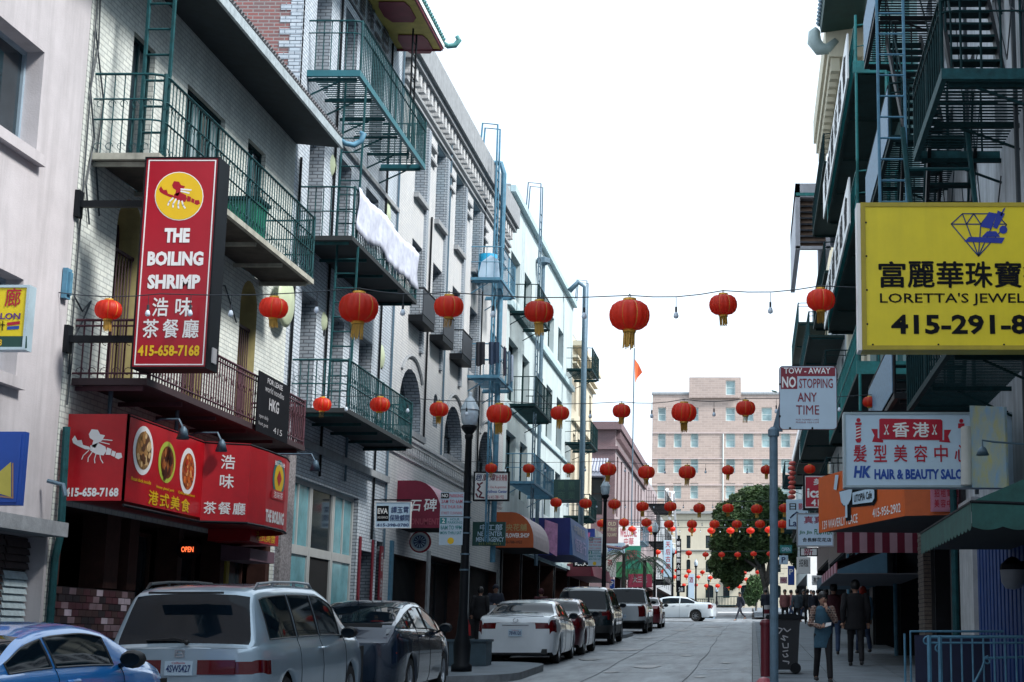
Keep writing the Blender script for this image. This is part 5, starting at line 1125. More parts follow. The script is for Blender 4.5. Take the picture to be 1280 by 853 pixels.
M_navyawn = mat('navy_awning_vinyl', (0.012,0.02,0.16), .5, var=.15); M_bawn = mat('blue_awning_vinyl', (0.03,0.12,0.34), .5, var=.15)
def box_awning(label, y0, y1, xo, zb, zt, mf, ms):
    t = thing('box_awning', label, 'awning', ((XF+xo)/2,(y0+y1)/2,zb)); q = MB(); q.box(XF,xo-.02,y0+.02,y1,zb+.02,zt); q.build('canopy', mf, t)
    q = MB(); q.box(XF,xo-.02,y0,y0+.02,zb,zt); q.build('end_panel', mf, t); q = MB(); q.prism([(xo-.02,y0,zb),(xo+.12,y0,zb),(xo-.02,y0,zt)], (0,y1-y0,0)); q.build('front_panel', ms, t); return t
t = box_awning('large navy box awning with pale blue lettered front past the orange one', 65.4, 72.4, -7.38, 4.95, 6.45, M_navyawn, M_bawn)
write(t, Frame((-7.24,65.6,4.98), EY, V((-.14,0,1.5))), '恆發行', .8, .2, 5.0, .75, mat('lilac_print',(.35,.33,.6),.5), bold=.03); write(t, Frame((-7.24,65.6,4.98), EY, V((-.14,0,1.5))), '中國書局', .8, .95, 5.2, 1.3, M_gprint, bold=.02)
t = box_awning('smaller royal blue box awning with pink cup emblem', 80.0, 86.0, -7.8, 5.9, 7.0, mat('royal_blue_vinyl', (0.015,0.045,0.30), .5), M_conc)
fpoly(t, Frame((-8.6,79.995,6.0), EX, EZ), [(.1,.2),(.5,.2),(.55,.8),(.05,.8)], mat('pink_emblem', (0.55,0.15,0.35), .5))
s = Sign('black sign with large white brushed characters below the blue awnings', 716, 689, 746, 709, 77, M_blackp, None, thick=.2)
s.t('丁麻辣', 718, 690, 745, 698, M_white, bold=.03); s.t('眼灯', 719, 700, 738, 708, M_white, bold=.03)
s = Sign('dark green square sign with faint characters above the blue awnings', 688, 600, 725, 629, 68.5, mat('bottle_green_sign',(0.006,0.035,0.035),.5), None, thick=.25)
for k, ch in enumerate('鳳凰商業'): s.t(ch, 697+(k%2)*13, 603+(k//2)*12, 706+(k%2)*13, 613+(k//2)*12, mat('faint_green_print',(.03,.08,.06),.6), bold=.02)
q = MB(); q.bar((XF,68.6,s.z0+s.h*.9),(s.x0,68.6,s.z0+s.h*.9),.06,.06); q.build('bracket', M_black, s.root)
t = box_awning('dull maroon awning above a lit shopfront near the second lamp post', 78.5, 88.5, -7.8, 4.6, 5.2, mat('dull_maroon_vinyl', (0.12,0.02,0.035), .6), M_mawn)
# parking signs on the near left lamp post and others
M_signw = mat('parking_sign_sheet', (0.44,0.56,0.66), .4, var=.05); M_pr = mat('faded_red_print', (0.50,0.10,0.14), .5); M_pg = mat('faded_teal_print', (0.03,0.22,0.24), .5)
def parking(label, x0, y0, x1, y1, Y, detail=True):
    s = Sign(label, x0, y0, x1, y1, Y, M_signw, None, thick=.02, fw=0, name='parking_sign'); w, h = s.w, s.h; f_ = FS(s.root, s.fr); k = .006
    hh = h*.53
    q = MB(); q.fbox(s.fr.o, s.fr.r, s.fr.u, s.fr.n, 0, w, hh, hh+.012, .0, .004); q.build('joint', M_black, s.root)
    fpoly(s.root, s.fr, [(.02*w,h*.88),(.36*w,h*.88),(.36*w,h*.985),(.02*w,h*.985)], M_blackp)
    f_.t('NO', .06*w, h*.9, .33*w, h*.97, M_white, bold=.02, proud=.008); f_.t('PARKING', .38*w, h*.9, .97*w, h*.965, M_pr, bold=.02)
    if detail:
        f_.t('2AM TO 6AM', .05*w, h*.79, .95*w, h*.86, M_pr, bold=.015); f_.t('TUE THUR SUN', .05*w, h*.69, .95*w, h*.75, M_pr, bold=.015); f_.t('STREET CLEANING', .05*w, h*.58, .95*w, h*.63, M_pr)
        fpoly(s.root, s.fr, [(.02*w,h*.40),(.30*w,h*.40),(.30*w,h*.515),(.02*w,h*.515)], M_pg); f_.t('2', .1*w, h*.415, .23*w, h*.5, M_white, bold=.02, proud=.008)
        f_.t('HOUR', .45*w, h*.46, .85*w, h*.51, M_pg, bold=.01); f_.t('PARKING', .35*w, h*.4, .97*w, h*.45, M_pg, bold=.01)
        f_.t('8AM TO 9PM', .05*w, h*.29, .95*w, h*.37, M_pg, bold=.015); f_.t('MON THRU SAT', .05*w, h*.2, .95*w, h*.26, M_pg, bold=.015)
        f_.circ(.5*w, h*.08, .14*w, M_yel2)
    return s
parking('pair of parking restriction plates on the near lamp post, red text above teal', 548.5, 616, 580, 682, 30.9)
parking('pair of parking restriction plates on the second lamp post in faded print', 735, 672, 752, 708, 59.8)
# ---- far left shop signs
def simple(label, x0, y0, x1, y1, Y, mf, me=None, texts=(), thick=.15, **k):
    s = Sign(label, x0, y0, x1, y1, Y, mf, me, thick=thick, **k)
    for tx in texts: s.t(tx[0], *tx[1:5], tx[5], bold=.02)
    return s
M_cs = mat('cream_sign', (0.50,0.47,0.36), .5); M_pk = mat('faded_raspberry_sign', (0.30,0.03,0.07), .5, var=.15)
s = simple('cream shield shaped sign in a mauve pagoda frame beside the second lamp', 757, 650, 773, 680, 90.3, mat('mauve_sign_frame', (0.20,0.12,0.14), .6), None, [('OLD',760,653,770,658,M_cs),('ST MARY',759,660,771,665,M_cs),('SQUARE',759,667,771,672,M_cs)])
q = MB(); q.tube([s.fr.p(-.3,-.1),s.fr.p(s.w*.4,-.2),s.fr.p(s.w+.2,-.3),s.fr.p(s.w+.6,-.1)], .09, 6); q.build('scroll', MATS['mauve_sign_frame'], s.root)
simple('white banner with red handwriting behind the mauve framed sign', 772, 658, 800, 685, 106, M_white, None, [('WELCOME',775,661,796,672,M_pr),('中華',780,673,792,682,M_pr)])
simple('pale blue sign under the white handwritten banner', 757, 679, 781, 694, 92, M_paleblue, None, [('BAKERY',760,683,777,690,M_bluep)])
simple('green shop sign behind the palm fronds', 779, 683, 801, 712, 95, mat('emerald_sign', (0.01,0.20,0.13), .5), None, [('酒家',783,688,797,700,M_redp)])
simple('small white vertical sign left of the raspberry sign', 754, 696, 770, 722, 90.8, M_white, None, [('茶',759,700,766,708,M_redp)])
simple('raspberry red sign with pale characters above the silver pickup', 785, 718, 815, 735, 93, M_pk, None, [('大三元',791,721,809,729,M_gprint)])
simple('small blue vertical parking sign at the far shopfronts', 762, 725, 768, 738, 90.9, M_bluep, None, [('P',763,727,767,733,M_white)])
simple('tall white vertical sign with red characters before the theatre sign', 829, 676, 840, 722, 109, M_paleblue, None, [('天',832,678,838,685,M_redp),('后',832,687,838,694,M_redp),('古',832,696,838,703,M_redp),('廟',832,705,838,712,M_redp)])
s = simple('black vertical theatre sign with large white marks ending in 2B', 845, 674, 851, 738, 114, M_blackp, None, [], thick=.8)
for k in range(7): s.t('新聲戲院大鵬'[k % 6], 846, 677+k*7.3, 850.3, 682.5+k*7.3, M_white, bold=.04)
s2 = simple('small black sign reading 28 at the foot of the theatre sign', 845, 733, 856, 741, 113.6, M_blackp, None, [('28',848,735,854,740,M_white)])
simple('pale sign beyond the theatre sign', 860, 718, 868, 757, 140, M_paleblue, None, [('酒',861.5,722,866.5,729,M_pk)])
t = box_awning('bright green awning beyond the palm, under the tall white sign', 106, 112, -6.9, 5.6, 6.6, mat('bright_green_vinyl', (0.008,0.10,0.035), .5), mat('bright_green_vinyl', (0.008,0.10,0.035), .5))
for k, (y, lab) in enumerate(((93.5,'x'),)): pass
# ================================================================ right side signs
s = Sign('large yellow jeweller sign with blue diamond emblem and black lettering', 1078, 254, 1346, 438, 18.0, M_yellow, mat('ochre_sign_case', (0.42,0.32,0.02), .45, streak=.3), thick=.32, fw=.05)
q = MB(); q.box(s.x0-.045, s.x0-.002, 18.02, 18.3, s.z0, s.z0+s.h); q.build('end_panel', M_white, s.root)
for k, ch in enumerate('富麗華珠寶行'): s.t(ch, 1099+k*36.2, 328, 1131+k*36.2, 360, M_blackp, bold=.03)
s.t("LORETTA'S JEWELRY", 1100, 367, 1309, 383, M_blackp, bold=.008, space=1.0); s.t('415-291-8822', 1114, 394, 1345, 419, M_blackp, bold=.03)
dd = [(1190,282),(1202,268),(1231,268),(1243,282),(1223,321)]
s.line([[(1189,281),(1203,268),(1245,268),(1258,282),(1223,321),(1189,281),(1258,281)],[(1203,268),(1208,281),(1217,268),(1226,281),(1236,268),(1241,281)],[(1208,281),(1223,321),(1226,281)],[(1223,321),(1241,281)]], .014, M_navyp)
M_dia = mat('ink_blue_print', (0.01,0.03,0.30), .4)
for pts in ([(1236,266),(1246,268),(1239,287),(1225,284)],[(1247,264),(1256,268),(1246,287),(1241,285)],[(1205,303),(1211,297),(1256,298),(1252,305)],[(1227,297),(1234,290),(1245,290),(1250,297)],[(1254,262),(1257,260),(1252,271),(1250,270)]): s.poly(pts, M_dia, .008)
s.circ(1254, 288, 5, M_dia, .008)
q = MB()
for k in range(5): a = s.fr.p(.12+k*.75, .06, 0); q.lathe([(0,.0),(.012,.0),(.012,-.006),(0,-.008)], a, 8, axis='Y')
for k in range(4): a = s.fr.p(.06, .3+k*.4, 0); q.lathe([(0,.0),(.012,.0),(.012,-.006),(0,-.008)], a, 8, axis='Y')
q.build('screws', M_black, s.root, kind='stuff')
# hair salon sign
s = Sign('pale blue hair salon sign with red ribbon, barber poles and blue lettering', 1055, 516, 1278, 610, 22.0, M_paleblue, mat('pale_metal_case', (0.33,0.42,0.47), .4, metal=.3), thick=.3, fw=.03)
s.poly([(1099,525),(1101,524),(1176,525),(1178,527),(1178,551),(1099,550)], M_redp, .006, 'ribbon'); s.poly([(1089,537),(1097,537),(1097,548),(1104,551),(1104,554),(1090,553),(1093,545)], M_redp, .004, 'ribbon'); s.poly([(1180,538),(1189,538),(1185,546),(1188,554),(1174,553),(1174,551),(1180,551)], M_redp, .004, 'ribbon')
for k, ch in enumerate('香港'): s.t(ch, 1116+k*25, 529, 1136+k*25, 547, M_white, bold=.03, proud=.012)
for x in (1108, 1168):
    s.line([[(x-2,532),(x+1.5,542)],[(x+2,532),(x-1.5,542)]], .012, M_white, .011); s.circ(x-2,543,1.3,M_white,.011); s.circ(x+2,543,1.3,M_white,.011)
for k, ch in enumerate('髮型美容中心'): s.t(ch, 1067+k*25.3, 557, 1083+k*25.3, 578, M_redp, bold=.02)
s.t('HK', 1067, 583, 1088, 598, M_bluep, bold=.05, shear=.12); s.t('HAIR & BEAUTY SALON', 1093, 587, 1212, 600, M_bluep, bold=.045)
for x in (1073,):
    s.circ(x,526,2.6,M_redp,.006); s.poly([(x-4,529),(x+4,529),(x+4,532),(x-4,532)],M_redp,.006); s.poly([(x-3,533),(x+3,533),(x+3,550),(x-3,550)],M_redp,.005); s.poly([(x-4,550),(x+4,550),(x+2,554),(x-2,554)],M_redp,.006)
    for j in range(4): s.poly([(x-3,536+j*4),(x+3,534+j*4),(x+3,535.5+j*4),(x-3,537.5+j*4)],M_white,.008)
x = 1201.5; s.circ(x,527,2.6,M_redp,.006); s.poly([(x-4,530),(x+4,530),(x+4,536),(x-4,536)],M_redp,.006)
p0 = PY(1209,607,21.9); p1 = PY(1209,535,21.9); mb = MB(); mb.tube([p0,p1], .088, 16); mb.tube([p0-EZ*.01, p1+EZ*.01], .07, 12)
tag(mb.build('rolled_blind', mat('cream_roll', (0.50,0.52,0.50), .6), smooth=False), 'cream vertical roll covering the end of the hair salon sign', 'blind')
q = MB(); q.bar((1.4,22.3,s.z0+s.h+.03),(3.6,22.3,s.z0+s.h+.03),.05,.06); q.build('bracket', M_black, s.root)
t = thing('poster_board', 'weathered yellow and blue poster board on edge behind the hair salon sign', 'sign', (3.4,24,4))
a = PX(1216,600,3.15); q = MB(); zt_ = PY(1250,515,19.8).z
q.prism([(3.0,21.85,3.62),(3.28,20.6,3.5),(3.28,20.6,4.55),(3.0,21.85,4.75)], (.03,0,0)); q.build('board', mat('faded_yellow_blue_poster', (0.50,0.48,0.14), .6, var=.2, scale=3, col2=(0.16,0.32,0.50)), t)
# orange cafe awning
aw = thing('orange_cafe_awning', 'bright orange cafe awning with cup emblem and white phone number', 'awning', (2,30,3.7)); M_or = mat('bright_orange_vinyl', (0.62,0.10,0.004), .45, var=.06)
A = V((1.33,32.0,3.66)); B = V((2.62,27.5,3.66)); d = (B-A).normalized(); nn = d.cross(EZ); L = (B-A).length
q = MB(); q.fbox(A, d, EZ, nn, 0, L, 0, 1.1, -.03, 0); q.build('panel', M_or, aw)
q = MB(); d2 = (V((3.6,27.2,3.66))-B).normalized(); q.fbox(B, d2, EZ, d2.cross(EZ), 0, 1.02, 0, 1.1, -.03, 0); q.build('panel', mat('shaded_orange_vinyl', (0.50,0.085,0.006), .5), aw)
q = MB(); q.poly([A+EZ*.02,B+EZ*.02,V((3.6,27.2,3.68)),V((3.6,32.3,3.68))][::-1]); q.poly([A+EZ*1.08,B+EZ*1.08,V((3.6,27.2,4.74)),V((3.6,32.3,4.74))]); q.build('underside', mat('dark_grey_soffit', (0.05,0.05,0.06), .7), aw)
f_ = FS(aw, Frame(A, d, EZ)); f_.t('139 WAVERLY PLACE', .25, .05, 2.3, .22, M_white, bold=.01); f_.t('415-956-2902', 3.1, .08, 4.5, .24, M_white, bold=.01)
fpoly(aw, f_.fr, [(1.3,.72),(1.45,.45),(1.65,.38),(1.65,.12),(1.95,.12),(1.95,.36),(3.2,.30),(3.35,.38),(3.35,.62),(3.2,.72)], M_blackp, .01, 'emblem_shadow')
fpoly(aw, f_.fr, [(1.35,.70),(2.1,.70),(2.0,.5),(1.85,.42),(1.6,.42),(1.45,.5)], M_paleblue, .03, 'cup'); fpoly(aw, f_.fr, [(1.68,.42),(1.8,.42),(1.8,.18),(1.68,.18)], M_paleblue, .03, 'cup_stem'); fpoly(aw, f_.fr, [(1.02,.78),(1.18,.75),(1.32,1.03),(1.12,1.05)], M_paleblue, .03, 'spoon')
fpoly(aw, f_.fr, [(2.1,.40),(3.15,.36),(3.27,.42),(3.27,.56),(3.15,.62),(2.1,.62)], M_paleblue, .03, 'plaque'); f_.t('UTOPIA Cafe', 2.2, .43, 3.15, .57, M_blackp, bold=.02, proud=.036)
# striped awning behind it
sa = thing('striped_awning', 'maroon and white striped awning under the orange cafe awning', 'awning', (2.5,37,3.4))
for k in range(12):
    y0 = 33.2+k*.62; q = MB(); q.add([(1.75,y0,3.15),(1.75,y0+.62,3.15),(3.6,y0+.62,3.85),(3.6,y0,3.85),(1.75,y0,2.93),(1.75,y0+.62,2.93)], [(0,1,2,3),(4,5,1,0)]); 
    q.build('stripe', [M_mawn, M_pinkawn][k % 2], sa)
xs = [1.75+i*.155 for i in range(13)]
for k in range(12):
    q = MB(); q.fbox((xs[k],33.16,0), EX, EZ, -EY, 0, .155, 3.33, 3.85, 0, .03); q.build('valance_strip', [M_mawn, M_pinkawn][k % 2], sa)
q = MB(); q.box(1.7,3.6,33.2,40.6,2.9,2.92); q.build('underside', mat('grey_canvas_underside', (0.12,0.12,0.14), .8), sa)
bl = thing('blue_awning', 'muted blue awning beyond the striped one', 'awning', (2.5,45,3.4)); q = MB(); q.prism([(2.0,43,3.35),(3.6,43,3.95),(3.6,43,3.1),(2.0,43,3.1)], (0,7,0)); q.build('canopy', mat('slate_blue_canvas', (0.05,0.12,0.18), .7), bl)
# red framed sign, blue sign, flower sign, small ones
s = simple('red and white framed sign with letters ica behind the orange awning', 1004, 593, 1045, 638, 34.5, M_white, M_black, [], thick=.2, fw=.04)
s.poly([(1007,597),(1043,597),(1043,634),(1007,634)], M_redp); s.t('美', 1017, 599, 1030, 607, M_white, bold=.03, proud=.009); s.t('ica', 1009, 611, 1027, 623, M_white, bold=.03, proud=.009); s.t('41', 1014, 625, 1024, 633, M_white, bold=.03, proud=.009)
s = simple('pale blue sign with large dark character left of the flower sign', 983, 625, 1010, 662, 44, M_paleblue, None, [('日',987,630,995,638,M_blackp),('影',998,630,1006,638,M_pr),('La',986,650,996,659,M_navyp)])
s.line([[(990,646),(996,641),(1002,645),(1008,642)],[(988,648),(992,644)]], .04, M_navyp)
s = simple('white flower shop sign with green capital letters and dark characters', 996, 642, 1042, 684, 38.5, M_paleblue, M_conc, [('真真',1005,646,1029,655,M_pk),('FLOWER',1018,662,1040,669,M_greenp),('Jin Jin',999,664,1015,669,M_greenp),('合長鮮花花店',1003,673,1039,678,M_blackp)])
simple('small white sign with maroon character beneath the flower sign', 1000, 685, 1022, 696, 52, M_white, M_blackp, [('新',1005,686,1016,695,M_pk)])
simple('small teal lit sign farther down the right pavement', 975, 682, 990, 692, 78, M_tealp, None, [('OPEN',977,685,988,690,M_paleblue)])
simple('small pale sign beneath the teal one', 974, 695, 985, 706, 76, M_paleblue, None, [('P',977,697,982,704,M_navyp)])
simple('blue and white vertical parking sign above the distant crowd', 985, 708, 993, 732, 72, M_bluep, None, [('P',986.5,712,991.5,719,M_white)])
simple('white notice sign above the distant crowd', 996, 697, 1013, 718, 66, M_white, None, [('招租',999,700,1010,709,M_blackp)])
simple('white sign with black characters low on the right', 1015, 720, 1027, 732, 60, M_white, None, [('有售',1017,722,1025,730,M_blackp)])
simple('tiny pale notice on the right pavement pole', 975, 722, 984, 730, 84, M_pinkawn, None, [('NO',977,724,982,728,M_pk)])
s = Sign('pink sign with red characters hung above the green awning', 1164, 608, 1200, 640, 27.2, mat('rose_pink_sign', (0.50,0.20,0.28), .6, var=.15), None, thick=.08)
for k in range(8): s.t('招租電話美容中心'[k], 1168+(k%4)*8, 612+(k//4)*13, 1174+(k%4)*8, 622+(k//4)*13, M_redp, bold=.02)
# green canvas awning
ga = thing('green_awning', 'dark green canvas awning with scalloped valance at the right edge', 'awning', (2.9,19.4,2.7)); M_ga = mat('dark_green_canvas', (0.012,0.075,0.065), .7, var=.3, scale=5, bump=.15)
y0, y1, xo, zb_, zv, zt_ = 16.8, 21.9, 2.3, 2.72, 3.0, 3.55
q = MB(); K = 10
for i in range(K):
    a = y0+(y1-y0)*i/K; b = y0+(y1-y0)*(i+1)/K; da = -.03*math.sin(math.pi*(i % 2)); 
    q.quad((xo,b,zv),(xo,a,zv),(3.6,a,zt_),(3.6,b,zt_))
q.quad((xo,y0,zv),(3.6,y0,zv-.06),(3.6,y0,zt_),(xo,y0,zv+.001)); q.build('canopy', M_ga, ga)
q = MB()
def scal(P0, d, n, w, zt2, zb2):
    for i in range(n):
        for j in range(6):
            a = (i+j/6)*w; b = (i+(j+1)/6)*w; ha = zb2-.035*math.sin(math.pi*j/6); hb = zb2-.035*math.sin(math.pi*(j+1)/6)
            pa = P0+d*a; pb = P0+d*b; q.quad(V((pa.x,pa.y,ha)),V((pb.x,pb.y,hb)),V((pb.x,pb.y,zt2)),V((pa.x,pa.y,zt2)))
scal(V((xo-.005,y1,0)), V((.0,-1,0)), 17, .3, zv, zb_+.02); scal(V((xo,y0-.004,0)), V((1,0,0)), 4, .325, zv, zb_+.02); q.build('valance', M_ga, ga)
q = MB(); q.tube([(xo,y0,zv),(xo,y1,zv)], .018, 5); q.tube([(xo,y0,zv),(3.6,y0,zv-.05)], .018, 5); q.build('frame', M_black, ga); q = MB(); q.quad((xo+.01,y0+.02,zb_+.06),(3.59,y0+.02,zb_+.06),(3.59,y1-.02,zb_+.06),(xo+.01,y1-.02,zb_+.06)); q.build('lining', mat('black_canvas_lining', (0.012,0.016,0.018), .9), ga)
# tow away sign on its pole
tp = thing('street_pole', 'grey blue steel pole at the right kerb with angled bracket at its top', 'pole', (.23,17.4,.6))
px_ = PY(967,540,17.4); q = MB(); q.tube([(px_.x,17.42,g(17.4)),(px_.x,17.42,px_.z)], .047, 14); q.build('post', M_steel, tp)
q = MB(); q.lathe([(.047,0),(.062,0),(.062,.07),(.03,.1),(0,.11)], (px_.x,17.42,px_.z-.05), 14); q.build('collar', M_steel, tp)
q = MB(); q.prism([(px_.x-.02,17.40,px_.z),(px_.x+.1,17.40,px_.z),(px_.x+.1,17.40,px_.z+.45),(px_.x+.06,17.40,px_.z+.3)], (0,.04,0)); q.build('bracket', M_steel, tp)
s = Sign('tow away no stopping sign, maroon and white, on the kerbside pole', 974, 458, 1046, 538, 17.36, M_signw, None, thick=.012, fw=0, name='traffic_sign')
q = MB()
def rr(x0,y0,x1,y1,r,n=5):
    o = []
    for (cx_,cy_,a0) in ((x1-r,y1-r,0),(x0+r,y1-r,90),(x0+r,y0+r,180),(x1-r,y0+r,270)):
        for i in range(n+1): t_ = math.radians(a0+90*i/n); o.append((cx_+r*math.cos(t_), cy_+r*math.sin(t_)))
    return o
for c in list(s.root.children): bpy.data.objects.remove(c)
q.prism([s.fr.p(a,b,0) for a,b in rr(0,0,s.w,s.h,.045)], EY*.006); q.build('plate', M_maroon, s.root)
M_tr = mat('sign_maroon_print', (0.20,0.008,0.025), .4)
fpoly(s.root, s.fr, rr(.008,.008,s.w-.008,s.h-.008,.04), M_signw, .002); s.poly([(976,460),(1044,460),(1044,471),(976,471)], M_tr, .004); s.poly([(976,471),(996.5,471),(996.5,487),(976,487)], M_tr, .0042)
s.t('TOW - AWAY', 980, 460.5, 1038, 468, M_white, bold=.015, proud=.007); s.t('NO', 977.5, 471.5, 995, 485.5, M_white, bold=.03, proud=.007); s.t('STOPPING', 999, 474, 1041, 486, M_tr, bold=.01)
s.t('ANY', 997, 491.5, 1021, 503, M_tr, bold=.012); s.t('TIME', 995, 507.5, 1024, 519, M_tr, bold=.0); s.t('FOR TOWED CARS', 995, 524.5, 1023.5, 526.3, M_tr); s.t('PHONE 553-1235', 995, 527.8, 1023.5, 529.6, M_tr)
for (a, b) in ((974.8,481),(974.8,521),(987.5,536),(1015.5,536)):
    c = s.ab(a,b); mb = MB(); mb.lathe([(0,-.008),(.012,-.008),(.012,.0),(0,.0)], s.fr.p(*c), 8, axis='Y'); mb.build('bolt', M_black, s.root)
# vertical string of small pink lanterns at far right
t = thing('lantern_cascade', 'vertical cascade of small pinkish red lanterns on the far right side', 'lantern', (2,70,9))
for k in range(8): p = PY(990.5-(k%2), 580+k*6, 70); q = MB(); q.sphere(p, .17, 8, 5, sc=(1,1,.62)); q.build('lantern', mat('pinkish_lantern', (0.60,0.10,0.08), .6), t, smooth=True)
t = thing('barber_lamp', 'silver gooseneck lamp reaching over the hair salon sign end', 'lamp', (3.2,21,4.2)); a = PY(1241,553,20.2); b = PY(1228,556,20.2); c = PY(1280,556,20.2)
q = MB(); q.tube([c, a, b+EZ*.05, b-EZ*.06], .014, 6); q.build('arm', M_steel, t); q = MB(); q.lathe([(.02,.04),(.045,.02),(.085,-.07),(.07,-.06),(0,.0)], b-EZ*.07, 12); q.build('shade', M_steel, t, smooth=True)
# ================================================================ LANTERNS, WIRES, LAMP POSTS
def lantern_meshes():
    sh = MB(); n = 16
    prof = [(.30,.36),(.62,.33),(.86,.24),(.98,.1),(1.0,0),(.98,-.1),(.86,-.24),(.62,-.33),(.30,-.36)]
    o = 0; K = n*4
    for r, z in prof:
        for k in range(K):
            t = 2*math.pi*(k-(.62 if k % 8 == 1 else 0))/K; rr_ = r*(1-.045*(abs(math.sin(t*n/2)) < .35 and 1 or 0))*(1 if k % 4 else .965)
            sh.v.append(V((rr_*.5*math.cos(t), rr_*.5*math.sin(t), z)))
    for i in range(len(prof)-1):
        for k in range(K):
            k2 = (k+1) % K; sh.f.append((i*K+k, (i+1)*K+k, (i+1)*K+k2, i*K+k2)); sh.m.append(1 if k % 8 == 0 and k2 else 0)
    cap = MB(); cap.lathe([(.0,.0),(.16,0),(.17,.03),(.16,.08),(0,.085)], (0,0,0), 14)
    ta = MB()
    for k in range(22):
        t = k*2*math.pi/22; r = .125*(1 if k % 2 else .7); x, y = r*math.cos(t), r*math.sin(t); L = .34+.05*math.sin(k*2.3)
        ta.add([(x-.022,y,0),(x+.022,y,0),(x+.014+.02*math.sin(k),y+.02,-L),(x-.014+.02*math.sin(k),y+.02,-L)], [(0,1,2,3)])
    loop = MB(); loop.tube([(0,0,0),(.03,0,.06),(0,0,.12)], .012, 5); loop.tube([(0,0,0),(-.03,0,.06),(0,0,.12)], .012, 5)
    M_gl = mat('lantern_gold_seam', (0.60,0.22,0.02), .5)
    return [('shade', sh.mesh('lantern_shade', [M_lan, M_gl], smooth=True), 0), ('top_cap', cap.mesh('lantern_cap', M_gold), .345), ('bottom_cap', cap.mesh('lantern_cap', M_gold), -.43), ('tassel', ta.mesh('lantern_tassel', M_tass), -.43), ('hanger', loop.mesh('lantern_hanger', M_wire), .42)]
LM = lantern_meshes()
far_l = MB(); far_l.sphere((0,0,0), .5, 12, 8, 0, (1,1,.72)); far_l.tube([(0,0,-.34),(0,0,-.75)], .1, 6, 1); far_l.tube([(0,0,.33),(0,0,.42)], .12, 6, 1)
FARL = far_l.mesh('distant_lantern', [M_lan, M_tass], smooth=True)
bm_ = MB(); bm_.lathe([(.0,-.075),(.03,-.06),(.036,-.035),(.026,-.0),(.014,.02)], (0,0,0), 10); BULB = bm_.mesh('bulb', M_bulb, smooth=True)
sm_ = MB(); sm_.tube([(0,0,.0),(0,0,.09)], .017, 6); sm_.tube([(0,0,.09),(0,0,.22)], .005, 3); SOCK = sm_.mesh('socket', M_wire)
def lantern(p, size, label, group, full=True, squash=1.0, tilt=0):
    if full:
        t = thing('paper_lantern', label, 'lantern', p-V((0,0,.85*size)), group)
        for nm, me, dz in LM:
            o = bpy.data.objects.new(nm, me); COL.objects.link(o); o.scale = (size,size,size*(1 if nm != 'tassel' else squash)); o.location = V(p)+V((0,0,dz*size)); o.rotation_euler = (0,tilt,random.random()*3)
            adopt(o, t)
    else:
        o = bpy.data.objects.new('paper_lantern', FARL); COL.objects.link(o); o.location = p; o.scale = (size,)*3; o.rotation_euler = (0,0,random.random()*3); tag(o, label, 'lantern', group)
rows = [ # depth, wire points (x,y), lanterns (x, y centre, width px), bulbs x
 (20.3, [(70,366),(200,368),(448,361),(560,366),(787,370),(904,364),(1026,358),(1180,352),(1290,348)], [(136,381,32),(342,387,34),(448,391,48),(561,384,35),(674,386,35),(787,388,49),(904,380,35),(1026,378,35)], [184,237,288,395,503,616,730,845,963], 'nearest'),
 (30.2, [(378,492),(475,494),(624,502),(777,503),(855,500),(932,499),(1165,488)], [(403,501,22),(475,504,24),(549,507,22),(624,513,31),(700,511,22),(777,511,22),(855,516,31),(932,511,23),(1087,504,17),(325,506,20)], [438,514,587,740,816,893,970,1048], 'second'),
 (47.0, [(565,577),(760,577),(860,580),(1093,577)], [(614,582,14),(661,584,14),(711,585,15),(760,588,20),(808,588,20),(859,590,21),(910,584,15),(958,584,14),(1012,583,14)], [588,637,686,735,784,833,883,934,985], 'third'),
 (64.7, [(662,624),(873,627),(1050,624)], [(695,629,14),(732,630,15),(768,631,15),(803,634,15),(838,634,15),(874,636,14),(910,636,14),(946,637,14),(981,636,14)], [714,750,785,820,856,892,928,964], 'fourth'),
 (81.0, [(718,648),(860,651),(1030,648)], [(752,655,11),(780,654,12),(808,654,12),(836,656,12),(865,656,12),(893,656,12),(921,656,12),(950,656,12),(978,656,12)], [794,822,850,879,907,935], 'fifth'),
 (95.0, [(752,658),(860,660),(1015,658)], [(790,662,9),(814,662,9),(840,662,9),(865,663,10),(889,664,10),(913,664,10),(938,664,10),(961,663,10)], [802,827,852,877,901,925], 'sixth'),
 (116.0, [(790,688),(870,690),(1000,688)], [(822,691,8),(842,691,8),(861,692,8),(882,694,8),(902,694,8),(922,694,8),(942,693,8),(962,693,8)], [], 'seventh'),
 (136.0, [(812,712),(870,712),(990,711)], [(829,715,6),(846,714,6),(861,715,6),(878,716,6),(895,717,7),(912,717,6),(930,717,7),(947,716,6)], [], 'eighth'),
 (155.0, [(825,718),(980,718)], [(843,722,6),(858,721,6),(873,722,5),(888,723,6),(903,724,6),(918,725,6),(933,725,6)], [], 'ninth'),
 (174.0, [(838,730),(975,730)], [(855,732,5),(870,732,5),(883,733,6),(897,733,6),(911,734,6),(924,734,6)], [], 'tenth')]
EL = ORD
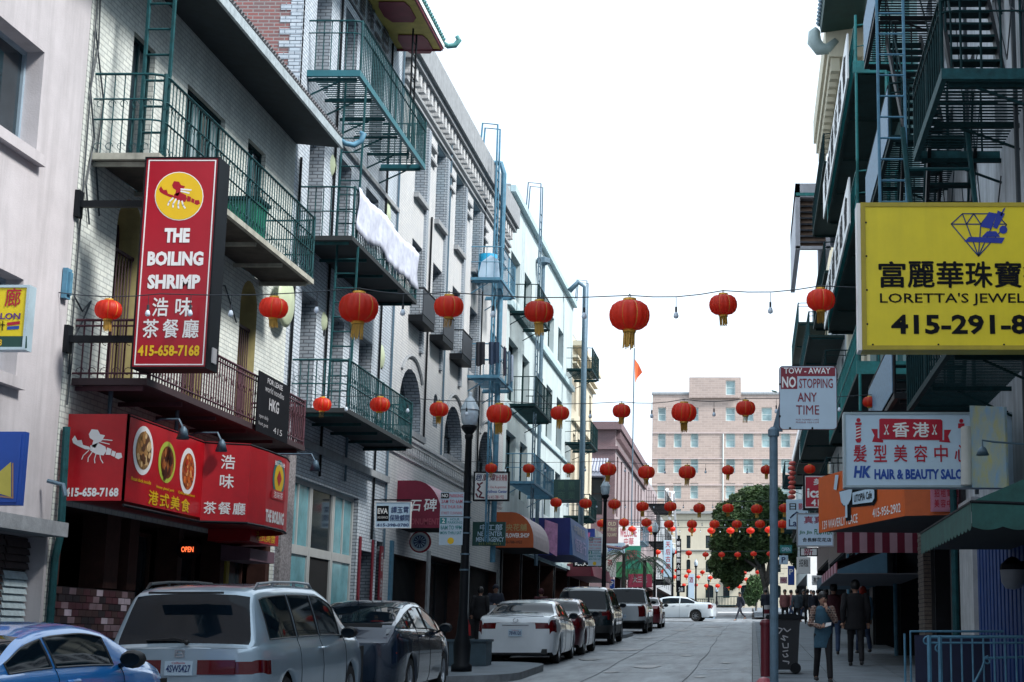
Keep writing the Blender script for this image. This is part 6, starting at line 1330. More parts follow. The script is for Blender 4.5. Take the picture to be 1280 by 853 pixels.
for ri, (Y, wp, ls, bs, nm) in enumerate(rows):
    t = thing('lantern_wire', nm + ' overhead wire of lanterns and bulbs counted from the camera', 'wire', PY(*wp[0], Y), 'wires strung across the street')
    pts = [PY(*p, Y) for p in wp]; mb = MB(); fine = []
    for a, b in zip(pts, pts[1:]):
        for k in range(4): u_ = k/4; fine.append(a.lerp(b, u_)-EZ*.05*math.sin(math.pi*u_))
    fine.append(pts[-1]); mb.tube(fine, .007 if Y < 60 else .014, 4); mb.build('wire', M_wire, t)
    def wz(x):
        for a, b in zip(fine, fine[1:]):
            if a.x <= x <= b.x: return a.z+(b.z-a.z)*(x-a.x)/(b.x-a.x+1e-9)
        return fine[0].z if x < fine[0].x else fine[-1].z
    for bx_ in bs:
        p = PY(bx_, 400, Y); p.z = wz(p.x)-.22; sc_ = .95
        o = piece('bulb', BULB, t, p); o.scale = (sc_,)*3; o2 = piece('socket', SOCK, t, p); o2.scale = (sc_,)*3
    ls = sorted(ls)
    for k, (x, y, wd) in enumerate(ls):
        p = PY(x, y, Y); size = wd/F*Y*1.06; p.z = wz(p.x)-.50*size if Y < 60 else p.z
        big = {True:'large',False:'small'}[wd > [40,28,18,99][min(ri,3)]]
        lantern(p, size*random.uniform(.97,1.03), '%s red paper lantern, %s from the left on the %s wire' % (big if ri < 3 else 'distant', EL[k], nm), 'red lanterns strung over the street', full=Y < 90, squash=random.uniform(.75,1.1), tilt=random.uniform(-.12,.12))
# heritage lamp posts
def lamp_post(px, ytop, Y, label, X=None):
    top = PY(px, ytop, Y); x = top.x; zb = g(Y)+.13; t = thing('lamp_post', label, 'street lamp', (x,Y,zb), 'heritage lamp posts'); H = top.z-zb
    q = MB(); q.lathe([(0,0),(.2,0),(.2,.12),(.15,.16),(.17,.5),(.12,.7),(.1,.95),(.085,1.1),(.075,H*.6),(.062,H-.95),(.075,H-.93),(.085,H-.86),(.06,H-.84)], (x,Y,zb), 16); q.build('post', M_black, t, smooth=True)
    q = MB(); q.lathe([(.06,H-.86),(.13,H-.76),(.155,H-.72),(.155,H-.68),(.1,H-.67)], (x,Y,zb), 16); q.build('lamp_collar', M_black, t)
    q = MB(); q.lathe([(.12,H-.67),(.155,H-.6),(.175,H-.45),(.165,H-.36),(.11,H-.28)], (x,Y,zb), 16); q.build('lamp_glass', mat('frosted_lamp_glass', (0.42,0.52,0.60), .12, var=.2, scale=12), t, smooth=True)
    q = MB(); q.lathe([(.19,H-.37),(.15,H-.27),(.13,H-.25),(.09,H-.16),(.05,H-.12),(.035,H-.08),(.05,H-.04),(.0,H)], (x,Y,zb), 16); q.build('lamp_cap', mat('pale_lamp_cap', (0.36,0.44,0.50), .35, var=.15), t, smooth=True)
    if Y < 40:
        q = MB()
        for z in (1.9,2.2,2.6,2.9,3.2): q.lathe([(.085,0),(.095,0),(.095,.03),(.085,.03)], (x,Y,zb+z), 12)
        q.build('strap', M_steel, t, kind='stuff')
    return t
lamp_post(588, 490, 31.0, 'black heritage lamp post nearest the camera, parking plates strapped to it')
lamp_post(757, 597, 60.0, 'black lamp post in front of the mauve framed sign, second along the left kerb')
lamp_post(819, 651, 90.0, 'black lamp post before the tall white sign, third along the left kerb')
lamp_post(841, 680, 110.0, 'black lamp post beside the theatre sign, fourth along the left kerb')
lamp_post(870, 699, 150.0, 'slim black lamp post before the cream building, left of the tree')
lamp_post(886, 718, 172.0, 'distant black lamp post in front of the cream facade window')
lamp_post(896, 733, 188.0, 'smallest farthest lamp post near the retaining wall')
# cabinet on the kerb extension, bin, bollards
t = thing('utility_cabinet', 'dark teal utility cabinet on the kerb extension by the near lamp post', 'cabinet', (-5.9,34,g(34)+.13))
a = PY(611,808,33.5); q = MB(); q.box(a.x-.78,a.x,33.2,33.9,g(33.2)+.05,g(33.5)+.62); q.build('housing', mat('slate_cabinet', (0.04,0.075,0.10), .5, var=.2), t); q = MB(); q.box(a.x-.81,a.x+.03,33.16,33.94,g(33.5)+.62,g(33.5)+.67); q.build('lid', mat('slate_cabinet', (0.05,0.08,0.10), .5), t)
def wheel_bin(p, t, w=.5, h=.95, m=None):
    x, y, z = p; q = MB(); q.add([(x-w*.42,y-w*.42,z+.06),(x+w*.42,y-w*.42,z+.06),(x+w*.42,y+w*.42,z+.06),(x-w*.42,y+w*.42,z+.06),(x-w*.5,y-w*.5,z+h),(x+w*.5,y-w*.5,z+h),(x+w*.5,y+w*.5,z+h),(x-w*.5,y+w*.5,z+h)], [(0,3,2,1),(4,5,6,7),(0,1,5,4),(1,2,6,5),(2,3,7,6),(3,0,4,7)]); q.build('bin_body', m, t)
    q = MB(); q.prism([(x-w*.55,y-w*.55,z+h),(x+w*.62,y-w*.55,z+h),(x+w*.62,y-w*.55,z+h+.05),(x+w*.3,y-w*.55,z+h+.1),(x-w*.5,y-w*.55,z+h+.08)], (0,w*1.1,0)); q.build('lid', M_black, t)
    q = MB(); q.lathe([(0,-.04),(.1,-.04),(.1,.04),(0,.04)], (x+w*.36,y-w*.5,z+.09), 16, axis='Y'); q.build('wheel', M_black, t)
    q = MB(); q.lathe([(0,-.04),(.1,-.04),(.1,.04),(0,.04)], (x+w*.36,y+w*.5,z+.09), 16, axis='Y'); q.build('wheel', M_black, t)
t = thing('wheeled_bin', 'black wheeled bin with white graffiti at the right kerb', 'bin', (.62,30.2,g(30.2)+.13)); wheel_bin((.58,30.4,g(30.4)+.14), t, .62, .98, mat('black_bin_plastic', (0.014,0.016,0.02), .5, var=.3))
fr = Frame((.29,30.08,g(30.4)+.2), EX, EZ)
q = MB(); random.seed(3)
def stroke(pts, w=.012):
    for a, b in zip(pts, pts[1:]):
        a, b = V((*a,0)), V((*b,0)); d = (b-a).normalized(); k = V((-d.y,d.x,0))*w; q.poly([fr.p(c.x*.85+.02,c.y*.85+.06,.02) for c in (a-k,b-k,b+k,a+k)])
for pts in ([(.1,.85),(.3,.8),(.22,.7)],[(.32,.82),(.4,.74),(.48,.8)],[(.26,.6),(.36,.55),(.3,.66),(.42,.62)],[(.3,.5),(.32,.4),(.42,.4),(.42,.5)],[(.3,.32),(.42,.34)],[(.3,.26),(.34,.2),(.42,.22),(.38,.28)],[(.3,.12),(.44,.1),(.42,.05)]): stroke(pts)
q.build('graffiti', M_gprint, t)
M_bol = mat('dark_red_bollard', (0.13,0.012,0.022), .4, var=.2)
for k, (px, Y, h, r) in enumerate(((957,29.2,1.0,.09),(961,30.6,.95,.06))):
    p = PY(px, 800, Y); mb = MB(); z = g(Y)+.13; mb.lathe([(0,0),(r,0),(r,h*.9),(r*1.15,h*.9),(r*1.15,h*.95),(r*.8,h),(0,h+.02)], (p.x,Y,z), 16); tag(mb.build('bollard', M_bol), ['thick dark red kerbside post left of the steel pole','slimmer dark red post hugging the steel pole'][k], 'bollard')
p = PY(955,853,20.5); mb = MB(); mb.lathe([(0,0),(.12,0),(.12,.5),(.14,.52),(.12,.62),(.06,.68),(0,.7)], (p.x,20.5,.42), 16); tag(mb.build('hydrant_top', mat('rosy_red_paint', (0.35,0.06,0.08), .4)), 'domed rosy red top of a post at the bottom edge by the pole', 'bollard')
t = thing('striped_barrier', 'red and white striped hoarding post at the far end of the right kerb', 'post', (.5,66,2)); p = PY(959,776,66)
for k in range(6): q = MB(); q.tube([(p.x,66,g(66)+.13+k*.17),(p.x,66,g(66)+.295+k*.17)], .13, 12); q.build('band', [M_bol, M_gprint][k % 2], t)
# ================================================================ CARS
def hermite(pts):
    n = len(pts); xs = [p[0] for p in pts]; ys = [p[1] for p in pts]; d = [(ys[i+1]-ys[i])/(xs[i+1]-xs[i]) for i in range(n-1)]
    m = [d[0]]+[0 if d[i-1]*d[i] <= 0 else 2*d[i-1]*d[i]/(d[i-1]+d[i]) for i in range(1, n-1)]+[d[-1]]
    def f(x):
        if x <= xs[0]: return ys[0]
        if x >= xs[-1]: return ys[-1]
        i = max(j for j in range(n-1) if xs[j] <= x); h = xs[i+1]-xs[i]; t = (x-xs[i])/h
        return (2*t**3-3*t*t+1)*ys[i]+(t**3-2*t*t+t)*h*m[i]+(-2*t**3+3*t*t)*ys[i+1]+(t**3-t*t)*h*m[i+1]
    return f
def paint(name, c, metal=.35, rough=.28):
    return mat(name, c, rough, metal=metal, var=.05, scale=2, coat=1.0)
M_tyre = mat('tyre_rubber', (0.012,0.012,0.013), .8); M_rim = mat('alloy_rim', (0.40,0.42,0.45), .3, metal=.9); M_cg = mat('tinted_car_glass', (0.004,0.009,0.015), .03, var=.1, spec=.22)
M_tl = mat('red_tail_lens', (0.10,0.004,0.006), .12, coat=1); M_clear = mat('clear_lamp_lens', (0.55,0.58,0.62), .1, coat=1); M_trim = mat('black_rubber_trim', (0.012,0.013,0.015), .5); M_chrome = mat('chrome_trim', (0.6,0.62,0.65), .15, metal=1.0)
LT = [0,.12,.35,.6,.8,.93,1]; LP = [.95,.985,1,1.0,.985,.965,.94]; GS = [.05,.12,.5,.88,.97]; RF = [.93,.7,.35,0]; RZ = [.5,.85,.97,1]
def car(name, label, cat, X, Y, L, W, T, B, wh, sidew, wind, rearw, m, wr=.32, tumble=.42, z0=.22, tl=None, tlm=None, rot=0, deck=None, bumper=None, wfn=None, handles=(), plate=None, seams=(), group='cars parked along the kerb', mirror=None, extra=None, rooflift=0):
    t = thing(name, label, cat, (X, Y+L/2 if not rot else Y, g(Y+L/2)), group)
    M = Matrix.Translation((X, Y, g(Y)))@Matrix.Rotation(rot, 4, 'Z')@Matrix.Rotation(math.atan(SL) if not rot else 0, 4, 'X')
    fT, fB = hermite(T), hermite(B); hw = W/2
    fW = hermite(wfn or [(0,.84),(.10,.93),(.35,.975),(1.0,1.0),(L*.7,1.0),(L-.7,.97),(L-.2,.88),(L,.72)])
    ys = {round(L*i/44,3) for i in range(45)}|{.03,.08,L-.03}|{p[0] for p in T}
    ra = wr+.055
    for c in wh: ys |= {round(c+ra*k,3) for k in (-1.01,-1,-.93,-.8,-.6,-.3,0,.3,.6,.8,.93,1,1.01)}
    for a in list(sidew)+[wind, rearw]+([deck] if deck else []):
        if a: ys |= set(a)
    ys = sorted(y for y in ys if 0 <= y <= L); ys = [y for i, y in enumerate(ys) if i == 0 or y-ys[i-1] > .012 or y in sum([list(a) for a in sidew], [])]
    def sec(y):
        Tv, Bv, w_ = fT(y), fB(y), hw*fW(y); s = z0+.06*(1 if y < .15 or y > L-.15 else 0)
        arch = 0
        for c in wh:
            if abs(y-c) < ra: arch = wr+math.sqrt(ra*ra-(y-c)**2)
        Bv = min(Bv, Tv); h = max(0, Tv-Bv); out = []
        for j, (t_, p_) in enumerate(zip(LT, LP)):
            z = s+(Bv-s)*t_
            if arch: z = max(z, arch+.012*j)
            out.append(V((w_*p_, y, min(z, Bv-.002*(6-j)) if j < 6 else Bv)))
        Te = Tv-.05*min(1, h/.3)-.0; x0 = w_*.94-.008; xr = x0-tumble*h
        for q in GS: out.append(V((x0+(xr-x0)*(q**1.2), y, Bv+(Te-Bv)*q)))
        for q, zz in zip(RF, RZ): out.append(V((xr*q, y, Te+(Tv-Te)*zz+.02*(1-q*q)*(1 if h < .1 else .6))))
        return out
    S = [sec(y) for y in ys]; N = len(S[0]); parts = {}
    def put(key, pts):
        parts.setdefault(key, MB()).poly(pts)
    for i in range(len(ys)-1):
        ym = (ys[i]+ys[i+1])/2
        for j in range(N-1):
            P_ = [S[i][j], S[i+1][j], S[i+1][j+1], S[i][j+1]]; c = (P_[0]+P_[2])/2; h = fT(ym)-fB(ym); key = 'body'
            if j in (8, 9) and h > .12:
                for k, a in enumerate(sidew):
                    if a[0]-1e-3 <= ym <= a[1]: key = 'side_window%d' % k
            if j >= 12 and wind and wind[0] <= ym <= wind[1]: key = 'windscreen'
            if j >= 12 and rearw and rearw[0] <= ym <= rearw[1]: key = 'rear_window'
            if j >= 12 and deck and deck[0] <= ym <= deck[1]: key = 'bed_liner'
            if tl and ym < tl[3] and tl[0] < c.z < tl[1] and j < 8: key = 'tail_light'
            if bumper and c.z < bumper and j < 6: key = 'sill_trim'
            if ym > L-.35 and .55 < c.z < .75 and 2 <= j < 7: key = 'headlight'
            for s in (1, -1):
                Q = [V((p.x*s, p.y, p.z)) for p in P_]
                if s < 0: Q.reverse()
                k_ = key if key in ('body','windscreen','rear_window','sill_trim','bed_liner') else key+('R' if s > 0 else 'L')
                put(k_, Q)
    FR = [-1,-.8,-.6,-.3,0,.3,.6,.8,1]
    for (st, sgn, yb) in ((S[0], 1, -.05), (S[-1], -1, .07)):
        for j in range(N-1):
            a, b = st[j], st[j+1]
            if b.z-a.z < .004: continue
            for k in range(len(FR)-1):
                f0, f1 = FR[k], FR[k+1]; bul = lambda f_: yb*(1-f_**4)
                Q = [V((a.x*f0, a.y+bul(f0), a.z)), V((a.x*f1, a.y+bul(f1), a.z)), V((b.x*f1, b.y+bul(f1), b.z)), V((b.x*f0, b.y+bul(f0), b.z))]
                if sgn < 0: Q.reverse()
                zc = (a.z+b.z)/2; xc = abs(f0+f1)/2; key = 'body'
                if sgn > 0 and tl and tl[0] < zc < tl[1] and xc > tl[2]: key = 'tail_lightR' if f0+f1 > 0 else 'tail_lightL'
                if bumper and zc < bumper: key = 'sill_trim'
                if sgn < 0 and .55 < zc < .75 and xc > .6: key = 'headlightR' if f0+f1 > 0 else 'headlightL'
                if sgn < 0 and .3 < zc < .6 and xc < .6: key = 'grille'
                put(key, Q)
    def xf(mb): mb.v = [M@p for p in mb.v]; return mb
    mm = {'body': m, 'windscreen': M_cg, 'rear_window': M_cg, 'sill_trim': M_trim, 'grille': M_trim, 'bed_liner': M_trim}
    for key, mb in parts.items():
        mk = mm.get(key) or (M_cg if key.startswith('side') else (tlm or M_tl) if key.startswith('tail') else M_clear)
        # weld neighbouring faces so that the skin shades smoothly
        idx = {}; nv = []; nf = []
        for f_ in mb.f:
            r = []
            for i in f_:
                k = tuple(round(c, 4) for c in mb.v[i])
                if k not in idx: idx[k] = len(nv); nv.append(mb.v[i])
                if not r or r[-1] != idx[k]: r.append(idx[k])
            if r and r[0] == r[-1]: r.pop()
            if len(set(r)) >= 3: nf.append(tuple(r))
        mb.v, mb.f, mb.m = nv, nf, [0]*len(nf)
        nm = 'side_window' if key.startswith('side') else 'tail_light' if key.startswith('tail_') else 'headlight' if key.startswith('head') else key
        xf(mb).build(nm, mk, t, smooth=True)
    q = MB(); q.box(-hw+.09, hw-.09, .2, L-.2, .2, min(fB(L*.5), fB(.3), fB(L-.5))-.08); xf(q).build('underbody', M_dark, t)
    # dark seals round each side window, door seams, handles, mirrors
    q = MB()
    def side(y, lv):                    # point on the flank at station y, level index
        return sec(y)[lv]
    for s in (1, -1):
        for a in sidew:
            for lv in (8, 10): q.tube([V((p.x*s+.002*s, p.y, p.z)) for p in [side(a[0]+(a[1]-a[0])*k/8, lv) for k in range(9)]], .008, 4)
            for y in a: q.tube([V((p.x*s+.002*s, p.y, p.z)) for p in [side(y, 8), side(y, 9), side(y, 10)]], .009, 4)
        for y in seams: q.tube([V((p.x*s+.001*s, p.y, p.z)) for p in [side(y, k) for k in range(0, 9)]], .005, 3)
    xf(q).build('window_seal', M_trim, t, kind='stuff')
    for s in (1, -1):
        for y in handles:
            p = side(y, 5); q = MB(); z = p.z-.02; q.tube([(s*(p.x+.0), y-.09, z), (s*(p.x+.03), y-.07, z), (s*(p.x+.03), y+.07, z), (s*p.x, y+.09, z)], .014, 5); xf(q).build('door_handle', m, t)
        if mirror:
            p = side(mirror, 7); q = MB(); c = V((s*(p.x+.13), mirror-.02, p.z+.07)); q.sphere(c, .11, 10, 6, sc=(1.05,.6,.72)); q.bar(c, (s*(p.x-.02), mirror+.05, p.z), .05, .03); mi_ = xf(q).build('wing_mirror', M_trim if mirror else m, t, smooth=True)
            q = MB(); q.poly([(c.x+.085*math.cos(k), c.y-.07, c.z+.055*math.sin(k)) for k in [i*.6283 for i in range(10)]]); xf(q).build('mirror_glass', M_cg, mi_)
    for c in wh:
        for s in (1, -1):
            xc = s*(hw-.13); q = MB(); q.lathe([(wr*.62,-.1),(wr*.93,-.1),(wr,-.06),(wr,.06),(wr*.93,.1),(wr*.62,.1)], (xc, c, wr), 24, axis='X'); w_ = xf(q).build('wheel', M_tyre, t)
            q = MB(); q.lathe([(wr*.64,s*.095),(wr*.6,s*.075),(wr*.56,s*.03),(0,s*.03)], (xc, c, wr), 24, 1, axis='X', mis=[0,0,1])
            for k in range(7):
                a = k*2*math.pi/7; d = V((0, math.cos(a), math.sin(a))); n_ = V((0,-math.sin(a),math.cos(a))); o = V((xc+s*.07, c, wr))
                q.poly([o-n_*.03, o+n_*.03, o+d*wr*.6+n_*.022, o+d*wr*.6-n_*.022] if s > 0 else [o+n_*.03, o-n_*.03, o+d*wr*.6-n_*.022, o+d*wr*.6+n_*.022], 0)
            q.lathe([(.05,s*.075),(.04,s*.085),(0,s*.085)], (xc, c, wr), 10, 0, axis='X'); xf(q).build('rim', [M_rim, M_trim], w_)
    if plate:
        z, txt = plate[0], plate[1]; q = MB(); q.box(-.155,.155,-.075,-.06,z-.078,z+.078); pl = xf(q).build('number_plate', M_signw, t)
        R = M.to_3x3(); fr = Frame(M@V((-.155,-.0755,z-.078)), R@EX, R@EZ); write(t, fr, txt, .02, .035, .29, .115, M_navyp, bold=.02); write(t, fr, 'California', .08, .125, .23, .15, M_redp)
    if extra: extra(t, M, xf, sec)
    return t
def sedan(h=1.45, L=4.85, th=1.08):
    T = [(0,th-.14),(.05,th-.02),(.25,th+.02),(.85,th+.05),(1.5,h-.07),(2.0,h-.01),(2.5,h),(3.0,h-.05),(3.75,th-.0),(4.4,.90),(L-.12,.76),(L,.66)]
    B = [(0,th-.14),(.05,th-.02),(.25,th-.02),(.9,th-.03),(3.6,.93),(4.3,.84),(L-.12,.74),(L,.64)]
    return T, B
# silver minivan
def van_extra(t, M, xf, sec):
    for s in (1,-1):
        q = MB(); q.tube([(s*.62,.5,1.63),(s*.62,.62,1.70),(s*.62,1.2,1.725),(s*.62,2.2,1.73),(s*.62,2.75,1.71),(s*.62,2.9,1.65)], [.016,.02,.016,.016,.02,.016], 6); [q.tube([(s*.62,yy,1.62),(s*.62,yy,1.72)], .02, 6) for yy in (1.2,2.1)]; xf(q).build('roof_rail', M_rim if s > 0 else M_trim, t)
    q = MB(); R = M.to_3x3(); fr = Frame(M@V((0,-.052,.93)), R@EX, R@EZ)
    for a, b in (((-.04,-.025),(-.025,.03)),((.04,-.025),(.025,.03)),((-.03,0),(.03,0)),((-.05,-.035),(.05,-.035)),((-.05,.038),(.05,.038)),((-.05,-.035),(-.05,.038)),((.05,-.035),(.05,.038))): q.bar(fr.p(*a,.006), fr.p(*b,.006), .009, .009)
    q.build('badge', M_chrome, t)
    q = MB(); q.tube([(.05,.02,1.06),(-.1,.045,1.09),(-.42,.05,1.07)], .012, 5); q.sphere((.05,.0,1.05), .03, 8, 5); xf(q).build('wiper', M_trim, t)
    q = MB(); q.box(-.62,.62,-.058,-.05,.70,.86); xf(q).build('lamp_strip', M_tl, t); q = MB(); q.box(-.2,.2,-.064,-.057,.69,.87); xf(q).build('plate_recess', MATS['van_silver'], t)
    q = MB(); q.box(-.9,.9,-.075,-.02,.32,.50); xf(q).build('bumper', MATS['van_silver'], t)
    q = MB(); q.box(-.4,.4,-.02,.12,1.585,1.61); xf(q).build('spoiler', M_trim, t)
car('minivan', 'silver minivan with tinted rear glass and roof rails parked in the foreground', 'van', -6.36, 18.2, 5.1, 1.90,
    [(0,.98),(.05,1.02),(.26,1.50),(.36,1.62),(.6,1.67),(1.6,1.70),(2.8,1.68),(3.3,1.58),(4.1,1.08),(4.7,.96),(5.0,.84),(5.1,.7)],
    [(0,.98),(.05,1.0),(.4,1.0),(3.9,.99),(4.2,1.0),(4.7,.92),(5.0,.80),(5.1,.68)], (.95,3.95), [(.42,1.42),(1.5,2.42),(2.5,3.45)], (3.32,4.05), (.05,.31), paint('van_silver', (0.34,0.44,0.52)),
    tumble=.30, tl=(.66,.88,.55,.30), handles=(2.35,2.62), plate=(.77,'4SWS427'), seams=(1.46,2.46,3.6), mirror=3.45, extra=van_extra)
# blue car at the bottom left corner
T, B = sedan(1.35, 4.5, 1.03)
car('blue_car', 'bright blue car cut off by the bottom left corner of the frame', 'car', -6.22, 10.9, 4.5, 1.76, T, B, (.9,3.55), [(1.0,1.75),(1.82,2.95)], (3.05,3.7), (.88,1.5), paint('gloss_blue', (0.012,0.20,0.58), .1), tumble=.45, tl=(.72,.95,.6,.3), handles=(2.05,), seams=(1.8,3.1), mirror=3.05, plate=(.7,'6KBT301'))
# dark hatchback
T = [(0,.88),(.05,.98),(.15,1.12),(.45,1.22),(1.2,1.40),(1.9,1.48),(2.4,1.47),(2.9,1.36),(3.8,1.0),(4.2,.86),(4.4,.70),(4.46,.62)]; B = [(0,.86),(.05,.96),(.15,1.06),(.8,1.04),(3.4,.93),(4.2,.80),(4.4,.68),(4.46,.6)]
def prius_extra(t, M, xf, sec):
    for s in (1,-1):
        q = MB(); q.prism([(s*.61,.012,.72),(s*.80,.09,.72),(s*.775,.15,1.08),(s*.64,.06,1.08)], (0,.05,0)); lp = xf(q).build('tail_light', M_clear, t)
        q = MB(); 
        for k in range(4): q.bar((s*.64,.015+.01*k,.79+k*.07),(s*.785,.085+.015*k,.79+k*.07),.012,.012)
        xf(q).build('lamp_rib', M_trim, lp, kind='stuff')
        q = MB(); q.bar((s*.62,.01,.73),(s*.80,.085,.73),.03,.03); xf(q).build('lens', M_tl, lp)
    q = MB(); q.box(-.55,.55,.12,.20,1.10,1.16); xf(q).build('spoiler', M_trim, t)
    q = MB(); q.tube([(0,1.0,1.38),(0,.85,1.56)], .006, 4); xf(q).build('antenna', M_trim, t)
car('dark_hatchback', 'dark navy hatchback with clear tall tail lamps parked ahead of the minivan', 'car', -6.02, 23.9, 4.46, 1.75, T, B, (.85,3.5), [(.75,1.28),(1.35,2.15),(2.22,3.15)], (2.95,3.72), (.17,1.15), paint('dark_navy_gloss', (0.010,0.022,0.045), .3, .2), tumble=.45, handles=(1.55,2.5), seams=(1.32,2.2,3.2), mirror=3.1, plate=(.8,'5ZTR118'), extra=prius_extra)
# white sedan
T, B = sedan(1.45, 4.85, 1.08)
def lexus_extra(t, M, xf, sec):
    q = MB(); q.tube([(-.62,.10,1.09),(0,.03,1.12),(.62,.10,1.09)], .02, 6); xf(q).build('spoiler', MATS['pearl_white'], t)
    R = M.to_3x3(); c = M@V((0,-.055,1.0)); q = MB(); q.tube([c+R@V((.055*math.cos(k*.5236),-.005,.04*math.sin(k*.5236))) for k in range(12)], .007, 4, closed=True); q.build('badge', M_chrome, t)
    q = MB(); q.box(-.3,.3,-.06,-.05,.885,.90); xf(q).build('trim_bar', M_chrome, t); q = MB(); q.box(-.72,.72,-.03,.1,.24,.36); xf(q).build('diffuser', M_trim, t)
car('white_sedan', 'pearl white sedan with red wedge tail lamps, rear toward the camera', 'car', -5.36, 36.9, 4.85, 1.84, T, B, (.98,3.8), [(1.05,1.9),(1.98,3.0)], (3.02,3.72), (.86,1.5), paint('pearl_white', (0.66,0.70,0.74), .1), tumble=.5, tl=(.76,.96,.52,.38), handles=(1.4,2.25), seams=(1.94,3.05), mirror=2.98, plate=(.72,'7BVK120'), extra=lexus_extra)
T, B = sedan(1.47, 4.8, 1.04)
car('maroon_sedan', 'dark maroon sedan parked just beyond the white one', 'car', -5.33, 42.3, 4.6, 1.82, [(a, b) for a, b in T if a < 4.5]+[(4.6,.66)], [(a, b) for a, b in B if a < 4.5]+[(4.6,.64)], (.95,3.65), [(1.05,1.9),(1.98,3.0)], (3.02,3.72), (.86,1.5), paint('dark_maroon_gloss', (0.075,0.006,0.014), .3), tumble=.48, tl=(.72,.95,.6,.3), handles=(1.4,2.25), seams=(1.94,3.05), mirror=2.98, plate=(.7,'6LXD442'))
T = [(0,1.05),(.06,1.1),(.38,1.70),(.55,1.78),(1.2,1.82),(2.8,1.80),(3.2,1.72),(3.9,1.22),(4.8,1.08),(5.2,.95),(5.3,.8)]; B = [(0,1.05),(.06,1.08),(.5,1.14),(3.8,1.12),(4.8,1.04),(5.2,.9),(5.3,.76)]
car('dark_suv', 'tall black green SUV with wide rear window between maroon sedan and silver pickup', 'car', -5.36, 51.2, 5.2, 1.92, T, B, (1.0,4.15), [(.55,1.45),(1.55,2.4),(2.5,3.4)], (3.22,3.88), (.07,.37), paint('black_green_gloss', (0.010,0.022,0.028), .3, .2), wr=.38, z0=.32, tumble=.28, tl=(.85,1.25,.75,.16), bumper=.55, handles=(1.9,2.65), seams=(1.5,2.45,3.5), mirror=3.35, plate=(.8,'8FRM036'))
T = [(0,1.12),(.05,1.18),(1.85,1.20),(1.9,1.22),(2.05,1.74),(2.2,1.83),(3.2,1.84),(3.7,1.74),(4.3,1.22),(5.2,1.1),(5.5,.95),(5.6,.8)]; B = [(0,1.10),(.05,1.14),(1.8,1.16),(4.2,1.14),(5.2,1.04),(5.5,.9),(5.6,.76)]
car('silver_pickup', 'silver pickup truck with dark rear window seen past the black green SUV', 'truck', -5.25, 65.8, 5.6, 1.95, T, B, (1.1,4.4), [(2.15,2.85),(2.95,3.75)], (3.72,4.28), (1.9,2.12), paint('pickup_silver', (0.46,0.50,0.54), .3), wr=.4, z0=.4, tumble=.25, tl=(.75,1.15,.78,.12), bumper=.6, deck=(.1,1.8), handles=(2.4,3.1), seams=(2.9,), mirror=3.7, plate=(.7,'2F8811'))
T, B = sedan(1.46, 4.6, 1.06); T = T[:-1]+[(4.6,.6)]; B = [b for b in B if b[0] < 4.5]+[(4.6,.6)]; T = [b for b in T if b[0] < 4.45]+[(4.6,.62)]
car('red_car', 'dark red car glimpsed between the silver pickup and the crossing white sedan', 'car', -5.15, 76.0, 4.6, 1.8, T, B, (.95,3.6), [(1.05,1.9),(1.98,3.0)], (3.02,3.72), (.86,1.5), paint('dark_red_gloss', (0.13,0.01,0.02), .3), tl=(.72,.95,.6,.3), handles=(1.4,), seams=(1.94,), mirror=2.98)
T, B = sedan(1.46, 4.85, 1.06)
car('crossing_sedan', 'white sedan turning left out of the street into the cross street', 'car', -2.25, 96.6, 4.85, 1.84, T, B, (.98,3.8), [(1.05,1.9),(1.98,3.0)], (3.02,3.72), (.86,1.5), paint('plain_white_gloss', (0.55,0.62,0.68), .1), tumble=.45, tl=(.76,.96,.7,.25), handles=(1.4,2.25), seams=(1.94,3.05), mirror=2.98, rot=math.radians(82), group='cars beyond the parked row')
# ================================================================ PEOPLE
M_skin = mat('skin', (0.36,0.20,0.14), .55, var=.08); M_hair = mat('black_hair', (0.010,0.009,0.010), .5, var=.3)
def cloth(n, c): return mat(n, c, .85, var=.2, scale=9, bump=.3, bscale=25)
def capsule(mb, pts, rs):
    mb.tube(pts, rs, 10)
    for p, r in zip(pts, rs): mb.sphere(p, r*1.0, 10, 6)
def ell(mb, rings, n=16):
    """closed body of oval rings (z, rx, ry, cx, cy)"""
    o = len(mb.v)
    for z, rx, ry, cx, cy in rings:
        for k in range(n): t = 2*math.pi*k/n; mb.v.append(V((cx+rx*math.cos(t), cy+ry*math.sin(t), z)))
    for i in range(len(rings)-1):
        for k in range(n): k2 = (k+1) % n; mb.f.append((o+i*n+k, o+i*n+k2, o+(i+1)*n+k2, o+(i+1)*n+k)); mb.m.append(0)
    mb.f.append(tuple(o+k for k in reversed(range(n)))); mb.m.append(0); e = o+(len(rings)-1)*n; mb.f.append(tuple(e+k for k in range(n))); mb.m.append(0)
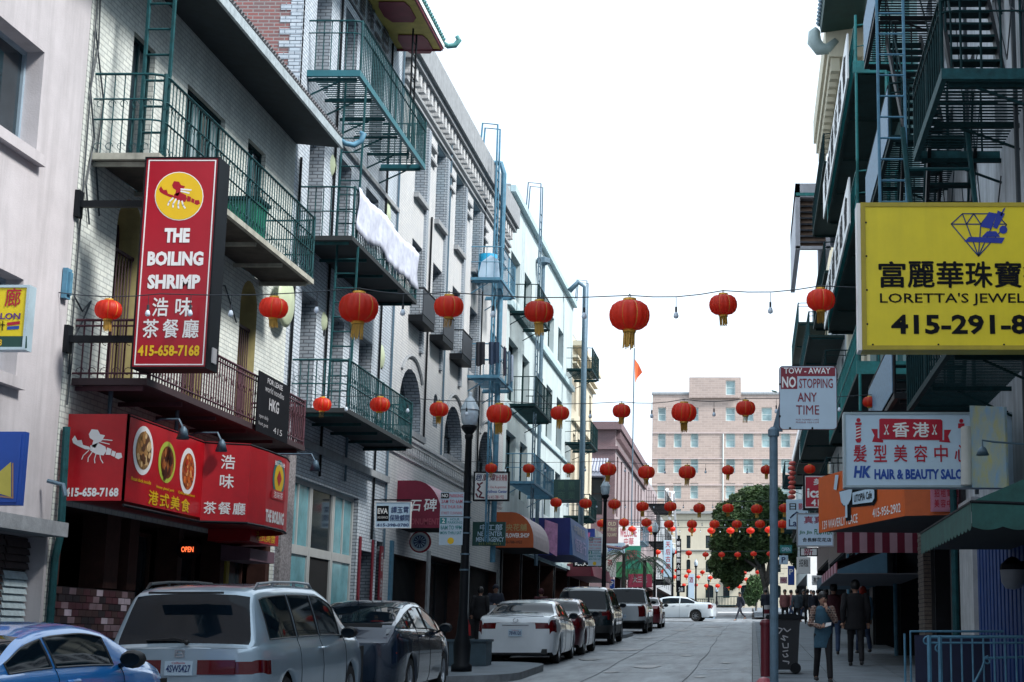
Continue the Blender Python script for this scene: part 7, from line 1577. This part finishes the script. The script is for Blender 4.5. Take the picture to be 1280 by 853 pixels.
def person(label, x, y, H, turn, top, legs, shoes=(0.01,0.01,0.012), hair=M_hair, stride=.0, arms=None, hem=.0, hood=None, hat=None, skirt=False, width=1.0, name='person', vox=.016, long_hair=False, dz=.13, bag=None, lean=0, group=None, sleeves=True):
    s = H/1.7; M = Matrix.Translation((x, y, g(y)+dz))@Matrix.Rotation(turn, 4, 'Z')@Matrix.Scale(s, 4)
    t = thing(name, label, 'person', (x, y, g(y)+dz), group)
    vox *= 1+max(0, y-30)/40
    hip = V((0,0,.93)); J = {}
    for sd, st in ((1, stride), (-1, -stride)):
        hp = V((sd*.088,0,.92)); kn = hp+V((sd*.01,-.42*math.sin(st)-.02,-.43*math.cos(st))); back = max(0, -st)*.9
        an = kn+V((0,-.40*math.sin(st-back*.9-.02),-.41*math.cos(st-back))); J[sd] = (hp, kn, an)
    mn = min(J[1][2].z, J[-1][2].z)-.075
    for sd in (1,-1): J[sd] = tuple(p-EZ*mn for p in J[sd])
    up = -mn; sh = {sd: V((sd*.175*width,0-lean*.4,1.40+up)) for sd in (1,-1)}
    A = {}
    for sd in (1,-1):
        if arms and sd in arms: el, wr_, ha = [V(p)+EZ*up for p in arms[sd]]
        else:
            sw = -stride*.7*sd; el = sh[sd]+V((sd*.05, .06-.25*math.sin(sw), -.27)); wr_ = el+V((sd*.0,-.06-.2*math.sin(sw),-.24)); ha = wr_+V((0,-.02,-.08))
        A[sd] = (sh[sd], el, wr_, ha)
    hc = V((0,-.02-lean,1.585+up))
    b = MB(); ell(b, [(.84+up,.13*width,.095,0,0),(.95+up,.155*width,.11,0,0),(1.08+up,.125*width,.09,0,-lean*.1),(1.25+up,.15*width,.10,0,-lean*.2),(1.38+up,.165*width,.095,0,-lean*.4),(1.45+up,.09,.07,0,-lean*.5)])
    capsule(b, [V((0,0-lean*.5,1.42+up)), V((0,-.01-lean*.9,1.50+up))], [.055,.05])
    b.sphere(hc, .1, 14, 10, sc=(.80,.98,1.18)); b.sphere(hc+V((0,-.03,-.07)), .055, 10, 6, sc=(.95,1,.9)); b.sphere(hc+V((0,-.1,-.015)), .018, 8, 5, sc=(.8,1.1,1.5))
    for sd in (1,-1): b.sphere(hc+V((sd*.08,.005,-.01)), .025, 8, 5, sc=(.4,.8,1.2))
    for sd in (1,-1):
        hp, kn, an = J[sd]; capsule(b, [hp, kn, an], [.078,.052,.036]); capsule(b, [an-EZ*.02, an+V((0,-.13,-.055))], [.035,.03])
        a = A[sd]; capsule(b, [a[0], a[1], a[2]], [.052,.04,.028]); d = (a[3]-a[2]).normalized(); side = d.cross(EY if abs(d.y) < .8 else EZ).normalized()
        b.sphere(a[2]+d*.045, .036, 10, 6, sc=(1,.75,1))
        for k in range(4):
            o = a[2]+d*.075+side*(-.024+.016*k); b.tube([o, o+d*.032, o+d*(.055+.006*(k in (1,2)))+side.cross(d)*.016], [.009,.0085,.007], 6)
        o = a[2]+d*.03+side*.034; b.tube([o, o+d*.025+side*.02, o+d*.05+side*.022], [.011,.010,.008], 6)
    def fin(mb, nm, m, rem=True, v_=None):
        mb.v = [M@p for p in mb.v]; o = mb.build(nm, m, t, smooth=True)
        if rem: r_ = o.modifiers.new('union', 'REMESH'); r_.mode = 'VOXEL'; r_.voxel_size = (v_ or vox); r_.use_smooth_shade = True
        return o
    fin(b, 'body', M_skin, v_=max(.008, vox*.55))
    c = MB(); hz = .84+up-hem
    ell(c, [(hz,.175*width+hem*.05,.125+hem*.04,0,0),(.95+up,.175*width,.13,0,0),(1.1+up,.155*width,.115,0,-lean*.1),(1.27+up,.175*width,.125,0,-lean*.25),(1.40+up,.175*width,.11,0,-lean*.4),(1.46+up,.085,.075,0,-lean*.5)])
    if sleeves:
        for sd in (1,-1): a = A[sd]; capsule(c, [a[0], a[1], a[2].lerp(a[1], .08)], [.072,.060,.045])
    tp = fin(c, 'jacket', top)
    l = MB(); ell(l, [(.82+up,.16*width,.115,0,0),(.94+up,.165*width,.12,0,0)])
    for sd in (1,-1): hp, kn, an = J[sd]; capsule(l, [hp, kn, an+EZ*.03], [.092,.064,.056 if not skirt else .045])
    fin(l, 'trousers', legs)
    f_ = MB()
    for sd in (1,-1): an = J[sd][2]; capsule(f_, [an+V((0,.03,-.035)), an+V((0,-.06,-.04)), an+V((0,-.14,-.048))], [.043,.042,.034])
    fin(f_, 'shoes', mat('dark_shoe', (0.012,0.012,0.014), .5))
    h = MB(); h.sphere(hc+V((0,.016,.036)), .113, 14, 8, sc=(.88,1.0,1.05)); h.sphere(hc+V((0,-.055,.075)), .055, 10, 6, sc=(1.3,.8,.7)); 
    if long_hair: h.sphere(hc+V((0,.06,-.06)), .085, 12, 7, sc=(1.1,.7,1.4))
    fin(h, 'hair' if hat is None else 'hat', hair)
    if hat == 'cap': q = MB(); q.sphere(hc+V((0,-.1,.04)), .07, 10, 5, sc=(1,1,.2)); fin(q, 'cap_peak', hair, False)
    if -.9 < turn < .9 and y < 60:
        for sd in (1,-1): q = MB(); q.sphere(hc+V((sd*.03,-.088,.008)), .011, 8, 5, sc=(1.3,.6,.8)); fin(q, 'eye', M_blackp, False)
        q = MB(); q.sphere(hc+V((0,-.092,-.055)), .02, 8, 5, sc=(1.1,.4,.35)); fin(q, 'mouth', mat('lips', (0.25,0.07,0.06), .5), False)
    return t, M, A, up
PI = math.pi
denim = cloth('denim_vest', (0.03,0.085,0.13)); blk = cloth('black_cloth', (0.007,0.007,0.010)); navy = cloth('navy_cloth', (0.012,0.016,0.03)); mar = cloth('maroon_cloth', (0.05,0.008,0.014)); lbl = cloth('pale_blue_cloth', (0.12,0.24,0.36)); gry = cloth('slate_cloth', (0.05,0.07,0.09)); jeans = cloth('blue_jeans', (0.03,0.055,0.12)); pinkc = cloth('dusty_pink_cloth', (0.24,0.09,0.09)); teal_c = cloth('dull_teal_cloth', (0.02,0.05,0.06))
plaid = brick('plaid_shirt', (0.16,0.07,0.05), (0.03,0.025,0.03), (0.30,0.22,0.18), bw=.05, bh=.04, msize=.006, bump=0, streak=.1)
# woman with hand raised to her face, sleeveless denim over plaid
t, M, A, up = person('woman in blue denim vest and plaid sleeves, hand raised to her face, walking closer', 1.19, 27.3, 1.50, .12, denim, blk, stride=.24, hem=.17, width=.98, vox=.013,
    arms={1: ((.22,-.10,1.18),(.04,-.22,1.40),(.02,-.17,1.50)), -1: ((-.24,-.04,1.12),(-.06,-.20,1.06),(.02,-.22,1.08))}, sleeves=False, lean=.02, long_hair=False)
q = MB()
for sd in (1,-1): a = A[sd]; capsule(q, [a[0], a[1], a[2].lerp(a[1],.12)], [.068,.062,.048])
q.v = [M@p for p in q.v]; o = q.build('sleeves', plaid, t, smooth=True); r_ = o.modifiers.new('u','REMESH'); r_.mode = 'VOXEL'; r_.voxel_size = .013; r_.use_smooth_shade = True
q = MB(); q.sphere((0,-.085,1.36+up), .06, 10, 8, sc=(.8,.5,1.1)); q.v = [M@p for p in q.v]; q.build('undershirt', blk, t, smooth=True)
h_ = M@V((.05,-.27,1.09+up)); mb = MB(); mb.add([h_+V(p) for p in ((-.05,-.01,-.03),(.05,-.02,0),(.06,-.02,.05),(-.03,-.01,.04))], [(0,1,2,3)]); mb.add([h_+V(p)+V((0,.015,0)) for p in ((-.05,-.01,-.03),(.05,-.02,0),(.06,-.02,.05),(-.03,-.01,.04))], [(3,2,1,0)])
tag(mb.build('paper_slip', M_white), 'small white paper held in the hand of the denim vested woman', 'paper')
person('broad man in a black coat and trousers walking away, right behind the denim vested woman', 2.13, 33.4, 1.75, PI, blk, blk, stride=.22, hem=.10, width=1.18)
person('person in a maroon top partly hidden behind the denim vested woman', 1.98, 39.3, 1.72, PI-.1, mar, jeans, stride=.2, width=1.15)
person('person with bright red hair and pale blue jacket beyond the black coated man', 2.78, 40.6, 1.66, PI+.2, lbl, jeans, stride=.25, hair=mat('bright_red_hair', (0.55,0.03,0.01), .6, var=.3, scale=20), long_hair=True)
person('man in dark open jacket and blue shirt striding across the street at the corner', -.72, 97.7, 1.78, -1.0, navy, navy, stride=.42, dz=.02)
crowd = [(957,84,1.72,PI,navy,blk,'dark dressed person waiting by the kerb left of the steel pole'),
 (980.5,79,1.70,.2,pinkc,blk,'person in dusty dark top just right of the steel pole'),(988,88,1.72,2.0,pinkc,jeans,'person in pink top at the left of the distant crowd'),
 (995.5,77,1.74,PI,gry,blk,'tall person in slate coat standing clear of the distant crowd'),(1003.5,86,1.7,.4,teal_c,jeans,'person in dull teal top in the middle of the distant crowd'),
 (1008.5,81,1.72,PI,blk,blk,'black dressed person in the middle of the distant crowd'),(1016,76,1.66,.1,navy,blk,'navy dressed person at the front of the distant crowd'),
 (1021,84,1.74,PI,blk,navy,'black coated person at the back right of the distant crowd'),(1013,92,1.7,0,lbl,jeans,'pale blue shirted person at the rear of the distant crowd'),
 (1031,62,1.7,PI,navy,blk,'dark person walking between the denim vested woman and the distant crowd')]
for k, (px, Y, H, tr, tp, lg, lab) in enumerate(crowd):
    person(lab, (px-940)/2000*Y, Y, H, tr, tp, lg, stride=.14+.08*(k % 4), group=None)
# left pavement
person('person in black seen from behind carrying a red bag on the left pavement', -8.05, 48.0, 1.66, PI, blk, blk, stride=.1, width=1.1, hem=.08)
p = V((-8.42,48.0,g(48)+.13+.55)); t = thing('red_bag', 'red carrier bag held by the person in black on the left pavement', 'bag', p)
q = MB(); q.add([(p.x-.13,47.93,p.z-.3),(p.x+.12,47.93,p.z-.3),(p.x+.12,48.07,p.z-.3),(p.x-.13,48.07,p.z-.3),(p.x-.1,47.95,p.z+.02),(p.x+.1,47.95,p.z+.02),(p.x+.1,48.05,p.z+.02),(p.x-.1,48.05,p.z+.02)], [(0,3,2,1),(4,5,6,7),(0,1,5,4),(1,2,6,5),(2,3,7,6),(3,0,4,7)]); q.build('bag_body', mat('red_plastic', (0.42,0.01,0.015), .5), t)
q = MB(); q.tube([(p.x-.07,48,p.z),(p.x-.03,48,p.z+.16),(p.x+.03,48,p.z+.16),(p.x+.07,48,p.z)], .008, 5); q.build('handle', MATS['red_plastic'], t)
person('man in a dark cap holding a white sheet on the left pavement', -7.95, 50.2, 1.74, .3, navy, blk, hair=navy, hat='cap', arms={1: ((.24,-.05,1.14),(.12,-.24,1.1),(.08,-.28,1.1)), -1: ((-.24,-.05,1.14),(-.1,-.24,1.1),(-.05,-.28,1.1))})
mb = MB(); mb.box(-8.1,-7.78,49.86,49.88,2.15,2.62); tag(mb.build('paper_sheet', M_gprint), 'white printed sheet held by the man in the dark cap', 'paper')
person('person in a dark red beanie standing behind the maroon sedan', -6.9, 53.0, 1.62, PI, mar, blk, hair=mar, hat='beanie')
# ================================================================ THE FAR END OF THE STREET
def rect_far(root, Y, boxes, m, ops, depth, mats):
    mb = MB(); wall_open(mb, (0,Y,0), EX, EZ, -EY, boxes[0], boxes[1], boxes[2], boxes[3], ops, depth); return mb.build('wall', mats, root)
YB = 212.0
fb = thing('far_brick_building', 'large pale pinkish brick building closing the view, with a central stair tower', 'building', (-5,YB,0))
def fx(x, y=560, Y=YB): return PY(x, y, Y).x
def fz(y, Y=YB): return PY(900, y, Y).z
ops = []
rowsy = [(510,527),(541,560),(573,592),(605,624),(637,656)]
for (xa, xb) in ((822,832),(842,852),(863,873),(907,919),(929,942),(952,965),(976,988)):
    for k, (ya, yb) in enumerate(rowsy):
        if (xa, k) in ((822,4),(907,4)): continue
        ops.append((fx(xa), fx(xb), fz(yb), fz(ya)))
ztop = fz(494)
rect_far(fb, YB, (fx(815), 24, 0, ztop), None, ops, .35, [M_fbrick, M_fbrick])
M_fw = mat('pale_window_frame', (0.60,0.68,0.68), .6); M_fg = mat('pale_cyan_pane', (0.26,0.38,0.40), .2, var=.45, scale=.6)
for o in ops: window_in(fb, (0,YB,0), EX, EZ, -EY, o, .35, M_fw, M_fg, nx=1, ny=2, fw=.11)
tw = (fx(861), fx(926)); ot = [(fx(907), fx(919), fz(495), fz(477))]
YT = YB-.5
mb = MB(); wall_open(mb, (0,YT,0), EX, EZ, -EY, tw[0], tw[1], ztop-.5, fz(473), ot, .3); mb.box(tw[0],tw[1],YT+.31,YT+6,ztop-.4,fz(473)-.02); mb.build('stair_tower', [M_fbrick, M_fbrick], fb)
window_in(fb, (0,YT,0), EX, EZ, -EY, ot[0], .3, M_fw, M_fg, nx=1, ny=2, fw=.11)
mb = MB(); mb.box(fx(815),24,YB+.4,YB+20,0,ztop-.3); mb.build('rear_block', M_fbrick, fb)
mb = MB(); mb.box(fx(815)-.1,tw[0]-.02,YB-.15,YB+.4,ztop,ztop+.3); mb.box(tw[1]+.02,24,YB-.15,YB+.4,ztop,ztop+.3); mb.build('parapet', M_conc, fb)
for y in (542,574,607): mb = MB(); mb.box(fx(815),24,YB-.12,YB,fz(y)-.08,fz(y)+.08); mb.build('string_course', mat('pale_pink_band', (0.50,0.42,0.41), .8), fb)
mb = MB(); mb.tube([(fx(904),YB-.1,fz(660)),(fx(904),YB-.1,fz(543))], .09, 6); mb.build('downpipe', M_fw, fb)
# cream building in front of it
YC = 198.0; cb = thing('far_cream_building', 'pale cream building with arched upper windows at the end of the street', 'building', (-3,YC,0))
X0 = fx(812,700,YC); X1 = 20
ops = []
for (xa, xb) in ((846,850),(858,863),(882,892),(904,912),(926,936),(944,952),(966,976)):
    for (ya, yb, ar) in ((670,686,0),(700,716,.8),(732,748,.6)):
        ops.append((fx(xa,y=700,Y=YC), fx(xb,y=700,Y=YC), fz(yb,YC), fz(ya,YC), ar))
rect_far(cb, YC, (X0, X1, 2, fz(643,YC)), None, ops, .4, [M_creamfar, M_creamfar])
for o in ops: window_in(cb, (0,YC,0), EX, EZ, -EY, o, .4, M_dgreen, M_glass, nx=2, ny=2, fw=.1)
mb = MB(); mb.box(X0,X1,YC+.5,YC+10,2,fz(646,YC)); mb.build('rear_block', M_creamfar, cb)
mb = MB(); mb.box(X0-.2,X1,YC-.5,YC+.4,fz(643,YC),fz(640,YC)); mb.box(X0,X1,YC-.15,YC,fz(689,YC),fz(688,YC)); mb.build('cornice', mat('grey_cornice', (0.30,0.31,0.31), .7), cb)
for k, (xa, xb, y) in enumerate(((902,930,724),(895,925,757),(870,892,760))):
    a = PY(xa,y,YC-1); b = PY(xb,y,YC-1); t = thing('far_balcony', 'thin dark balcony on the far cream building, ' + ['upper one','lower one at right','lower one at left'][k], 'balcony', a)
    q = MB(); q.box(a.x,b.x,YC-1.2,YC,a.z-.12,a.z); q.build('platform', M_dgreen, t); q = MB()
    q.tube([(a.x,YC-1.15,a.z+1),(b.x,YC-1.15,a.z+1)], .05, 4)
    for i in range(9): x = a.x+(b.x-a.x)*i/8; q.tube([(x,YC-1.15,a.z),(x,YC-1.15,a.z+1)], .03, 4)
    q.build('rail', M_dgreen, t)
# retaining wall, white railing and parked vans beyond the crossing
rw = thing('retaining_wall', 'low pale wall and white railing behind the crossing man', 'wall', (2,140,0))
q = MB(); q.box(-6,14,150,150.4,g(150)-.5,PY(900,766,150).z); q.build('wall_body', mat('pale_blue_grey_wall', (0.26,0.32,0.36), .8, var=.3), rw)
q = MB(); q.box(-3,14,140,140.3,g(140)-.5,PY(900,776,140).z+.15); q.build('kerb_wall', MATS['pale_blue_grey_wall'], rw)
q = MB(); za = PY(900,770,142).z
for i in range(26): x = -3+i*.6; q.tube([(x,142,za-.5),(x,142,za+.25)], .035, 4)
q.tube([(-3,142,za+.25),(12.5,142,za+.25)], .045, 5); q.build('railing', M_white, rw)
for k, (px, Y, w_, c) in enumerate(((903,136,2.2,'slate'),(950,134,2.6,'grey'))):
    pass
t = thing('news_box', 'pale blue and white newspaper box near the far lamp posts', 'box', (-5,104,3)); a = PY(888,776,108); q = MB(); q.box(a.x-.5,a.x+.3,107.8,108.3,a.z-.2,a.z+1.0); q.build('housing', M_paleblue, t); q = MB(); q.box(a.x-.42,a.x+.2,107.77,107.8,a.z+.5,a.z+.9); q.build('window', M_bluep, t)
# ---------------------------------------------------------------- round topped street tree
def crown_mesh(name, blobs, n, size, m, seed=1, droop=0):
    """thousands of small bent leaf pairs packed in overlapping clumps"""
    rnd = random.Random(seed); vs = []; fs = []; tot = sum(r[0]*r[1]*r[2] for _, r in blobs)
    for c, r in blobs:
        k = int(n*(r[0]*r[1]*r[2])/tot)
        for _ in range(k):
            d = V((rnd.gauss(0,1), rnd.gauss(0,1), rnd.gauss(0,1))).normalized(); u_ = rnd.random()**.28
            u_ *= 1+.10*math.sin(d.x*9+c[0])*math.sin(d.z*8+c[2])*1.0
            p = V((c[0]+d.x*r[0]*u_, c[1]+d.y*r[1]*u_, c[2]+d.z*r[2]*u_))
            a = V((rnd.gauss(0,1), rnd.gauss(0,1), rnd.gauss(0,.6)-droop)).normalized(); b = a.orthogonal().normalized(); b = (b*math.cos(rnd.random()*6)+a.cross(b)*math.sin(rnd.random()*6)).normalized()
            s = size*rnd.uniform(.6,1.4); o = len(vs); nn_ = a.cross(b)*s*.25
            vs += [p-a*s, p+b*s*.45+nn_, p+a*s, p-b*s*.45+nn_]; fs += [(o,o+1,o+2),(o,o+2,o+3)]
    me = bpy.data.meshes.new(name); me.from_pydata([tuple(v_) for v_ in vs], [], fs); me.materials.append(m); me.update(); return me
M_leaf = mat('ficus_leaf', (0.030,0.068,0.026), .6, var=.45, scale=1.0, col2=(0.085,0.15,0.045)); M_bark = mat('grey_bark', (0.10,0.095,0.085), .9, var=.4, scale=5, bump=.5)
YT_ = 128.0
def tp(x, y, dy=0): p = PY(x, y, YT_+dy); return p
tr = thing('street_tree', 'large dense round topped tree standing past the crossing, hung behind the lanterns', 'tree', (1.2,YT_,g(YT_)))
base = V((tp(958,765).x, YT_, g(YT_)+.1)); q = MB()
f1_ = tp(957,735); q.tube([base, base.lerp(f1_,.5)+EX*.1, f1_], [.34,.27,.24], 10)
for (pp, rs) in (([f1_, tp(950,712), tp(935,702), tp(918,690), tp(905,672)], [.22,.17,.13,.1,.05]), ([f1_, tp(953,700,1), tp(946,680,1.5), tp(935,655,1)], [.2,.16,.12,.06]), ([f1_, tp(962,705), tp(966,680), tp(972,650)], [.2,.16,.12,.06]), ([f1_, tp(968,712,-1), tp(982,690,-1), tp(992,665,-1)], [.18,.13,.1,.05]), ([tp(950,712), tp(943,696,-1), tp(930,672,-2), tp(925,640,-2)], [.13,.1,.08,.04]), ([tp(953,700,1), tp(960,690,2), tp(958,640,2)], [.13,.1,.05])): q.tube(pp, rs, 8)
q.build('trunk', M_bark, tr, smooth=True)
k = YT_/F; B_ = []
for (x, y, rx, rz, dy) in ((945,672,54,34,0),(948,634,44,26,0),(996,660,18,30,0),(925,660,36,36,-1),(968,652,36,34,1),(940,640,34,34,0),(960,628,28,22,0),(905,680,20,26,-1),(898,706,14,20,-.5),(915,720,17,18,0),(987,666,28,36,1),(1000,690,18,24,1),(932,700,22,16,2),(912,650,24,26,0),(945,622,24,16,0)):
    c = tp(x, y, dy); B_.append(((c.x, c.y, c.z), (rx*k*.93, min(rx,34)*k*.95, rz*k*.9)))
me = crown_mesh('crown', B_, 80000, .19, M_leaf, 4); o = bpy.data.objects.new('crown', me); COL.objects.link(o); adopt(o, tr); o['kind'] = 'stuff'
t2 = thing('small_tree', 'small bushy green tree low behind the big tree trunk', 'tree', (0,150,4)); c = PY(945,735,146); q = MB(); q.tube([(c.x,146,g(146)),(c.x+.1,146,c.z)], [.12,.07], 6); q.build('trunk', M_bark, t2)
me = crown_mesh('crown', [((c.x,146,c.z),(.95,.9,1.2)),((c.x-.5,146,c.z-.9),(.7,.7,.8))], 5000, .12, mat('bush_leaf', (0.06,0.12,0.04), .6, var=.4, scale=2), 7); o = bpy.data.objects.new('crown', me); COL.objects.link(o); adopt(o, t2); o['kind'] = 'stuff'
# palms in front of the far left shopfronts
M_palm = mat('palm_frond', (0.055,0.085,0.05), .6, var=.4, scale=3)
def palm(x, y, Y, lab, seed, r=1.7):
    rnd = random.Random(seed); top = PY(x, y, Y); t = thing('palm_tree', lab, 'palm', (top.x,Y,g(Y)+.13), 'palms on the left pavement')
    q = MB(); q.tube([(top.x+.1,Y,g(Y)+.1),(top.x,Y,(g(Y)+top.z)/2),(top.x,Y,top.z)], [.14,.1,.09], 8); q.build('trunk', M_bark, t)
    for i in range(15):
        a = i*2.4+rnd.random()*.5; d = V((math.cos(a), math.sin(a), 0)); up_ = rnd.uniform(.25,.85); pts = [top+d*(r*u_)+EZ*(r*(up_*u_-1.15*u_*u_)) for u_ in [j/9 for j in range(10)]]
        q = MB(); q.tube(pts, [.022]*5+[.012]*5, 4); side = d.cross(EZ)
        for j in range(1, 10):
            for s in (1,-1):
                for e in (0,.5):
                    p = pts[j].lerp(pts[min(9,j+1)], e); L_ = .42*(1-abs(j-4.5)/7); tip = p+side*s*L_*.8+d*L_*.4-EZ*L_*.5; q.poly([p-d*.03, tip, p+d*.03])
        q.build('frond', M_palm, t)
palm(780, 694, 86.5, 'feathery palm left of the third lamp post, before the green shop sign', 2); palm(806, 702, 87.5, 'feathery palm just left of the third lamp post pole', 5, 1.6)
# hills of roofs far behind, seen only as a pale closing line between the houses
mb = MB(); mb.box(-120,-22,230,240,0,9); mb.box(26,120,225,240,0,14)
o = mb.build('distant_blocks', M_fbrick); tag(o, 'distant brick blocks beside the far brick building', 'building')
